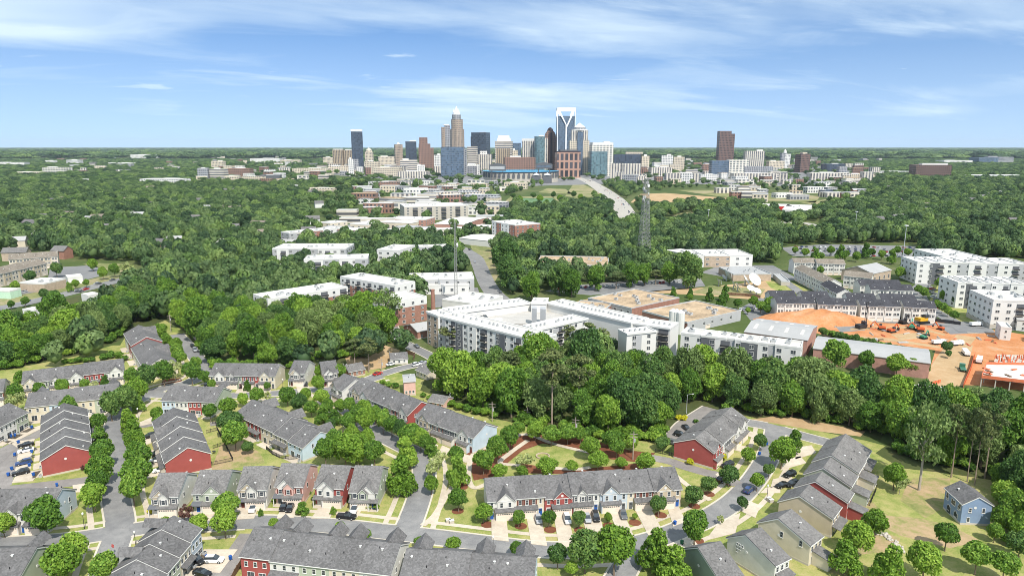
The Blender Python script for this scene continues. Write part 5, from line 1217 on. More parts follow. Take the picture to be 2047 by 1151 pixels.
tower('tower', 'slim pale tower with a small white dome', 789, 809, 337, [(790, 808, None, 289, bt), (795, 803, 290, 285, MW, 'dome', 'dome')], R(20))
tower('tower', 'dark tower with white stepped panels and an open roof frame', 811, 837, 340, [(811, 835, None, 283, gd), (815, 830, None, 290, wh, 'box', 'white_bay', 1.2), (820, 834, 284, 281, STL, 'box', 'roof_frame')], R(10))
tower('tower', 'brown granite tower stepping down to the right', 836, 870, 342, [(839, 857, None, 275, rs), (837, 863, None, 287.5, rs, 'box', 'middle_step', 1.0), (836, 869.5, None, 295.5, rs, 'box', 'lower_step', 1.05)], R(8), .8)
t, p, k = tower('tower', 'tallest stone tower with stepped shoulders and a white spiked crown', 898, 928, 348,
    [(900.5, 927.5, None, 258, bt, 'oct'), (903, 925, 258.2, 238, bt, 'oct', 'upper_shaft'), (904.5, 921.5, 238.2, 229, gy, 'oct', 'top_shaft'), (906, 920, 229, 223.5, STL, 'oct', 'crown')], 0, 1.0)
for i in range(8):
    a = i * math.pi / 4; r_ = 5.6 * k; z0 = z_at(p, 224.5)
    MB().lathe([(1.9, z0), (.5, z_at(p, 217 + (i % 2) * 2.5))], (r_ * math.cos(a) * .9, 15 * k + r_ * math.sin(a) * .9, 0), 5).build('crown_spike', STL, t)
MB().lathe([(7, z_at(p, 223)), (4, z_at(p, 217)), (.3, z_at(p, 211.5))], (0, 15 * k, 0), 6).build('spire', STL, t)
tower('tower', 'rose stone tower tucked left of the tallest tower', 884, 903, 345, [(884.5, 893, None, 254, bt), (891, 902.5, None, 250, gy, 'box', 'rear_shaft'), (888, 901, 250.5, 248.5, STL, 'box', 'roof_frame')], R(15))
tower('tower', 'small cream tower with a green copper cap before the tallest tower', 899, 919, 344, [(899, 919, None, 285, cr), (902, 916, 285, 279.5, cr, 'oct', 'drum'), (904, 914, 279.5, 276.8, GRN, 'dome', 'copper_dome')])
tower('tower', 'broad blue glass building in front of the tallest tower', 880, 932, 354, [(880.5, 928, None, 294, gb), (925, 932, None, 298, gy, 'box', 'side_core')], R(-6), .5)
tower('tower', 'dark grey glass tower with flat top right of the tallest tower', 935, 976, 343, [(938, 975.5, None, 265, gd), (935, 944, None, 273, gd, 'box', 'side_wing'), (955, 968, 265.5, 263.8, MW, 'box', 'roof_plant')], R(-22), .7)
tower('tower', 'pale striped block below the dark grey glass tower', 933, 954, 347, [(933.5, 953.5, None, 293.5, hz)], R(-8))
tower('low_block', 'plain white windowless block right of the blue glass building', 928, 959, 350, [(928, 958.5, None, 329.5, wh), (935, 950, 330, 327.5, MW, 'box', 'roof_plant')], 0, .6)
tower('tower', 'white and dark ribbed hotel tower before the dark grey glass tower', 948, 986, 346, [(949, 985, None, 308.5, vs), (960, 975, 309, 302, wh, 'box', 'upper_block')], R(6), .6)
tower('tower', 'white stepped-top office tower', 988, 1025, 344, [(988, 1024, None, 282, hz), (993, 1020, 282.5, 276, STL, 'box', 'upper_step'), (995, 1017, 276.2, 271, STL, 'box', 'top_step'), (1002, 1024, None, 287, hz, 'box', 'front_bay', 1.0)], R(-6))
tower('tower', 'tan ribbed tower left of the pink low block', 989, 1019, 348, [(989.5, 1018, None, 297, tn)], R(-12), .7)
tower('tower', 'dark blue glass tower behind the cream one', 1024, 1043, 342, [(1024.5, 1042.5, None, 286, gb)], R(10))
tower('tower', 'plain cream ribbed tower with a white top', 1041, 1069, 346, [(1042, 1068, None, 282, vs), (1042, 1068, 282, 277.3, MW, 'box', 'top_band')], R(-6), .7)
tower('tower', 'round-fronted glass tower beside the cream ribbed tower', 1067, 1095, 347, [(1068, 1090, None, 273, gt_, 'round'), (1083, 1094.5, None, 276, vs, 'box', 'side_wing'), (1076, 1088, 273.2, 270, MW, 'dome', 'white_cap')])
tower('tower', 'rose granite tower with an arched dark dome top', 1087, 1113, 345, [(1087.5, 1111.5, None, 274, rs), (1088.5, 1110.5, 274, 260, rs, 'arch', 'arched_gable', .8), (1093, 1106, 265, 254.6, DM, 'dome', 'dome'), (1097, 1102.5, None, 266, DM, 'box', 'dark_bay', 4.6)], R(0), .8)
# V-framed tower
t, p, k = tower('tower', 'glass tower with a white frame and a big white V near its top', 1112, 1149, 346, [(1113, 1147, None, 232, gb)], 0, .9)
zt, zb_ = z_at(p, 215.5), z_at(p, 250); w = 36 * k / 2; zg = 0; yf = -.6 * k * 0 - .3
fr = MB(); th = 2.6 * k / 1.0
y0_, y1_ = 16.5 * k - 34 * k * .45 - 2, 16.5 * k + 34 * k * .45 + 2
for y in (y0_, y1_):
    for q in ([(-w, 0), (-w + th * .55, 0), (-w + th * .55, zt), (-w, zt)], [(w - th * .55, 0), (w, 0), (w, zt), (w - th * .55, zt)], [(-w + th * .56, zt - th * 2.2), (w - th * .56, zt - th * 2.2), (w - th * .56, zt), (-w + th * .56, zt)],
              [(-w + th * .6, zt - th * 2.3), (-w + th * 2.2, zt - th * 2.3), (th * .45, zb_ - th * .3), (th * .45, zb_ - th * 2.3), (-th * .5, zb_ - th * 2.3), (-th * .5, zb_ + .2)],
              [(w - th * .6, zt - th * 2.3), (w - th * 2.2, zt - th * 2.3), (th * .55, zb_ + 1), (th * .55, zb_ - th * 2.0)], [(-th * .5, zb_ - th * 2.31), (th * .45, zb_ - th * 2.31), (th * .45, 0), (-th * .5, 0)]):
        fr.ext(q, y - 2.2, y + 2.2, 'y')
fr.build('white_frame', STL, t)
MB().box(-w, -w + 2, y0_ + 2.3, y1_ - 2.3, zt - 6, zt).box(w - 2, w, y0_ + 2.3, y1_ - 2.3, zt - 6, zt).build('roof_beam', STL, t)
tower('tower', 'stepped tower with a white pyramid dome right of the V-framed tower', 1137, 1178, 350, [(1138.5, 1177, None, 281, cr), (1142, 1174.5, 281.2, 261, vs, 'box', 'upper_shaft'), (1143, 1173.5, 261.2, 258, MW, 'oct', 'cornice'), (1147, 1170, 258.2, 254.5, gy, 'oct', 'drum'), (1149, 1168, 254.7, 247, STL, 'pyr', 'dome_roof'), (1158, 1159.5, 247, 242, STL, 'spire', 'finial'),
    (1153, 1164, None, 264, gb, 'box', 'glass_bay', 3.2), (1165, 1178, None, 329, cr, 'box', 'podium', 2)], 0, .8)
tower('hotel', 'pink granite hotel block with a dark flat roof slab in front of the V-framed tower', 1111, 1163, 356, [(1111.5, 1162, None, 305, pkb), (1113, 1161, 305.2, 302.5, DM, 'box', 'roof_slab'), (1119, 1157, 302.6, 299.5, DK, 'box', 'roof_plant')], R(6), .6)
tower('tower', 'cream-framed apartment tower with a teal glass front', 1180, 1227, 352, [(1181, 1226.5, None, 290, ww_), (1182, 1226, 290.2, 285, MW, 'box', 'roof_band'), (1208, 1220, 285.2, 282.5, MW, 'box', 'roof_plant'), (1179.5, 1214, None, 303, gt_, 'box', 'glass_front', 1.1)], R(5), .7)
tower('office_block', 'wide dark glass office right of the teal-fronted tower', 1226, 1282, 345, [(1226, 1280, None, 309, gd), (1250, 1284, 308.8, 304, cr, 'box', 'roof_plant', .3)], R(-4), .4)
tower('apartment_tower', 'broad cream ribbed apartment tower at the head of the motorway', 1217, 1282, 360, [(1219, 1245, None, 327, vs), (1243, 1281, None, 327.5, vs, 'box', 'right_wing', .5)], R(-8), .5)
tower('tower', 'brown tower standing alone right of the city centre', 1435, 1467, 340, [(1436, 1459, None, 262, br), (1456, 1466.5, None, 267.5, br, 'box', 'side_wing', 1.4)], R(0), .8)
tower('office_block', 'wide grey glass office with a lower grid wing before the lone brown tower', 1427, 1553, 354, [(1428, 1464, None, 322, gb), (1463, 1502, None, 320, ww_, 'box', 'grid_wing', .5), (1494, 1552, None, 334, gy, 'box', 'low_wing', .4)], 0, .5)
tower('hotel', 'cream hotel tower right of the lone brown tower', 1487, 1529, 340, [(1488, 1527, None, 302, vs), (1512, 1524, 302.2, 299.5, MW, 'box', 'roof_plant')], R(-6), .5)
tower('tower', 'slim white tower with a ball on its roof', 1561, 1581, 336, [(1562, 1573, None, 306, gy), (1569, 1580, None, 308, wh, 'box', 'white_shaft'), (1567, 1573, 306, 299, MW, 'dome', 'roof_ball')])
tower('tower', 'dark brown slab tower right of the slim white one', 1594, 1623, 345, [(1595, 1622, None, 308, br), (1603, 1616, 308.2, 304.5, cr, 'box', 'roof_plant')], R(18), .7)
tower('office_block', 'large square brown office block standing in the right woods', 1829, 1902, 356, [(1830, 1900, None, 330, br), (1845, 1895, 330.1, 327, MW, 'box', 'roof_plant', .3)], R(-8), .5)
tower('office_block', 'far blue-grey office block on the right horizon', 1965, 2042, 329, [(1966, 2005, None, 315.5, gb), (2000, 2040, None, 314.5, gy, 'box', 'right_wing', .5), (1990, 2010, 315, 312.5, gy, 'box', 'core', .5)])
GL = 'low and middle-height blocks of the inner city'
LOW = [('pale low block with arched windows left of the slim domed tower', 756, 798, 334, 313.5, cr), ('white box with flat roof behind the striped block', 868, 884, 345, 310, wh), ('pinkish wide block right of the stadium screen', 1008, 1072, 350, 315, rs), ('cream block with a square dark opening below the dark blue tower', 1024, 1036, 346, 301, cr),
       ('grey and white ribbed block at the foot of the brown stepped tower', 794, 856, 356, 343, vs), ('cream stepped apartment block left of the ribbed block', 745, 800, 352, 335, cr), ('pale block with rows of windows below the white stepped panels', 800, 836, 349, 320, hz), ('white cube beside the brown stepped tower', 834, 850, 350, 330, wh), ('cream row along the left edge of the centre', 655, 706, 346, 332, cr),
       ('low cream block at the left end of the centre', 646, 671, 332, 315, cr), ('tan block below the dark slab tower', 697, 708, 352, 318, wh), ('cream block below the domed church tower', 728, 758, 348, 323, cr),
       ('brick office with a flat roof among trees left of centre', 757, 797, 381, 364, rs), ('cream apartment row above the brick workshop', 872, 918, 380, 369, cr), ('white row of gabled flats left of the cream apartment row', 806, 858, 392, 377, wh), ('pink stone hotel block before the stadium', 1005, 1054, 378, 365, cr), ('long low pale block left of the pink stone hotel', 940, 975, 378, 367, cr),
       ('dark brown low office beside the flyover', 805, 852, 408, 394, br), ('red brick low block right of the dark brown office', 862, 893, 402, 392, rs), ('large low shed with a grey roof beside the sports field', 925, 998, 402, 390, gy), ('brick and white shop row left of the flyover', 740, 785, 420, 407, rs),
       ('cream block right of the cream ribbed apartment tower', 1281, 1298, 345, 312, cr), ('slim white apartment tower, left of two beside the mast', 1321, 1345, 342, 311, wh), ('slim cream apartment tower, right of two beside the mast', 1345, 1368, 342, 314, cr), ('long white block behind the mast', 1300, 1345, 352, 335, vs), ('pale wide block with columns right of the mast', 1330, 1398, 364, 347, vs), ('white low warehouse left of the grey glass office', 1400, 1436, 362, 349, wh),
       ('brick block before the grey glass office', 1404, 1430, 345, 329, rs), ('white row of flats below the grey glass office', 1466, 1552, 364, 347, vs), ('cream row of flats left of the large brown office', 1620, 1700, 362, 346, vs), ('cream row of flats, right half', 1690, 1752, 362, 348, cr), ('dark and white office behind the cream rows', 1648, 1690, 344, 328, gd), ('brown box office beside the dark and white one', 1706, 1725, 346, 331, br),
       ('white low garage with open levels at the wood edge', 1689, 1730, 371, 359, hz), ('glass-fronted low office at the wood edge', 1640, 1665, 392, 380, gd), ('grey-white office wing left of the glass-fronted one', 1610, 1650, 386, 374, wh), ('small beige block beside the slim white tower', 1536, 1568, 340, 322, cr),
       ('hospital block with grey glass end', 396, 417, 362, 337, gy), ('cream striped hospital block', 417, 452, 362, 338, hz), ('brick wing of the hospital on the left', 452, 500, 356, 337, rs), ('cream hospital front building', 450, 478, 368, 352, cr), ('cream and brick hospital annex', 478, 525, 366, 353, cr), ('cream tall block above the hospital', 423, 448, 340, 322, cr), ('dark low hall right of the hospital', 520, 560, 363, 350, DK),
       ('white long low apartment row in the left woods', 275, 365, 372, 358, wh), ('pale stone school block in the left woods', 28, 80, 352, 344, cr), ('pale stone school centre with columns', 80, 134, 350, 335, ww_), ('low brick school wing', 134, 176, 348, 341, rs), ('white block far left beyond the school', 90, 110, 329, 321, wh), ('second white block far left beyond the school', 131, 160, 330, 320, wh),
       ('wide white warehouse on the left horizon', 262, 328, 318, 309.5, wh), ('long white warehouse at the far left edge', -10, 48, 333, 325, wh), ('long white sheds before the horizon', 212, 262, 331, 325.5, wh), ('low white shed below the left horizon', 205, 240, 312, 308.5, wh), ('white shed right of the horizon warehouse', 345, 365, 317, 311, wh),
       ('white block row right of the hospital', 500, 560, 326, 317, wh), ('cream block row left of the twin slabs', 560, 600, 327, 320, cr), ('white terraces before the left centre', 585, 655, 348, 337, cr), ('low roof in the left woods, nearer than the hospital', 150, 196, 366, 359, wh), ('long pale hall among the trees left of the centre', 608, 668, 386, 376, cr), ('white strip of shops among the left trees', 540, 600, 379, 371, wh), ('white strip of shops at the right woods', 1955, 2060, 358, 351, wh), ('pale roofs beyond the square brown office', 1885, 1945, 329, 321, wh), ('low white row right of the cream flats', 1760, 1830, 349, 343, wh)]
for lab, x0, x1, yb, yt, mt in LOW:
    rr = random.Random(x0 * 3 + yb)
    a_, b_ = x0, x1; pr = [(a_, b_, None, yt, mt, 'box', 'wall', .45)]
    s0 = rr.uniform(.1, .5); pr.append((a_ + (b_ - a_) * s0, a_ + (b_ - a_) * (s0 + .35), yt + .15, yt - max(.5, (yb - yt) * .09), MW, 'box', 'roof_plant', .35))
    if b_ - a_ > 24: pr.append((a_ + (b_ - a_) * .3, a_ + (b_ - a_) * .62, None, yt + (yb - yt) * .12, mt, 'box', 'front_bay', .95))
    tower('city_block', lab, a_, b_, yb, pr, R(rr.uniform(-14, 14)), .45, GL, 'building')
# white and red hall by the motorway
flat('warehouse', 'white hall with a red roof strip near the right woods', (1563, 420), (1618, 422), (1605, 410), 9, M['render'], group=GW, units=2)
flat('warehouse', 'red-roofed strip hall behind the white one', (1528, 412), (1585, 413), (1590, 409), 9, M['redpaint'], 'redpaint' if False else 'roofwhite', group=GW, units=0)
# stadium
p = E(1042, 366); k = depth(p) / F; t = thing('stadium', 'open stadium bowl with arches along its outer wall, blue seats and two big screens', 'stadium', (p.x, p.y, 0)); a_, b_ = 78 * k, 78 * k * .85
footprint(p, 0, -a_, a_, -10, b_ * 2)
ho, seg = z_at(p, 347), 48
def ring(r0, z0, r1, z1, nm, mt, s0=0, s1=seg):
    m = MB()
    for i in range(s0, s1):
        t0, t1 = 2 * math.pi * i / seg, 2 * math.pi * (i + 1) / seg
        m.poly([(a_ * r0 * math.cos(t0), b_ + b_ * r0 * math.sin(t0), z0), (a_ * r0 * math.cos(t1), b_ + b_ * r0 * math.sin(t1), z0), (a_ * r1 * math.cos(t1), b_ + b_ * r1 * math.sin(t1), z1), (a_ * r1 * math.cos(t0), b_ + b_ * r1 * math.sin(t0), z1)])
    m.build(nm, mt, t)
ring(1, 0, 1, ho, 'outer_wall', M['concwall']); ring(1, ho, 1.03, ho + 4, 'rim', DK); ring(1.03, ho + 4, .62, 6, 'seating', flat_mat('seat_blue', (.07, .24, .38), .35, .1)); ring(.62, 6, .01, 5.9, 'pitch', M['turf'])
for i in range(25, 47):
    t0 = 2 * math.pi * (i + .5) / seg; c = Vector((a_ * 1.012 * math.cos(t0), b_ + b_ * 1.012 * math.sin(t0), 0))
    o = shared('arch', lambda: MB().ext([(-3.6, 14), (3.6, 14)] + [(3.6 * math.cos(q * math.pi / 8), 22 + 4.5 * math.sin(q * math.pi / 8)) for q in range(9)], -.9, .2, 'y').mesh('arch_opening', [DK])); q = put('arch_opening', o, t, c, math.atan2(math.sin(t0) * a_, math.cos(t0) * b_) + math.pi / 2)
for x, y0, y1, nm, off in ((-48, 342.5, 326, 'screen', 1.75), (46, 338, 324.5, 'screen', 1.8)):
    zA, zB = z_at(p, y0), z_at(p, y1); cx = x * k; hw = 17 * k
    m = MB().ext([(cx - hw, zA), (cx + hw, zA), (cx + hw, zB - 6), (cx, zB), (cx - hw, zB - 6)], b_ * .25, b_ * .25 + 10, 'y', 0).box(cx - hw * .85, cx + hw * .85, b_ * .25 - .6, b_ * .25 - .05, zA + 4, zB - 10, 1)
    m.box(cx - hw * .7, cx - hw * .6, b_ * .25 + 2, b_ * .25 + 5, 0, zA, 0).box(cx + hw * .6, cx + hw * .7, b_ * .25 + 2, b_ * .25 + 5, 0, zA, 0)
    m.build(nm, [DK, M['rendergrey'] if x < 0 else gb], t)
for x in (30, 52):
    m = MB().box(x * k - 12, x * k + 12, -8, 4, 0, z_at(p, 350), 0); m.lathe([(9, z_at(p, 350)), (4, z_at(p, 347)), (.5, z_at(p, 345.5))], (x * k, -2, 0), 10, 1); m.build('gate_tower', [DK, STL], t)
# ------------------------------------------------------------------ fields, far roads, car parks
for nm, px, mt, z in (('building_site_ground', [(1535, 640), (1580, 624), (1650, 634), (1720, 640), (1870, 640), (1990, 660), (2200, 690), (2200, 800), (1960, 770), (1880, 768), (1850, 765), (1870, 700), (1640, 668)], 'clay', .03),
    ('site_track', [(1870, 765), (1885, 705), (1905, 690), (1945, 690), (1925, 770), (1890, 775)], 'dirt', .036), ('gravel_yard', [(1880, 655), (1900, 640), (1975, 648), (1990, 665), (1900, 668)], 'parking', .034),
    ('car_park', [(1090, 582), (1130, 572), (1240, 562), (1400, 556), (1410, 572), (1300, 582), (1180, 590)], 'parking', .03), ('verge', [(1140, 605), (1200, 592), (1400, 575), (1540, 560), (1560, 575), (1520, 600), (1400, 590), (1270, 583), (1180, 600)], 'dirt', .026),
    ('car_park', [(1585, 512), (1560, 495), (1650, 488), (1830, 492), (1835, 515), (1700, 512)], 'parking', .03), ('field', [(1540, 575), (1530, 562), (1575, 562), (1620, 580), (1570, 590)], 'lawn', .032), ('field', [(1380, 585), (1420, 570), (1530, 578), (1520, 592), (1450, 592)], 'field', .03),
    ('car_park', [(1400, 545), (1440, 530), (1545, 530), (1600, 560), (1560, 560), (1530, 552), (1440, 552)], 'parking', .028), ('car_park', [(1480, 615), (1520, 595), (1570, 610), (1550, 632), (1500, 640)], 'parking', .028),
    ('car_park', [(95, 560), (100, 535), (190, 530), (215, 548), (150, 565)], 'parking', .03), ('field', [(165, 528), (200, 526), (260, 528), (250, 545), (215, 540)], 'field', .03), ('verge', [(-40, 600), (0, 590), (120, 570), (250, 545), (250, 560), (60, 606), (-40, 625)], 'field', .022),
    ('car_park', [(640, 470), (720, 440), (790, 455), (775, 478), (700, 480)], 'parking', .03), ('field', [(940, 490), (945, 480), (990, 490), (985, 510), (950, 515)], 'field', .03), ('field', [(930, 520), (985, 510), (1000, 545), (985, 570), (965, 545)], 'field', .03), ('yard', [(870, 570), (955, 575), (965, 610), (870, 615)], 'parking', .026),
    ('sports_field', [(1025, 408), (1035, 396), (1105, 396), (1115, 408)], 'turf', .052), ('field', [(1000, 412), (1020, 393), (1120, 393), (1160, 410), (1100, 418)], 'field', .04), ('field', [(1075, 385), (1095, 376), (1130, 378), (1145, 388)], 'field', .05), ('field', [(1130, 392), (1150, 362), (1180, 375), (1215, 395), (1200, 405)], 'field', .05),
    ('railway_yard', [(1260, 405), (1280, 388), (1330, 386), (1480, 398), (1470, 408), (1380, 404), (1300, 408)], 'dirt', .05), ('field', [(1350, 380), (1440, 380), (1560, 388), (1640, 392), (1630, 405), (1540, 402), (1430, 392)], 'field', .05), ('field', [(1600, 405), (1660, 398), (1690, 402), (1640, 412)], 'field', .05), ('field', [(1340, 430), (1380, 424), (1400, 430), (1360, 438)], 'field', .05),
    ('city_ground', [(640, 338), (760, 330), (1000, 326), (1400, 326), (1640, 332), (1760, 350), (1740, 366), (1560, 372), (1300, 366), (1060, 372), (900, 366), (760, 358), (650, 348)], 'parking', .06),
    ('city_ground', [(720, 425), (800, 410), (960, 408), (1000, 398), (900, 380), (840, 392), (740, 405)], 'parking', .05), ('verge', [(1570, 640), (1870, 640), (1880, 620), (1700, 612), (1540, 615)], 'parking', .024), ('verge', [(1850, 615), (1880, 560), (1840, 540), (1880, 545), (1960, 620), (1960, 650), (1890, 640)], 'lawn', .028)):
    sheet(nm, px, M[mt], z)
far = dict(kerb=False)
road('main_road', [(-80, 628), (0, 616), (60, 604), (130, 588), (200, 570), (260, 555), (330, 530)], 14, 'parking', .04, **far)
road('main_road', [(-60, 600), (0, 592), (60, 584), (120, 573)], 8, 'parking', .044, **far)
road('main_road', [(1030, 622), (1002, 600), (982, 580), (968, 555), (958, 530), (945, 510), (900, 488), (820, 470), (740, 455), (690, 440)], 13, 'asphalt', .048, **far)
road('motorway', [(1262, 440), (1248, 428), (1238, 412), (1222, 396), (1198, 378), (1172, 362), (1150, 354)], 26, 'highway', .06, **far)
road('motorway', [(1275, 448), (1262, 425), (1248, 405), (1230, 390), (1205, 374), (1175, 358)], 12, 'highway', .064, **far)
road('slip_road', [(1560, 470), (1590, 468), (1620, 462), (1628, 452), (1608, 446), (1570, 445), (1480, 440), (1380, 436), (1340, 434)], 12, 'highway', .06, **far)
road('site_track', [(1868, 795), (1882, 740), (1905, 703), (1932, 672)], 9, 'dirt', .05, **far)
road('site_road', [(1935, 665), (1900, 640), (1850, 610), (1835, 580), (1850, 560), (1800, 540)], 9, 'parking', .046, **far)
road('site_road', [(1560, 640), (1700, 640), (1870, 648), (1990, 655), (2100, 665)], 7, 'parking', .042, **far)
road('lane', [(1545, 545), (1600, 585), (1640, 612)], 7, 'parking', .044, **far)
# ------------------------------------------------------------------ cars
def paint(n, c): return flat_mat(n + '_car_paint', c, .06, .5, .28, .6)
PAINT = {'white': paint('white', (.78, .78, .77)), 'black': paint('black', (.012, .012, .014)), 'silver': paint('silver', (.36, .37, .39)), 'grey': paint('grey', (.12, .125, .13)), 'blue': paint('blue', (.03, .06, .17)), 'red': paint('red', (.45, .02, .02)), 'green': paint('green', (.05, .16, .10))}
M['tyre'] = flat_mat('tyre_rubber', (.02, .02, .02)); M['lampglass'] = flat_mat('lamp_glass', (.75, .75, .7), rough=.2); M['tail'] = flat_mat('tail_lamp', (.35, .01, .01), rough=.3)
def loft(secs, mat, name, parent, caps=True):
    """secs: list of (x, half width bottom, half width top, z bottom, z top)"""
    b = MB(); n = len(secs)
    for x, wb, wt, z0, z1 in secs: b.v += [(x, -wb, z0), (x, wb, z0), (x, wt, z1), (x, -wt, z1)]
    for i in range(n - 1):
        for k in range(4):
            j = (k + 1) % 4; b.f.append((4 * i + k, 4 * i + 4 + k, 4 * i + 4 + j, 4 * i + j)); b.m.append(0)
    b.f += [(0, 1, 2, 3), (4 * n - 1, 4 * n - 2, 4 * n - 3, 4 * n - 4)]; b.m += [0, 0]
    return b.build(name, mat, parent)
def make_car(kd, col, name, label, group):
    t = thing(name, label, {'pickup': 'pickup truck', 'suv': 'car', 'sedan': 'car'}[kd], (0, 0, 0), 0, group); p = PAINT[col]
    up = .12 if kd != 'sedan' else 0
    L = 2.35 if kd != 'pickup' else 2.75
    loft([(-L, .72, .70, .42 + up, .78 + up), (-L + .12, .88, .84, .28 + up, .95 + up), (-.9, .92, .88, .25 + up, .98 + up), (.9, .92, .88, .25 + up, .95 + up), (L - .25, .88, .80, .28 + up, .82 + up), (L, .70, .62, .4 + up, .7 + up)], p, 'body', t)
    if kd == 'sedan': g = [(-1.75, .82, .80, .93, .97), (-1.05, .80, .62, .93, 1.38), (.15, .80, .64, .93, 1.42), (1.05, .82, .80, .92, .95)]; rf = (-1.0, .1, .60, 1.42)
    elif kd == 'suv': g = [(-2.25, .84, .78, 1.06, 1.12), (-1.95, .82, .70, 1.06, 1.66), (.1, .82, .70, 1.06, 1.70), (1.1, .84, .8, 1.05, 1.1)]; rf = (-1.9, .05, .66, 1.70)
    else: g = [(-.55, .84, .72, 1.06, 1.1), (-.4, .82, .70, 1.06, 1.68), (.55, .82, .70, 1.06, 1.72), (1.3, .84, .8, 1.05, 1.1)]; rf = (-.35, .5, .66, 1.72)
    loft(g, M['glass'], 'window', t); MB().box(rf[0], rf[1], -rf[2], rf[2], rf[3] - .03, rf[3] + .03).build('roof', p, t)
    if kd == 'pickup': MB().box(-2.6, -.65, -.7, .7, 1.0, 1.105).build('truck_bed', M['darkmetal'], t)
    wm = shared('wheel', lambda: MB().tube((0, -.12, 0), (0, .12, 0), .36, n=12).tube((0, -.13, 0), (0, .13, 0), .2, n=8, m=1).mesh('wheel', [M['tyre'], M['metal']]))
    for x in (-1.42 if kd != 'pickup' else -1.7, 1.42 if kd != 'pickup' else 1.75):
        for y in (-.82, .82): put('wheel', wm, t, (x, y, .36))
    hl = shared('hl', lambda: MB().box(-.03, .03, -.17, .17, -.07, .07).mesh('headlight', [M['lampglass']])); tl = shared('tl', lambda: MB().box(-.03, .03, -.15, .15, -.09, .09).mesh('tail_light', [M['tail']]))
    for y in (-.55, .55): put('headlight', hl, t, (L - .06, y, .66 + up)); put('tail_light', tl, t, (-L + .03, y, .75 + up))
    return t
_cars = {}
def car(x, y, dx, dy, kd, col, label, group='cars parked on the drives and streets', z=.15):
    p, q = E(x, y), E(x + dx, y + dy); a = math.atan2(q.y - p.y, q.x - p.x)
    nm = {'pickup': 'pickup_truck', 'suv': 'parked_car', 'sedan': 'parked_car'}[kd]
    if z > 5: p = E(x, y, z)
    if (kd, col) not in _cars:
        c = _cars[(kd, col)] = make_car(kd, col, nm, label, group); c.location = (p.x, p.y, z); c.rotation_euler = (0, 0, a)
    else: clone(_cars[(kd, col)], (p.x, p.y, z), a, label, group)
SEV = ' on a drive of the seven townhouses'
for c in ((1076, 1041, 3, 10, 'sedan', 'silver', 'silver car' + SEV + ', left of the white one'), (1134, 1042, 3, 10, 'suv', 'white', 'white car' + SEV + ', third drive from the left'), (1174, 1039, 3, 10, 'sedan', 'silver', 'silver car half behind a small tree, beside a black car'), (1191, 1037, 3, 10, 'suv', 'black', 'black car' + SEV), (1246, 1032, 3, 10, 'sedan', 'grey', 'grey car' + SEV + ', farthest right'),
          (506, 1019, -4, 9, 'sedan', 'white', 'white car on the drive of the third of six houses'), (567, 1016, -4, 9, 'sedan', 'black', 'left of two black cars before the pink brick house'), (580, 1018, -4, 9, 'sedan', 'black', 'right of two black cars before the pink brick house'), (709, 1022, -5, 9, 'suv', 'white', 'white car on the drive of the house at the corner'),
          (429, 1123, 10, 0, 'suv', 'white', 'white car side-on behind the stepped terrace'), (394, 1124, 6, 3, 'suv', 'black', 'black car close behind the stepped terrace'), (405, 1149, 8, 2, 'sedan', 'black', 'dark car cut by the lower edge of the photo'),
          (42, 948, -9, 2, 'suv', 'black', 'black car at the near end of the left car park drives'), (48, 928, -9, 2, 'suv', 'blue', 'dark blue car, second on the left car park drives'), (52, 903, -9, 2, 'sedan', 'white', 'white car on the left car park drives'), (52, 892, -9, 2, 'sedan', 'black', 'black car behind the white one on the left car park drives'),
          (299, 875, -9, 2, 'suv', 'black', 'black car alone on the upper drive of the four stepped townhouses'), (312, 911, -9, 2, 'suv', 'black', 'black car beside two white ones on the drives left of the red gable'), (313, 923, -9, 2, 'suv', 'white', 'upper of two white cars left of the red gable'), (321, 942, -9, 2, 'sedan', 'white', 'lower of two white cars left of the red gable'),
          (148, 773, 2, 9, 'sedan', 'white', 'white car before the gabled terrace on the slope'), (414, 772, -6, 6, 'suv', 'black', 'black car at the left end of the cream terrace'), (484, 774, -4, 8, 'suv', 'black', 'black car before the middle of the cream terrace'), (611, 770, 1, 9, 'sedan', 'black', 'black car in front of the lone white house'),
          (390, 702, 7, 9, 'suv', 'silver', 'silver car parked along the dead-end street'), (385, 693, 7, 9, 'sedan', 'black', 'black car behind the silver one on the dead-end street'),
          (755, 749, 10, -3, 'sedan', 'red', 'red car on the street below the pines'), (781, 730, 8, -2, 'sedan', 'white', 'white car beside the small white cottage'), (833, 731, 8, -2, 'suv', 'white', 'white car in front of the brown-roofed cottage'), (845, 727, 8, -2, 'sedan', 'silver', 'silver car behind the white one near the brown-roofed cottage'), (789, 684, 4, 6, 'sedan', 'white', 'white car farthest up the side street'), (797, 692, 4, 6, 'sedan', 'silver', 'silver car on the side street by the brick building'), (833, 694, 6, 4, 'sedan', 'grey', 'grey car on the side street by the white apartments'),
          (1454, 933, -10, 3, 'suv', 'black', 'black car on the first drive of the red-ended right terrace'), (1444, 961, 9, -5, 'suv', 'black', 'black car half under a tree at the mouth of the brown alley'), (1497, 983, 7, -6, 'suv', 'blue', 'dark blue car parked on the right street under a tree'),
          (1578, 952, -9, 3, 'suv', 'black', 'black car in front of the red-walled house'), (1563, 973, -9, 3, 'sedan', 'black', 'left of two black cars in front of the tan house'), (1583, 971, -9, 3, 'suv', 'black', 'right of two black cars in front of the tan house'), (1372, 858, 6, 5, 'sedan', 'black', 'black car farthest up behind the red-ended right terrace'), (1360, 872, 8, 2, 'suv', 'black', 'black car in the middle behind the red-ended right terrace'), (1349, 889, 8, 2, 'suv', 'grey', 'grey car nearest the fence behind the red-ended right terrace'),
          (693, 1036, 12, 1, 'pickup', 'black', 'black pickup truck parked along the lower street')): car(*c)
DK_ = 'cars on the rooftop parking deck'
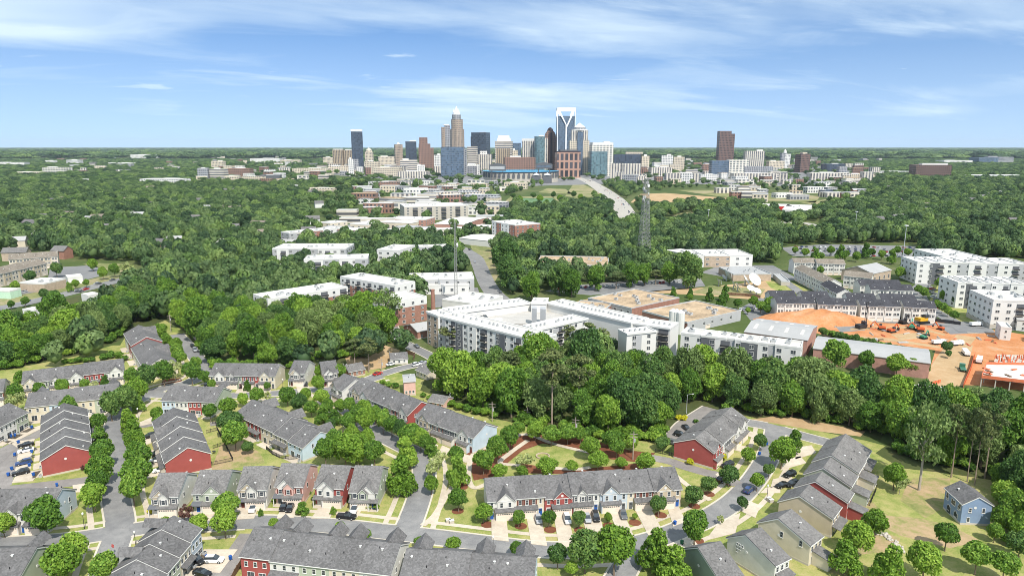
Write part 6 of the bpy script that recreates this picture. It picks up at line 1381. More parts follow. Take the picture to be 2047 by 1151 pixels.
for i, (x, y, col) in enumerate(((1034, 620, 'red'), (1040, 619, 'black'), (1047, 618, 'red'), (1054, 617, 'red'), (955, 638, 'black'), (962, 637, 'black'), (970, 635, 'grey'), (1088, 619, 'white'), (1080, 620, 'black'))):
    car(x, y, 8, 5, 'sedan', col, ('red car' if col == 'red' else col + ' car') + ' on the rooftop parking deck' + ['', ' right of the first red one', ' in the middle of the row', ' at the right end of the row', ' at the far left', ' second at the left', ' third at the left', ' beside the stair towers', ' between the stair towers'][i], DK_, 12.22)
# cars too small to show parts
def tiny_mesh(col):
    def f():
        b = MB().box(-2.2, 2.2, -.9, .9, .3, .95, 0); b.ext([(-1.7, .951), (1.0, .951), (.4, 1.5), (-1.3, 1.5)], -.72, .72, 'y', 1); b.box(-1.2, .3, -.7, .7, 1.501, 1.53, 0); return b.mesh('car_body', [PAINT[col], M['glass']])
    return shared(('tiny', col), f)
CC = ['white', 'white', 'silver', 'black', 'grey', 'silver', 'red', 'blue']
def tiny(x, y, ang, label, group, z=.07):
    p = E(x, y); o = put('parked_car' if 'park' in group else 'car', tiny_mesh(random.choice(CC)), None, (p.x, p.y, z), ang); tag(o, label, 'car', group)
for i in range(26): tiny(1120 + i * 10.4 + random.uniform(-2, 2), 578 - i * .62, 1.3, 'small car in the shaded row under the car park trees', 'cars parked under the trees')
for j in range(5):
    for i in range(20):
        if random.random() < .75: tiny(1590 + i * 12 + random.uniform(-2, 2), 494 + j * 4.2 + i * .1, 1.5, 'small car in the big car park beyond the grey hall', 'cars parked beyond the grey hall')
for i in range(9): tiny(1480 + i * 8, 622 - i * .9 + random.uniform(-2, 4), 1.2, 'small car in the yard behind the tan-roofed warehouse', 'cars parked behind the warehouse')
for i in range(14): tiny(1858 + (i % 3) * 4 + i * 1.2, 575 + i * 3.2, .5, 'small car along the lane before the white apartments', 'cars parked by the white apartments')
for nm, n, lab, grp in (('motorway', 74, 'car in the traffic on the motorway', 'motorway traffic'), ('main_road', 30, 'car on the main road', 'traffic on the main roads')):
    ls = [r_ for r_ in ROADS if r_[4] == nm]
    for i in range(n):
        line, w = random.choice(ls)[:2]; k = random.randrange(len(line) - 1); t_ = random.random(); d_ = (line[k + 1] - line[k]); q = line[k].lerp(line[k + 1], t_); nn = Vector((-d_.y, d_.x)).normalized()
        o = random.choice((-.36, -.22, .22, .36)) * w; q += nn * o
        tag(put('car', tiny_mesh(random.choice(CC)), None, (q.x, q.y, .12), math.atan2(d_.y, d_.x) + (math.pi if o > 0 else 0)), lab + (' left of the woods' if nm == 'main_road' and q.x < -150 else (' between the shops' if nm == 'main_road' else '')), 'car', grp)
# ------------------------------------------------------------------ street furniture
_b0 = None
def wheelie(x, y, label, mat='bluepaint'):
    p = E(x, y); t = thing('wheeled_bin', label, 'bin', (p.x, p.y, .03), random.uniform(0, 6), 'wheeled bins')
    put('bin_body', shared(('bb', mat), lambda: MB().ext([(-.28, .12), (.28, .12), (.36, 1.0), (-.36, 1.0)], -.3, .3, 'y').mesh('bin_body', [M[mat]])), t)
    put('lid', shared(('bl', mat), lambda: MB().ext([(-.4, 1.005), (.4, 1.005), (.34, 1.12), (-.36, 1.08)], -.33, .33, 'y').mesh('lid', [M[mat]])), t)
    for s in (-.25, .25): put('wheel', shared('bw', lambda: MB().tube((0, -.05, 0), (0, .05, 0), .12, n=8).mesh('wheel', [M['tyre']])), t, (-.3, s, .12))
M['greenplastic'] = flat_mat('green_plastic', (.02, .11, .06))
for i, (x, y) in enumerate(((17, 951), (24, 939), (30, 911), (37, 886), (64, 905), (59, 932), (67, 951), (114, 972), (22, 874), (30, 872), (64, 856), (9, 858), (24, 856), (414, 1116), (461, 1118), (1349, 1048), (1533, 889), (1518, 909))):
    wheelie(x, y, ['blue wheeled bin nearest the camera in the left car park', 'blue wheeled bin second from the near end of the left car park', 'blue wheeled bin beside the black car in the left car park', 'blue wheeled bin at the far drive of the left car park', 'blue wheeled bin behind the white car in the left car park', 'blue wheeled bin behind the dark blue car', 'blue wheeled bin at the corner of the red gable', 'blue wheeled bin behind the slate-blue-ended terrace', 'left blue bin on the drive before the white and sage terrace', 'right blue bin on the drive before the white and sage terrace', 'blue wheeled bin at the mouth of the left alley',
            'left blue bin against the white and sage terrace', 'right blue bin against the white and sage terrace', 'blue wheeled bin beside the side-on white car', 'blue wheeled bin alone by the brown alley', 'blue wheeled bin at the kerb by the seventh townhouse', 'blue wheeled bin at the far bend of the right street', 'blue wheeled bin halfway up the right street'][i])
wheelie(1363, 1087, 'green wheeled bin by the dark green house', 'greenplastic')
def lamp(x, y, h, label):
    p = E(x, y); t = thing('street_lamp', label, 'street lamp', (p.x, p.y, 0), 0, 'street lamps')
    put('post', shared(('lp', h), lambda: MB().lathe([(.16, 0), (.16, .5), (.08, .6), (.06, h - .6)], n=8).mesh('post', [M['darkmetal']])), t)
    put('lamp_head', shared(('lh', h), lambda: MB().lathe([(.1, h - .6), (.26, h - .3), (.24, h), (.05, h + .18)], n=8).mesh('lamp_head', [M['lampglass']])), t)
for x, y, lab in ((169, 1056, 'black lamp post on the verge before the slate-blue-ended terrace'), (272, 1094, 'black lamp post at the junction beside the stepped terrace'), (986, 1104, 'black lamp post behind the lower right terrace'), (1533, 998, 'black lamp post before the line of eight houses'), (326, 773, 'black lamp post on the bend in the upper left'), (277, 839, 'black lamp post beside the upper left footpath'), (566, 778, 'black lamp post before the cream terrace')): lamp(x, y, 4.6, lab)
def cobra(x, y, h, a, label):
    p = E(x, y); t = thing('street_lamp', label, 'street lamp', (p.x, p.y, 0), a, 'street lamps')
    MB().tube((0, 0, 0), (0, 0, h), .14, .09).tube((0, 0, h), (1.8, 0, h + .4), .06).build('post', M['metal'], t); MB().box(1.7, 2.5, -.15, .15, h + .33, h + .48).build('lamp_head', M['lampglass'], t)
cobra(1372, 826, 7.5, 0, 'tall grey lamp with a curved arm at the street end in the woods')
def upole(x, y, yt, label, arm=True):
    p = E(x, y); h = z_at(p, yt); t = thing('utility_pole', label, 'utility pole', (p.x, p.y, 0), random.uniform(-.5, .5), 'utility poles')
    MB().lathe([(.2, 0), (.14, h)], n=8).build('pole', M['pole'], t)
    if arm:
        MB().box(-1.3, 1.3, -.06, .06, h - 1.0, h - .84).box(-1.3, 1.3, -.06, .06, h - 2.0, h - 1.86).build('crossarm', M['pole'], t); MB().lathe([(.28, h - 3.6), (.28, h - 2.5)], (.35, 0, 0), 8).build('transformer', M['metal'], t)
for x, y, yt, lab in ((1054, 842, 814, 'timber utility pole left of the pine in the central woods'), (1150, 873, 834, 'timber utility pole with crossarms above the little park'), (1265, 918, 862, 'tall timber utility pole at the right end of the little park'), (984, 842, 803, 'timber utility pole beside the hedge'), (342, 664, 628, 'timber utility pole at the end of the dead-end street'), (668, 717, 705, 'timber utility pole above the tan gabled house'), (763, 742, 715, 'timber utility pole beside the red car')): upole(x, y, yt, lab)
for x, y, yt, lab in ((1803, 530, 452, 'tall floodlight mast beyond the big car park'), (1708, 470, 424, 'tall floodlight mast beside the slip road'), (1415, 450, 420, 'thin floodlight mast right of the lattice mast')):
    p = E(x, y); h = z_at(p, yt); t = thing('floodlight_mast', lab, 'lamp mast', (p.x, p.y, 0), 0, 'floodlight masts'); MB().lathe([(.5, 0), (.25, h)], n=6).build('mast', M['metal'], t); MB().lathe([(1.6, h), (1.6, h + .8)], n=8).build('lamp_ring', M['trim'], t)
p = E(228, 1108); t = thing('stop_sign', 'red octagonal stop sign at the lower left junction', 'sign', (p.x, p.y, 0), -.3)
MB().tube((0, 0, 0), (0, 0, 2.9), .05).build('post', M['metal'], t)
MB().ext([(.48 * math.cos(i * math.pi / 4 + math.pi / 8), 2.5 + .48 * math.sin(i * math.pi / 4 + math.pi / 8)) for i in range(8)], -.09, -.06, 'y').build('sign_plate', M['redpaint'], t)
def text(body, size, parent, loc, mt, rot=(math.pi / 2, 0, 0)):
    cu = bpy.data.curves.new('lettering', 'FONT'); cu.body = body; cu.size = size; cu.align_x = 'CENTER'; cu.align_y = 'CENTER'; cu.extrude = .004
    cu.materials.append(mt); q = bpy.data.objects.new('lettering', cu); COL.objects.link(q); dg = bpy.context.evaluated_depsgraph_get(); me = bpy.data.meshes.new_from_object(q.evaluated_get(dg)); bpy.data.objects.remove(q)
    o = put('lettering', me, parent, loc); o.rotation_euler = rot; return o
text('STOP', .32, t, (0, -.1, 2.5), M['trim'])
def fence(name, label, px, h=1.3, mat='darkmetal', group='yard fences', step=.22, solid=False):
    P = [E(x, y) for x, y in px]; o = P[0]; t = thing(name, label, 'fence', (o.x, o.y, 0), 0, group); b, r_ = MB(), MB()
    for i in range(len(P) - 1):
        a, c = P[i] - o, P[i + 1] - o; L = (c - a).length; d = (c - a) / L; ang = math.atan2(d.y, d.x)
        Mx = Matrix.Translation(a) @ Matrix.Rotation(ang, 4, 'Z')
        if solid: b.box(0, L, -.04, .04, 0, h, M=Mx)
        else:
            for k in range(int(L / step)): b.box(k * step, k * step + .05, -.03, .03, .05, h, M=Mx)
            r_.box(0, L, -.045, -.031, .15, .25, M=Mx).box(0, L, -.045, -.031, h - .22, h - .12, M=Mx)
        for k in range(int(L / 2.4) + 1): r_.box(k * 2.4 - .06, k * 2.4 + .06, -.16, -.046, 0, h + .12, M=Mx)
    b.build('pickets' if not solid else 'panel', M[mat], t); r_.build('rail', M[mat], t)
fence('picket_fence', 'black metal fence round the yards behind the four stepped townhouses', [(434, 858), (448, 885), (466, 921), (432, 928), (418, 931)])
fence('picket_fence', 'short black metal fence by the alley behind the sage gable wall', [(425, 846), (431, 846), (435, 860), (412, 866)])
fence('picket_fence', 'black metal cross fence between two back yards', [(449, 889), (425, 897)])
fence('picket_fence', 'curving black metal fence round the patios of the diagonal terrace', [(533, 898), (545, 908), (559, 915), (580, 919), (604, 916)])
fence('picket_fence', 'black metal fence before the red-ended right terrace', [(1310, 904), (1342, 911), (1356, 915)])
fence('board_fence', 'dark board fence beside the brown alley at the lower edge', [(497, 1108), (470, 1150), (455, 1180)], 1.8, 'wood', solid=True)
fence('board_fence', 'brown board fence behind the small white cottage', [(812, 706), (830, 712), (826, 720)], 1.8, 'wood', solid=True)
fence('board_fence', 'board fence behind the back rooms of the line of eight', [(1705, 1003), (1738, 1010), (1752, 978)], 1.5, 'darkmetal')
fence('board_fence', 'dark silt fence along the upper side of the building site', [(1626, 638), (1700, 640), (1790, 641), (1870, 643), (1920, 650)], 2.0, 'darkmetal', solid=True)
fence('board_fence', 'pale brown fence below the satellite dishes', [(1455, 590), (1490, 592), (1520, 596)], 2.0, 'wood', solid=True)
def pergola(x, y, a, label):
    p = E(x, y); t = thing('pergola', label, 'pergola', (p.x, p.y, 0), a, 'pergolas')
    b = MB()
    for i in range(9): b.box(-2.2 + i * .52, -2.2 + i * .52 + .3, -1.9, 1.9, 2.55, 2.72)
    b.box(-2.3, 2.4, -1.6, -1.45, 2.38, 2.548).box(-2.3, 2.4, 1.45, 1.6, 2.38, 2.548); b.build('slatted_roof', M['wood'], t)
    for sx in (-2, 2):
        for sy in (-1.52, 1.52): MB().box(sx - .08, sx + .08, sy - .08, sy + .08, 0, 2.379).build('post', M['wood'], t)
pergola(524, 868, -.7, 'brown timber pergola at the left of the diagonal terrace patios'); pergola(570, 892, -.7, 'brown timber pergola at the right of the diagonal terrace patios')
def patio_set(x, y, label):
    p = E(x, y); t = thing('patio_table', label, 'garden table', (p.x, p.y, .14), random.uniform(0, 3), 'patio furniture')
    MB().lathe([(.6, .68), (.6, .73)], n=10).build('table_top', M['darkmetal'], t); MB().tube((0, 0, 0), (0, 0, .68), .06).build('pedestal', M['darkmetal'], t)
for i, (x, y) in enumerate(((536, 878), (548, 890), (588, 903), (597, 905), (540, 1140), (700, 1148), (70, 900), (66, 915), (428, 906), (1650, 1020))): patio_set(x, y, ['round dark patio table under the left pergola', 'round dark patio table between the pergolas', 'round dark patio table right of the right pergola', 'round dark patio table nearest the light blue gable', 'round dark table behind the red unit at the lower edge', 'round dark table behind the cream unit at the lower edge', 'dark table left of the five stepped townhouses', 'dark table near the red gable corner of the five', 'dark table behind the four stepped townhouses', 'dark table behind the tan house'][i])
# fire pit, rock border
p = E(1085, 912); t = thing('fire_pit', 'round brick fire pit on the little park lawn', 'fire pit', (p.x, p.y, .03)); m = MB()
for i in range(20):
    a = i * math.pi / 10; m.box(-.32, .32, -.18, .18, 0, .4, M=Matrix.Translation((2.1 * math.cos(a), 2.1 * math.sin(a), 0)) @ Matrix.Rotation(a + math.pi / 2, 4, 'Z'))
m.build('brick_ring', M['brick_tan'], t)
stn = shared('rock', lambda: (lambda v: quads_mesh('rock', np.zeros((0, 3)), M['concwall'], v))(ico((0, 0, .2), (.5, .4, .35), 1)))
rl = smooth([E(x, y) for x, y in ((1748, 1066), (1768, 1068), (1782, 1078), (1796, 1092), (1797, 1106))], 8)
for i in range(60):
    q = rl[int(i / 60 * (len(rl) - 1))]; o = put('boulder', stn, None, (q.x + random.uniform(-.9, .9), q.y + random.uniform(-.9, .9), -.05), random.uniform(0, 6)); s = random.uniform(.6, 1.3); o.scale = (s, s, s * random.uniform(.7, 1.1)); tag(o, 'pale boulder in the curved stone border of the yard', 'rock', 'stones of the yard border')
# mulch rings under the lawn trees
for x, y in ((974, 1048), (1041, 1051), (1100, 1058), (1160, 1059), (1217, 1050), (1269, 1044), (1321, 1029), (1388, 1011), (1417, 987), (1460, 966), (915, 1021), (1394, 1080)):
    p = E(x, y); q = [(p.x + 1.7 * math.cos(i * .4), p.y + 1.7 * math.sin(i * .4), .05) for i in range(16)]; m = MB(); m.poly(q); tag(m.build('mulch_ring', M['mulch']), kind='structure')
for x, y, s in ((896, 1043, 1), (903, 1045, 1), (1537, 1000, 1.2), (1541, 1003, 1.2)):
    p = E(x, y); t = thing('utility_box', 'pale utility cabinet ' + ('beside the lamp post on the right verge' if x > 1000 else 'on the lawn left of the seven townhouses'), 'utility box', (p.x, p.y, 0), .3, 'utility cabinets ' + ('right' if x > 1000 else 'left')); MB().box(-.6, .6, -.5, .5, 0, .9).build('cabinet', M['concwall'], t); MB().box(-.65, .65, -.55, .55, .901, 1.0).build('lid', M['trim'], t)
# ------------------------------------------------------------------ satellite dishes
def dish(x, y, r, az, el, label):
    p = E(x, y); t = thing('satellite_dish', label, 'satellite dish', (p.x, p.y, 0), az, 'satellite dishes'); m = MB(); n = 20
    Mx = Matrix.Translation((0, 0, r * .95)) @ Matrix.Rotation(math.pi / 2 - el, 4, 'X')
    pr = [(r * k / 6, r * .28 * (k / 6) ** 2) for k in range(7)]
    pts = [[Mx @ Vector((a * math.cos(i * 2 * math.pi / n), a * math.sin(i * 2 * math.pi / n), z)) for i in range(n)] for a, z in pr[1:]]
    for k in range(5):
        for i in range(n):
            j = (i + 1) % n; m.poly([pts[k][i], pts[k][j], pts[k + 1][j], pts[k + 1][i]])
    m.poly(pts[0]); m.build('reflector', M['trim'], t)
    MB().tube((0, 0, 0), (0, 0, r * .9), r * .12, n=8).build('pedestal', M['metal'], t)
    f = Mx @ Vector((0, 0, r * .9)); b = MB()
    for i in range(3): b.tube(Mx @ Vector((r * .9 * math.cos(i * 2.1), r * .9 * math.sin(i * 2.1), r * .24)), f, r * .025, n=4)
    b.build('feed', M['metal'], t)
for x, y, r, az, el, lab in ((1506, 573, 5.2, .5, .7, 'largest white satellite dish, tilted towards the camera'), (1489, 571, 4.2, 1.2, .6, 'white dish just left of the largest one'), (1452, 562, 4.5, 1.6, .5, 'white dish seen nearly edge-on left of the brown station'), (1436, 572, 3.0, 1.5, .6, 'small white dish on the left of the dish field'), (1466, 578, 3.2, 1.4, .6, 'white dish nearest the board fence, left of two'), (1474, 583, 3.2, 1.4, .6, 'white dish nearest the board fence, right of two'), (1446, 560, 2.4, .8, .8, 'small white dish behind the edge-on one'), (1500, 585, 3, .2, 1.0, 'white dish nearest the black-roofed townhouses, left'), (1512, 590, 3, .4, 1.0, 'white dish nearest the black-roofed townhouses, right')): dish(x, y, r, az, el, lab)
# ------------------------------------------------------------------ the building site
M['machineyellow'] = flat_mat('machine_yellow', (.62, .36, .03), .15); M['machinered'] = flat_mat('machine_orange', (.55, .12, .04), .15); M['machinegreen'] = flat_mat('machine_green', (.06, .26, .16), .15); M['netting'] = flat_mat('orange_netting', (.62, .17, .08), .2)
def digger(x, y, a, mat, s, label):
    p = E(x, y); t = thing('excavator', label, 'excavator', (p.x, p.y, .03), a, 'site machines'); t.scale = (s, s, s)
    for q in (-1.1, 1.1): MB().ext([(-1.9, .25), (-1.5, 0), (1.5, 0), (1.9, .25), (1.5, .85), (-1.5, .85)], q - .3, q + .3, 'y').build('track', M['tyre'], t)
    MB().box(-1.9, 1.1, -1.2, 1.2, .95, 1.9).build('body', M[mat], t); MB().box(-.1, 1.2, -1.25, -.3, 1.91, 2.9).build('cab', M['glass'], t)
    MB().ext([(.9, 1.6), (1.3, 1.3), (3.6, 3.9), (3.3, 4.3)], -.1, .4, 'y').build('boom', M[mat], t); MB().ext([(3.2, 4.2), (3.7, 4.0), (5.2, 1.8), (4.9, 1.6)], -.05, .35, 'y').build('stick', M[mat], t); MB().ext([(4.6, 1.7), (5.3, 1.8), (5.2, .7), (4.5, .9)], -.35, .65, 'y').build('bucket', M['darkmetal'], t)
for x, y, a, mt, s, lab in ((1842, 646, .3, 'machineyellow', 1.9, 'big yellow excavator below the black-roofed townhouses'), (1762, 659, 2.6, 'machinered', 1.1, 'orange digger left of the middle of the site'), (1782, 664, .4, 'machinered', 1.1, 'orange digger right of the other orange one'), (1838, 662, 2.8, 'machinered', 1.2, 'red machine below the yellow excavator'), (1822, 657, 1.0, 'machinegreen', 1.2, 'green machine left of the yellow excavator'), (1846, 677, .5, 'machinegreen', 1.0, 'small green machine lower on the site'), (1880, 659, 2.0, 'machinered', .9, 'orange machine near the gravel yard'), (1805, 647, .5, 'darkmetal', 1.2, 'dark machine by the silt fence')): digger(x, y, a, mt, s, lab)
p = E(1721, 656); t = thing('drill_rig', 'dark drilling rig with an upright mast on the orange earth', 'drill rig', (p.x, p.y, .03), .4)
MB().box(-3, 3, -1.6, 1.6, .3, 2.4).build('body', M['darkmetal'], t); MB().box(1.2, 2.8, -1.2, 1.2, 2.41, 4).build('cab', M['glass'], t); b = MB()
for s in (-.5, .5): b.box(2.9, 3.2, s - .1, s + .1, 0, 15)
for i in range(12): b.box(2.95, 3.15, -.4, .4, 1 + i * 1.2, 1.15 + i * 1.2)
b.build('mast', M['darkmetal'], t)
def truck(x, y, a, col, label, L=7.0):
    p = E(x, y); t = thing('site_truck', label, 'truck', (p.x, p.y, .05), a, 'site trucks')
    MB().ext([(L / 2 - 2, .6), (L / 2, .6), (L / 2, 1.5), (L / 2 - .4, 2.6), (L / 2 - 2, 2.6)], -1.1, 1.1, 'y').build('cab', PAINT[col], t); MB().box(-L / 2, L / 2 - 2.1, -1.15, 1.15, .9, 2.3 if col == 'white' else 1.3).build('body', PAINT[col], t)
    for wx in (-L / 2 + 1, -L / 2 + 2.2, L / 2 - 1):
        for wy in (-1, 1): put('wheel', shared('tw', lambda: MB().tube((0, -.2, 0), (0, .2, 0), .48, n=10).mesh('wheel', [M['tyre']])), t, (wx, wy, .48))
for x, y, a, c, lab in ((1876, 688, .1, 'white', 'white truck at the lower edge of the orange earth'), (1913, 690, .3, 'white', 'white truck beside the round dark tree'), (1930, 709, 1.2, 'white', 'white truck on the dusty site track'), (1924, 740, 1.1, 'green', 'green flatbed truck on the dusty site track'), (1957, 724, .9, 'white', 'white truck between the netting fences'), (1950, 652, .2, 'white', 'white truck on the gravel yard')): truck(x, y, a, c, lab)
b = MB(); c0, n = E(1625, 641), 26; hm = []
for j in range(n + 1):
    for i in range(n + 1):
        u, v = i / n * 2 - 1, j / n * 2 - 1; q = max(0, 1 - u * u - v * v); b.v.append((c0.x + u * 34, c0.y + v * 14, -.05 + 6.0 * q ** .8 * (1 + .12 * math.sin(7 * u + 3 * v) + .06 * math.sin(17 * u - 11 * v)))); 
for j in range(n):
    for i in range(n): a_ = j * (n + 1) + i; b.f.append((a_, a_ + 1, a_ + n + 2, a_ + n + 1)); b.m.append(0)
o = b.build('soil_mound', M['clay']); tag(o, 'long mound of orange soil in front of the black-roofed townhouses', 'soil mound')
pts = [E(x, y, 4.4) for x, y in ((1962, 754), (1972, 728), (2080, 730), (2080, 768))]; O2 = pts[0]
t = thing('concrete_frame', 'unfinished concrete floor on props, wrapped in orange netting', 'building', (O2.x, O2.y, 0)); q = [(v.x - O2.x, v.y - O2.y) for v in pts]
ar = sum(q[i][0] * q[(i + 1) % 4][1] - q[(i + 1) % 4][0] * q[i][1] for i in range(4)); q = q if ar > 0 else q[::-1]
MB().ext(q, 4.0, 4.4, 'z').build('slab', M['roofwhite'], t); b = MB()
for i in range(4):
    a, c = Vector((*q[i], 0)), Vector((*q[(i + 1) % 4], 0)); L = (c - a).length; Mx = Matrix.Translation(a) @ Matrix.Rotation(math.atan2(c.y - a.y, c.x - a.x), 4, 'Z'); b.box(0, L, -.06, .06, 4.1, 5.5, M=Mx)
    for k in range(int(L / 5)): MB().box(k * 5, k * 5 + .4, .3, .7, 0, 3.99, M=Mx).build('column', M['concwall'], t)
b.build('netting', M['netting'], t)
for i in range(14):
    u, v = random.random(), random.random(); w_ = Vector((*q[0], 0)).lerp(Vector((*q[1], 0)), u).lerp(Vector((*q[3], 0)).lerp(Vector((*q[2], 0)), u), v); MB().box(-1.5, 1.5, -.5, .5, 4.405, 4.8, M=Matrix.Translation(w_) @ Matrix.Rotation(random.uniform(0, 3), 4, 'Z')).build('timber_stack', M['wood' if i % 2 else 'netting'], t)
pts = [E(x, y, 4.2) for x, y in ((1985, 728), (1992, 706), (2090, 708), (2090, 729))]; O3 = pts[0]; q = [(v.x - O3.x, v.y - O3.y) for v in pts]; ar = sum(q[i][0] * q[(i + 1) % 4][1] - q[(i + 1) % 4][0] * q[i][1] for i in range(4)); q = q if ar > 0 else q[::-1]
t = thing('concrete_frame', 'concrete floor with rows of pink reinforcing bars behind the first slab', 'building', (O3.x, O3.y, 0)); MB().ext(q, 0, 3.6, 'z').build('slab', M['concwall'], t); b = MB()
for i in range(60): w_ = Vector((*q[0], 0)).lerp(Vector((*q[1], 0)), random.random()).lerp(Vector((*q[3], 0)).lerp(Vector((*q[2], 0)), random.random()), random.random()); b.box(w_.x - .15, w_.x + .15, w_.y - .15, w_.y + .15, 3.601, 5.2)
b.build('reinforcement', M['netting'], t)
fence('site_fence', 'orange netting fence along the dusty site track', [(1925, 775), (1940, 740), (1948, 712)], 2.0, 'netting', 'site fences', solid=True)
fence('site_fence', 'orange netting at the foot of the site track', [(1855, 792), (1862, 770), (1880, 765)], 1.6, 'netting', 'site fences', solid=True)
row_trees('from the left in the hedge above the grey shed', [(1645 + i * 11, 662 + i * 2.6 + (i % 2), 9 + (i % 3), 'bush' if i % 3 else 'dusk') for i in range(16)], 'hedge bushes by the site', 'bush', 'bush', 'bush')
# ------------------------------------------------------------------ roofs that peep out of the far woods, and the small blocks of the inner city
HOUSEM = [M['render'], M['stone'], M['brick'], M['concwall'], M['brick_tan']]
def small_house(x, y, w, d, h, label, group, name='woodland_house', flat_=False, cat='house', mt=None):
    p = E(x, y); a = random.uniform(-.5, .5)
    if in_built(p.x, p.y, 6): return
    t = thing(name, label, cat, (p.x, p.y, 0), a, group); footprint(p, a, -w / 2, w / 2, -d / 2, d / 2); mt = mt or random.choice(HOUSEM)
    if flat_: MB().box(-w / 2, w / 2, -d / 2, d / 2, 0, h).build('wall', mt, t); MB().box(-w / 2 - .2, w / 2 + .2, -d / 2 - .2, d / 2 + .2, h + .01, h + .5).build('roof', M['roofwhite' if random.random() < .6 else 'rooftan' if random.random() < .4 else 'roofgrey'], t)
    else: MB().ext([(-d / 2, 0), (d / 2, 0), (d / 2, h), (0, h * 1.5), (-d / 2, h)], -w / 2, w / 2, 'x').build('wall', mt, t); MB().ext([(-d / 2 - .5, h - .2), (0, h * 1.5 + .1), (d / 2 + .5, h - .2), (d / 2 + .5, h + .1), (0, h * 1.5 + .4), (-d / 2 - .5, h + .1)], -w / 2 - .4, w / 2 + .4, 'x').build('roof', M[random.choice(('brownroof', 'shingle', 'shingle_brown', 'roofgrey'))], t)
for i in range(60): small_house(random.uniform(10, 640), random.uniform(365, 520), random.uniform(12, 20), 10, 7.5, 'roof showing through the crowns of the left woods', 'houses in the left woods')
for i in range(26): small_house(random.uniform(1680, 2040), random.uniform(375, 470), random.uniform(12, 20), 10, 7.5, 'roof showing through the crowns of the right woods', 'houses in the right woods')
VW = [cr, wh, hz, rs, gy, vs, ww_]
for (x0, x1, y0, y1, n, hmin, hmax, lab, grp) in ((650, 1010, 324, 352, 52, 14, 34, 'pale low block among the towers on the left side of the centre', 'small blocks left of the stadium'), (1230, 1760, 322, 368, 90, 12, 30, 'pale low block among the blocks right of the motorway', 'small blocks right of the motorway'), (720, 1000, 368, 430, 70, 9, 17, 'low roof in the district before the stadium', 'low roofs before the stadium'), (640, 990, 430, 480, 30, 6, 9, 'low roof around the road junction left of the striped hotel', 'low roofs at the road junction'), (400, 660, 318, 368, 50, 12, 24, 'pale low building around the hospital', 'low buildings around the hospital'), (20, 400, 312, 350, 22, 12, 20, 'small pale building far off in the left woods', 'far buildings on the left'), (1440, 1720, 364, 404, 34, 9, 14, 'low shed beside the railway fields', 'sheds beside the railway fields')):
    for i in range(n): small_house(random.uniform(x0, x1), random.uniform(y0, y1), random.uniform(18, 46), random.uniform(14, 26), random.uniform(hmin, hmax), lab, grp, 'city_building', True, 'building', random.choice(VW))
row_trees('from the left in the big car park beyond the grey hall', [(1590 + i * 17 + (i % 3) * 3, 500 + (i % 4) * 4, 7 + i % 3, ('maple', 'elm', 'spire')[i % 3]) for i in range(15)], 'car park trees', 'street_tree')
row_trees('from the left along the lane before the white apartments', [(1836, 578, 8, 'elm'), (1846, 584, 9, 'maple'), (1880, 566, 10, 'maple'), (1888, 590, 10, 'elm'), (1872, 608, 8, 'elm'), (1884, 614, 9, 'maple'), (1896, 622, 8, 'elm'), (1908, 630, 9, 'maple'), (1912, 600, 9, 'dusk'), (1800, 545, 10, 'maple'), (1810, 530, 9, 'elm'), (1640, 540, 8, 'maple'), (1560, 590, 10, 'maple'), (1540, 606, 12, 'elm')], 'trees by the lanes', 'street_tree')
row_trees('from the left along the main road at the left edge', [(106, 590, 12, 'dusk'), (88, 588, 11, 'dusk'), (50, 602, 8, 'maple'), (22, 608, 7, 'maple'), (150, 567, 8, 'elm'), (172, 565, 7, 'elm'), (138, 573, 6, 'spire'), (185, 528, 10, 'elm'), (205, 545, 10, 'elm'), (112, 537, 12, 'dusk'), (258, 540, 13, 'sparse'), (228, 538, 11, 'maple'), (30, 570, 9, 'elm'), (60, 552, 11, 'dusk')], 'trees by the left main road', 'street_tree')
for nm, px, mt, z in (('gravel_patch', [(1668, 650), (1720, 648), (1730, 660), (1680, 664)], 'parking', .038), ('gravel_patch', [(1780, 668), (1850, 664), (1858, 674), (1800, 680)], 'dirt', .039), ('wheel_track', [(1640, 668), (1780, 676), (1880, 692), (1878, 696), (1780, 682), (1650, 672)], 'dirt', .041), ('wheel_track', [(1700, 656), (1830, 652), (1890, 668), (1888, 671), (1830, 656), (1700, 660)], 'dirt', .043)): sheet(nm, px, M[mt], z)
for i in range(46):
    x, y = random.uniform(1665, 1990), random.uniform(648, 690); pq = E(x, y)
    if in_built(pq.x, pq.y, 1): continue
    s_ = random.uniform(.8, 2.4); kk = i % 4
    b = MB()
    for q in range(3 + kk): b.box(-s_ * 1.2, s_ * 1.2, -.2 + q * .25 - .4, q * .25 - .4, .02, .18 + .16 * (q % 3))
    tag(b.build('material_stack', M[('wood', 'concwall', 'netting', 'metal')[kk]], None, (pq.x, pq.y, .03), random.uniform(0, 3)), ('stack of timber', 'stack of concrete pieces', 'stack of orange barriers', 'stack of steel bars')[kk] + ' lying on the orange earth of the building site', 'stack', 'material stacks: ' + ('timber', 'concrete', 'barriers', 'steel')[kk])
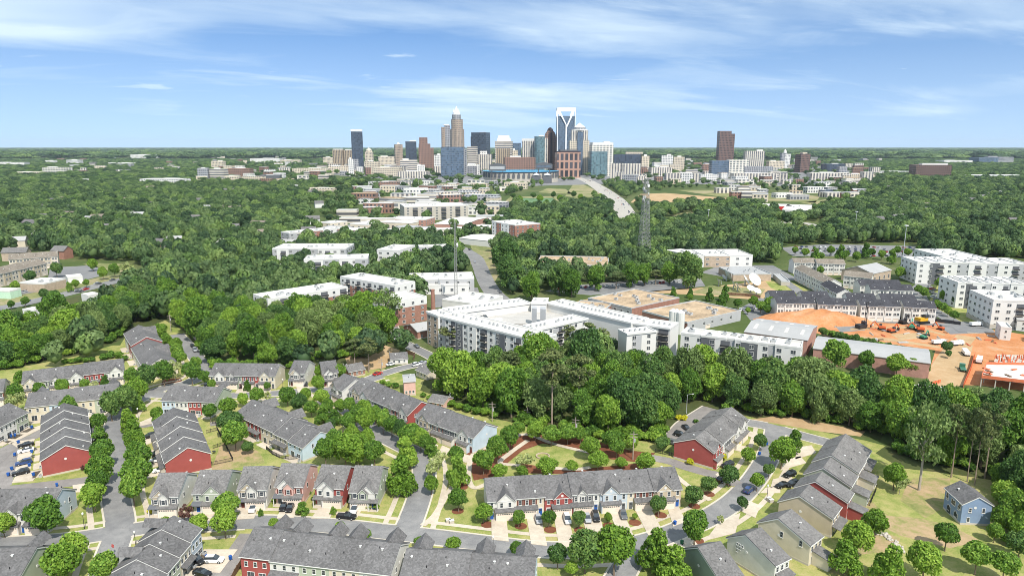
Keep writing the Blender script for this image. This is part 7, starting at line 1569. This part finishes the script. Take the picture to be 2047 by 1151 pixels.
# ------------------------------------------------------------------ the far woods: one body of trees nobody could count, thinned where roads, roofs and fields lie
def far_crown(seed, mat):
    rg = np.random.default_rng(seed); L = []
    for i in range(rg.integers(6, 10)):
        d = sphere_pts(1, rg)[0]; d[2] = abs(d[2]); r = rg.uniform(.30, .56); L.append((d * (1 - r) * np.array([1.05, 1.05, .95]), r))
    n = 460; w = np.array([r * r for c, r in L]); w /= w.sum(); idx = rg.choice(len(L), n * 2, p=w)
    d = sphere_pts(n * 2, rg); d[:, 2] = np.where(rg.random(n * 2) < .75, np.abs(d[:, 2]), d[:, 2])
    C = np.array([c for c, r in L]); Rr = np.array([r for c, r in L]); p = C[idx] + d * Rr[idx][:, None] * rg.uniform(.88, 1.04, n * 2)[:, None]
    inner = ((np.linalg.norm(p[:, None] - C[None], axis=2) / Rr[None]) < .8).any(1); p, d = p[~inner][:n], d[~inner][:n]
    v = leaf_quads(p, d, .2, rg, .3, 1.3)
    me = quads_mesh('clump', v, mat, ico((0, 0, -.12), (.66, .66, .58), 1))
    return bpy.data.objects.new('tree_clump', me)
def scatter(name, label, pts, protos, zk=1.0):
    """pts: array of x, y, radius, height factor, rotation, kind"""
    me = bpy.data.meshes.new(name); me.from_pydata([(a[0], a[1], 0.95 * a[2] * a[3]) for a in pts], [], [])
    sc = me.attributes.new('size', 'FLOAT_VECTOR', 'POINT'); sc.data.foreach_set('vector', np.array([[a[2], a[2], a[2] * a[3]] for a in pts], dtype=np.float32).ravel())
    ro = me.attributes.new('turn', 'FLOAT_VECTOR', 'POINT'); ro.data.foreach_set('vector', np.array([[0, 0, a[4]] for a in pts], dtype=np.float32).ravel())
    pk = me.attributes.new('pick', 'INT', 'POINT'); pk.data.foreach_set('value', np.array([int(a[5]) for a in pts], dtype=np.int32))
    o = put(name, me); tag(o, label, None, None, 'stuff')
    g_ = bpy.data.node_groups.new(name, 'GeometryNodeTree')
    g_.interface.new_socket('Geometry', in_out='INPUT', socket_type='NodeSocketGeometry'); g_.interface.new_socket('Geometry', in_out='OUTPUT', socket_type='NodeSocketGeometry')
    i_, u_ = g_.nodes.new('NodeGroupInput'), g_.nodes.new('NodeGroupOutput'); J = g_.nodes.new('GeometryNodeJoinGeometry')
    def attr(nm, ty):
        a = g_.nodes.new('GeometryNodeInputNamedAttribute'); a.data_type = ty; a.inputs['Name'].default_value = nm; return a.outputs['Attribute']
    S_, T_, K_ = attr('size', 'FLOAT_VECTOR'), attr('turn', 'FLOAT_VECTOR'), attr('pick', 'INT')
    for k, po in enumerate(protos):
        oi = g_.nodes.new('GeometryNodeObjectInfo'); oi.inputs[0].default_value = po
        ip = g_.nodes.new('GeometryNodeInstanceOnPoints'); cm = g_.nodes.new('FunctionNodeCompare'); cm.data_type = 'INT'; cm.operation = 'EQUAL'
        ii = [s for s in cm.inputs if s.type == 'INT']; g_.links.new(K_, ii[0]); ii[1].default_value = k
        g_.links.new(i_.outputs[0], ip.inputs['Points']); g_.links.new(cm.outputs[0], ip.inputs['Selection']); g_.links.new(oi.outputs['Geometry'], ip.inputs['Instance'])
        g_.links.new(T_, ip.inputs['Rotation']); g_.links.new(S_, ip.inputs['Scale']); g_.links.new(ip.outputs[0], J.inputs[0])
    g_.links.new(J.outputs[0], u_.inputs[0])
    m_ = o.modifiers.new('woods', 'NODES'); m_.node_group = g_
    return o
CLEAR = [  # photo polygons (ground) without trees
    NEAR_LAWN, [(-130, 700), (0, 684), (90, 662), (170, 634), (235, 604), (300, 568), (300, 538), (262, 524), (210, 522), (130, 518), (60, 500), (-130, 520)],
    [(870, 790), (800, 700), (760, 690), (790, 640), (850, 600), (870, 560), (960, 540), (1000, 600), (1080, 580), (1400, 552), (1400, 530), (1550, 528), (1570, 490), (1840, 486), (1850, 520), (2100, 520), (2100, 820), (1870, 790), (1640, 740), (1350, 720), (1270, 690), (1100, 720), (960, 720)],
        [(930, 520), (905, 490), (945, 478), (990, 488), (985, 510), (1000, 545), (985, 570), (960, 545)],
    [(1000, 416), (1010, 392), (1075, 374), (1140, 360), (1190, 375), (1220, 398), (1160, 412), (1100, 420)], [(1250, 408), (1275, 385), (1340, 378), (1450, 376), (1650, 390), (1690, 400), (1640, 414), (1480, 408), (1380, 408)], [(1330, 438), (1380, 422), (1405, 430), (1360, 440)],
    [(1540, 424), (1525, 408), (1590, 404), (1625, 418), (1620, 424)]]
HALF = [([(640, 352), (760, 318), (1000, 316), (1400, 318), (1640, 322), (1770, 350), (1740, 370), (1560, 378), (1300, 372), (1060, 376), (900, 374), (760, 366), (650, 362)], .88), ([(390, 370), (395, 335), (500, 318), (640, 316), (640, 352), (560, 370)], .75),
    ([(640, 484), (600, 400), (640, 370), (840, 372), (1010, 374), (1010, 420), (990, 460), (900, 468), (780, 484)], .86), ([(995, 420), (1000, 376), (1150, 360), (1230, 380), (1240, 412)], .62), ([(1230, 412), (1270, 372), (1460, 368), (1720, 372), (1720, 404), (1600, 428), (1500, 412), (1380, 412)], .86),
    ([(1300, 445), (1340, 425), (1420, 428), (1400, 448)], .6), ([(1480, 472), (1560, 440), (1650, 440), (1660, 475)], .55), ([(0, 352), (0, 312), (380, 306), (380, 340), (180, 356)], .45), ([(0, 540), (0, 480), (130, 490), (130, 520)], .4), ([(1740, 372), (1800, 340), (2047, 340), (2047, 366)], .3)]
def inpoly(poly, X, Y):
    c = np.zeros(len(X), bool); n = len(poly)
    for i in range(n):
        (x1, y1), (x2, y2) = poly[i], poly[i - 1]
        if y1 == y2: continue
        q = ((y1 > Y) != (y2 > Y)) & (X < (x2 - x1) * (Y - y1) / (y2 - y1) + x1); c ^= q
    return c
def fill(d0, d1, cell, rmin, rmax, hmin, hmax, jitter=.48):
    out = []; ny = int((d1 - d0) / cell)
    rows = []
    for j in range(ny):
        y = d0 + (j + .5) * cell; half = y * .80 + 25; nx = int(2 * half / cell)
        xx = (np.arange(nx) + .5 + (j % 2) * .5) * cell - half; rows.append(np.stack([xx, np.full(nx, y)], 1))
    P = np.vstack(rows) + rng.uniform(-jitter, jitter, (sum(len(r_) for r_ in rows), 2)) * cell
    X, Y = P[:, 0], P[:, 1]; zc = -H; D = Y * cp - zc * sp; px = CX + F * X / D; py = CY - F * (Y * sp + zc * cp) / D
    ok = (px > -120) & (px < 2170) & (py < 770)
    for c in CLEAR: ok &= ~inpoly(c, px, py)
    # clearings by patches: little roofs, lanes and lawns show between the crowns
    for c, th in HALF: ok &= ~(inpoly(c, px, py) & (rng.random(len(X)) < th))
    ok &= rng.random(len(X)) > .04
    if 300 < d0 < 5000: ok &= ~((np.sin(X * .019 + 1.7 * np.sin(Y * .011)) * np.sin(Y * .014 + 1.4 * np.sin(X * .009)) > (.74 if d0 < 1800 else .66)) & (Y > 700))
    R_ = rng.uniform(rmin, rmax, len(X)) 
    for ox, oy, c, s, x0, x1, y0, y1 in BUILT:
        if oy < d0 - 200 or oy > d1 + 200: continue
        dx, dy = X - ox, Y - oy; u, v = dx * c + dy * s, -dx * s + dy * c; m = R_ * .8
        ok &= ~((u > x0 - m) & (u < x1 + m) & (v > y0 - m - (R_ * 1.2 if d0 < 2500 else R_ * 2.0)) & (v < y1 + m))
    for line, w, k_, wk, nm in ROADS:
        if nm in ('street', 'alley'): continue
        A = np.array([[p.x, p.y] for p in line])
        if A[:, 1].min() > d1 + 60 or A[:, 1].max() < d0 - 60: continue
        for i in range(len(A) - 1):
            ab = A[i + 1] - A[i]; t_ = np.clip(((X - A[i, 0]) * ab[0] + (Y - A[i, 1]) * ab[1]) / max(1e-6, (ab ** 2).sum()), 0, 1)
            ok &= np.hypot(X - A[i, 0] - ab[0] * t_, Y - A[i, 1] - ab[1] * t_) > w / 2 + 2 + R_ * .5
    T_ = np.array([[a, b_, c] for a, b_, c in TREES_AT])
    if d0 < 700:
        for a, b_, c in T_: ok &= (X - a) ** 2 + (Y - b_) ** 2 > (.62 * (c + R_)) ** 2
    n = int(ok.sum()); kk = rng.choice(6, n, p=[.24, .16, .2, .18, .12, .10])
    return np.stack([X[ok], Y[ok], R_[ok], rng.uniform(hmin, hmax, n), rng.uniform(0, 6.28, n), kk], 1)
PROTO = [far_crown(s, LEAF[m]) for s, m in ((1, 'far'), (2, 'fard'), (3, 'far'), (4, 'farb'), (5, 'far'), (6, 'fard'))]
N1 = fill(300, 760, 8.6, 4.0, 7.6, 1.0, 1.6); N2 = fill(760, 1900, 10.5, 4.8, 9.4, .72, 1.2); N3 = fill(1900, 5200, 20, 9, 15, .42, .7); N4 = fill(5200, 26000, 105, 55, 85, .26, .42, .5)
scatter('woodland', 'mixed green woods filling the middle distance', N1, PROTO); scatter('woodland', 'green woods spread around the inner city', N2, PROTO); scatter('woodland', 'distant woods around the towers', N3, PROTO); scatter('woodland', 'blue-green forest reaching to the horizon', N4, PROTO)
print('FOREST', len(N1), len(N2), len(N3), len(N4), 'single woods', nw)
# ------------------------------------------------------------------ sky, sun, camera
SUN_EL, SUN_AZ = R(52), R(155)      # azimuth clockwise from the view direction (+Y)
def setup():
    w = bpy.data.worlds.new('World'); scene.world = w; w.use_nodes = True
    t = w.node_tree; bg = t.nodes['Background']; L = t.links
    sky = t.nodes.new('ShaderNodeTexSky'); sky.sky_type = 'NISHITA'; sky.sun_disc = False
    sky.sun_elevation = SUN_EL; sky.sun_rotation = SUN_AZ; sky.air_density = 1.0; sky.dust_density = 0.0; sky.ozone_density = 4.0; sky.altitude = 0
    def N(k, **kw):
        x = t.nodes.new(k)
        for a, b in kw.items(): setattr(x, a, b)
        return x
    def mth(op, a, b=None):
        x = N('ShaderNodeMath', operation=op)
        for i, v in enumerate((a, b)):
            if v is None: continue
            if isinstance(v, (int, float)): x.inputs[i].default_value = v
            else: L.new(v, x.inputs[i])
        return x.outputs[0]
    tc = N('ShaderNodeTexCoord'); sx = N('ShaderNodeSeparateXYZ'); L.new(tc.outputs['Generated'], sx.inputs[0])
    z = mth('MAXIMUM', mth('ADD', sx.outputs[2], 0.10), 0.05)
    u = mth('DIVIDE', sx.outputs[0], z); v = mth('DIVIDE', sx.outputs[1], z)
    cv = N('ShaderNodeCombineXYZ'); L.new(sx.outputs[0], cv.inputs[0]); L.new(sx.outputs[1], cv.inputs[1]); low_ = mth('ADD', mth('MULTIPLY', mth('MAXIMUM', sx.outputs[2], 0.0), .9), .16); L.new(low_, cv.inputs[2]); L.new(cv.outputs[0], sky.inputs[0])
    def layer(su, sv, rot, sc, det, lo, hi, dist=0.0, off=0.0, rough=.55):
        c = N('ShaderNodeCombineXYZ')
        a, b = math.cos(rot), math.sin(rot)
        L.new(mth('ADD', mth('MULTIPLY', mth('ADD', mth('MULTIPLY', u, a), mth('MULTIPLY', v, b)), su), off), c.inputs[0])
        L.new(mth('MULTIPLY', mth('SUBTRACT', mth('MULTIPLY', v, a), mth('MULTIPLY', u, b)), sv), c.inputs[1])
        n = N('ShaderNodeTexNoise'); n.inputs['Scale'].default_value = sc; n.inputs['Detail'].default_value = det; n.inputs['Distortion'].default_value = dist; n.inputs['Roughness'].default_value = rough
        L.new(c.outputs[0], n.inputs['Vector'])
        m = N('ShaderNodeMapRange'); m.clamp = True; m.interpolation_type = 'SMOOTHSTEP'; m.inputs[1].default_value = lo; m.inputs[2].default_value = hi
        L.new(n.outputs['Fac'], m.inputs[0]); return m.outputs[0]
    ci1 = layer(.30, .58, R(33), 1.0, 9, .38, .60, .5, 3.6, .55)
    ci2 = layer(.75, 1.5, R(24), 1.0, 10, .42, .70, .9, 7.7, .60)
    veil = layer(.16, .24, R(30), 1.0, 4, .36, .58, .3, 1.3)
    cu = layer(1.0, 1.5, 0, 1.0, 8, .58, .72, .35, 20.4, .58)
    cl = mth('ADD', mth('MULTIPLY', mth('ADD', mth('MULTIPLY', ci1, .62), mth('MULTIPLY', ci2, .42)), mth('ADD', mth('MULTIPLY', veil, .7), .35)), mth('MULTIPLY', veil, .26))
    fade = N('ShaderNodeMapRange'); fade.inputs[1].default_value = 0.0; fade.inputs[2].default_value = 0.07; L.new(sx.outputs[2], fade.inputs[0])
    cl = mth('MINIMUM', mth('MULTIPLY', mth('MAXIMUM', cl, mth('MULTIPLY', cu, .6)), fade.outputs[0]), .8)
    hzn = N('ShaderNodeMapRange'); hzn.inputs[1].default_value = 0.0; hzn.inputs[2].default_value = 0.16; hzn.inputs[3].default_value = .42; hzn.inputs[4].default_value = 0.0; L.new(sx.outputs[2], hzn.inputs[0]); cl = mth('MAXIMUM', cl, hzn.outputs[0])
    mix = N('ShaderNodeMix', data_type='RGBA'); L.new(cl, mix.inputs[0]); L.new(sky.outputs[0], mix.inputs[6])
    mix.inputs[7].default_value = (*CLOUD, 1)
    tint = N('ShaderNodeMix', data_type='RGBA', blend_type='MULTIPLY'); tint.inputs[0].default_value = 1.0
    L.new(mix.outputs[2], tint.inputs[6]); tint.inputs[7].default_value = (*SKYTINT, 1)
    L.new(tint.outputs[2], bg.inputs[0]); bg.inputs[1].default_value = SKY_STR
    s = bpy.data.lights.new('sun', 'SUN'); s.energy = SUN_STR; s.angle = R(0.5); s.color = (1.0, 0.95, 0.87)
    so = bpy.data.objects.new('sun', s); COL.objects.link(so)
    d = Vector((math.sin(SUN_AZ) * math.cos(SUN_EL), math.cos(SUN_AZ) * math.cos(SUN_EL), math.sin(SUN_EL)))
    so.rotation_euler = d.to_track_quat('Z', 'Y').to_euler(); so.location = (0, -50, 300)
    c = bpy.data.cameras.new('camera'); co = bpy.data.objects.new('camera', c); COL.objects.link(co)
    c.sensor_width = 36; c.lens = 36 * F / 2047; c.clip_start = 1; c.clip_end = 120000
    co.location = (0, 0, H); co.rotation_euler = (math.pi / 2 - PIT, 0, 0); scene.camera = co
    v_ = scene.view_settings; v_.view_transform = 'Standard'; v_.look = 'None'; v_.gamma = 1; v_.use_curve_mapping = False; v_.exposure = EXPO
    cy = scene.cycles; cy.max_bounces = 6; cy.diffuse_bounces = 3; cy.glossy_bounces = 2; cy.transmission_bounces = 3; cy.volume_bounces = 0
    cy.use_denoising = True; cy.caustics_reflective = False; cy.caustics_refractive = False; cy.filter_width = 0.9
    cy.sample_clamp_indirect = 4
EXPO, SUN_STR, SKY_STR = 0.42, 4.2, 0.125
HAZE = 2.1e-5
CLOUD = (7.2, 7.2, 7.1); SKYTINT = (0.76, 0.90, 1.0)
setup()
# the air between here and the horizon
hb = MB().box(-32000, 32000, -200, 27500, -1.5, 330)
hm_ = bpy.data.materials.new('haze'); hm_.use_nodes = True; ht = hm_.node_tree; ht.nodes.remove(ht.nodes['Principled BSDF'])
pv = ht.nodes.new('ShaderNodeVolumePrincipled'); pv.inputs['Color'].default_value = (.74, .87, 1.0, 1); pv.inputs['Density'].default_value = HAZE; pv.inputs['Anisotropy'].default_value = 0.0
ht.links.new(pv.outputs[0], ht.nodes['Material Output'].inputs['Volume'])
tag(hb.build('haze', hm_), 'thin pale haze over the whole land', None, None, 'stuff')
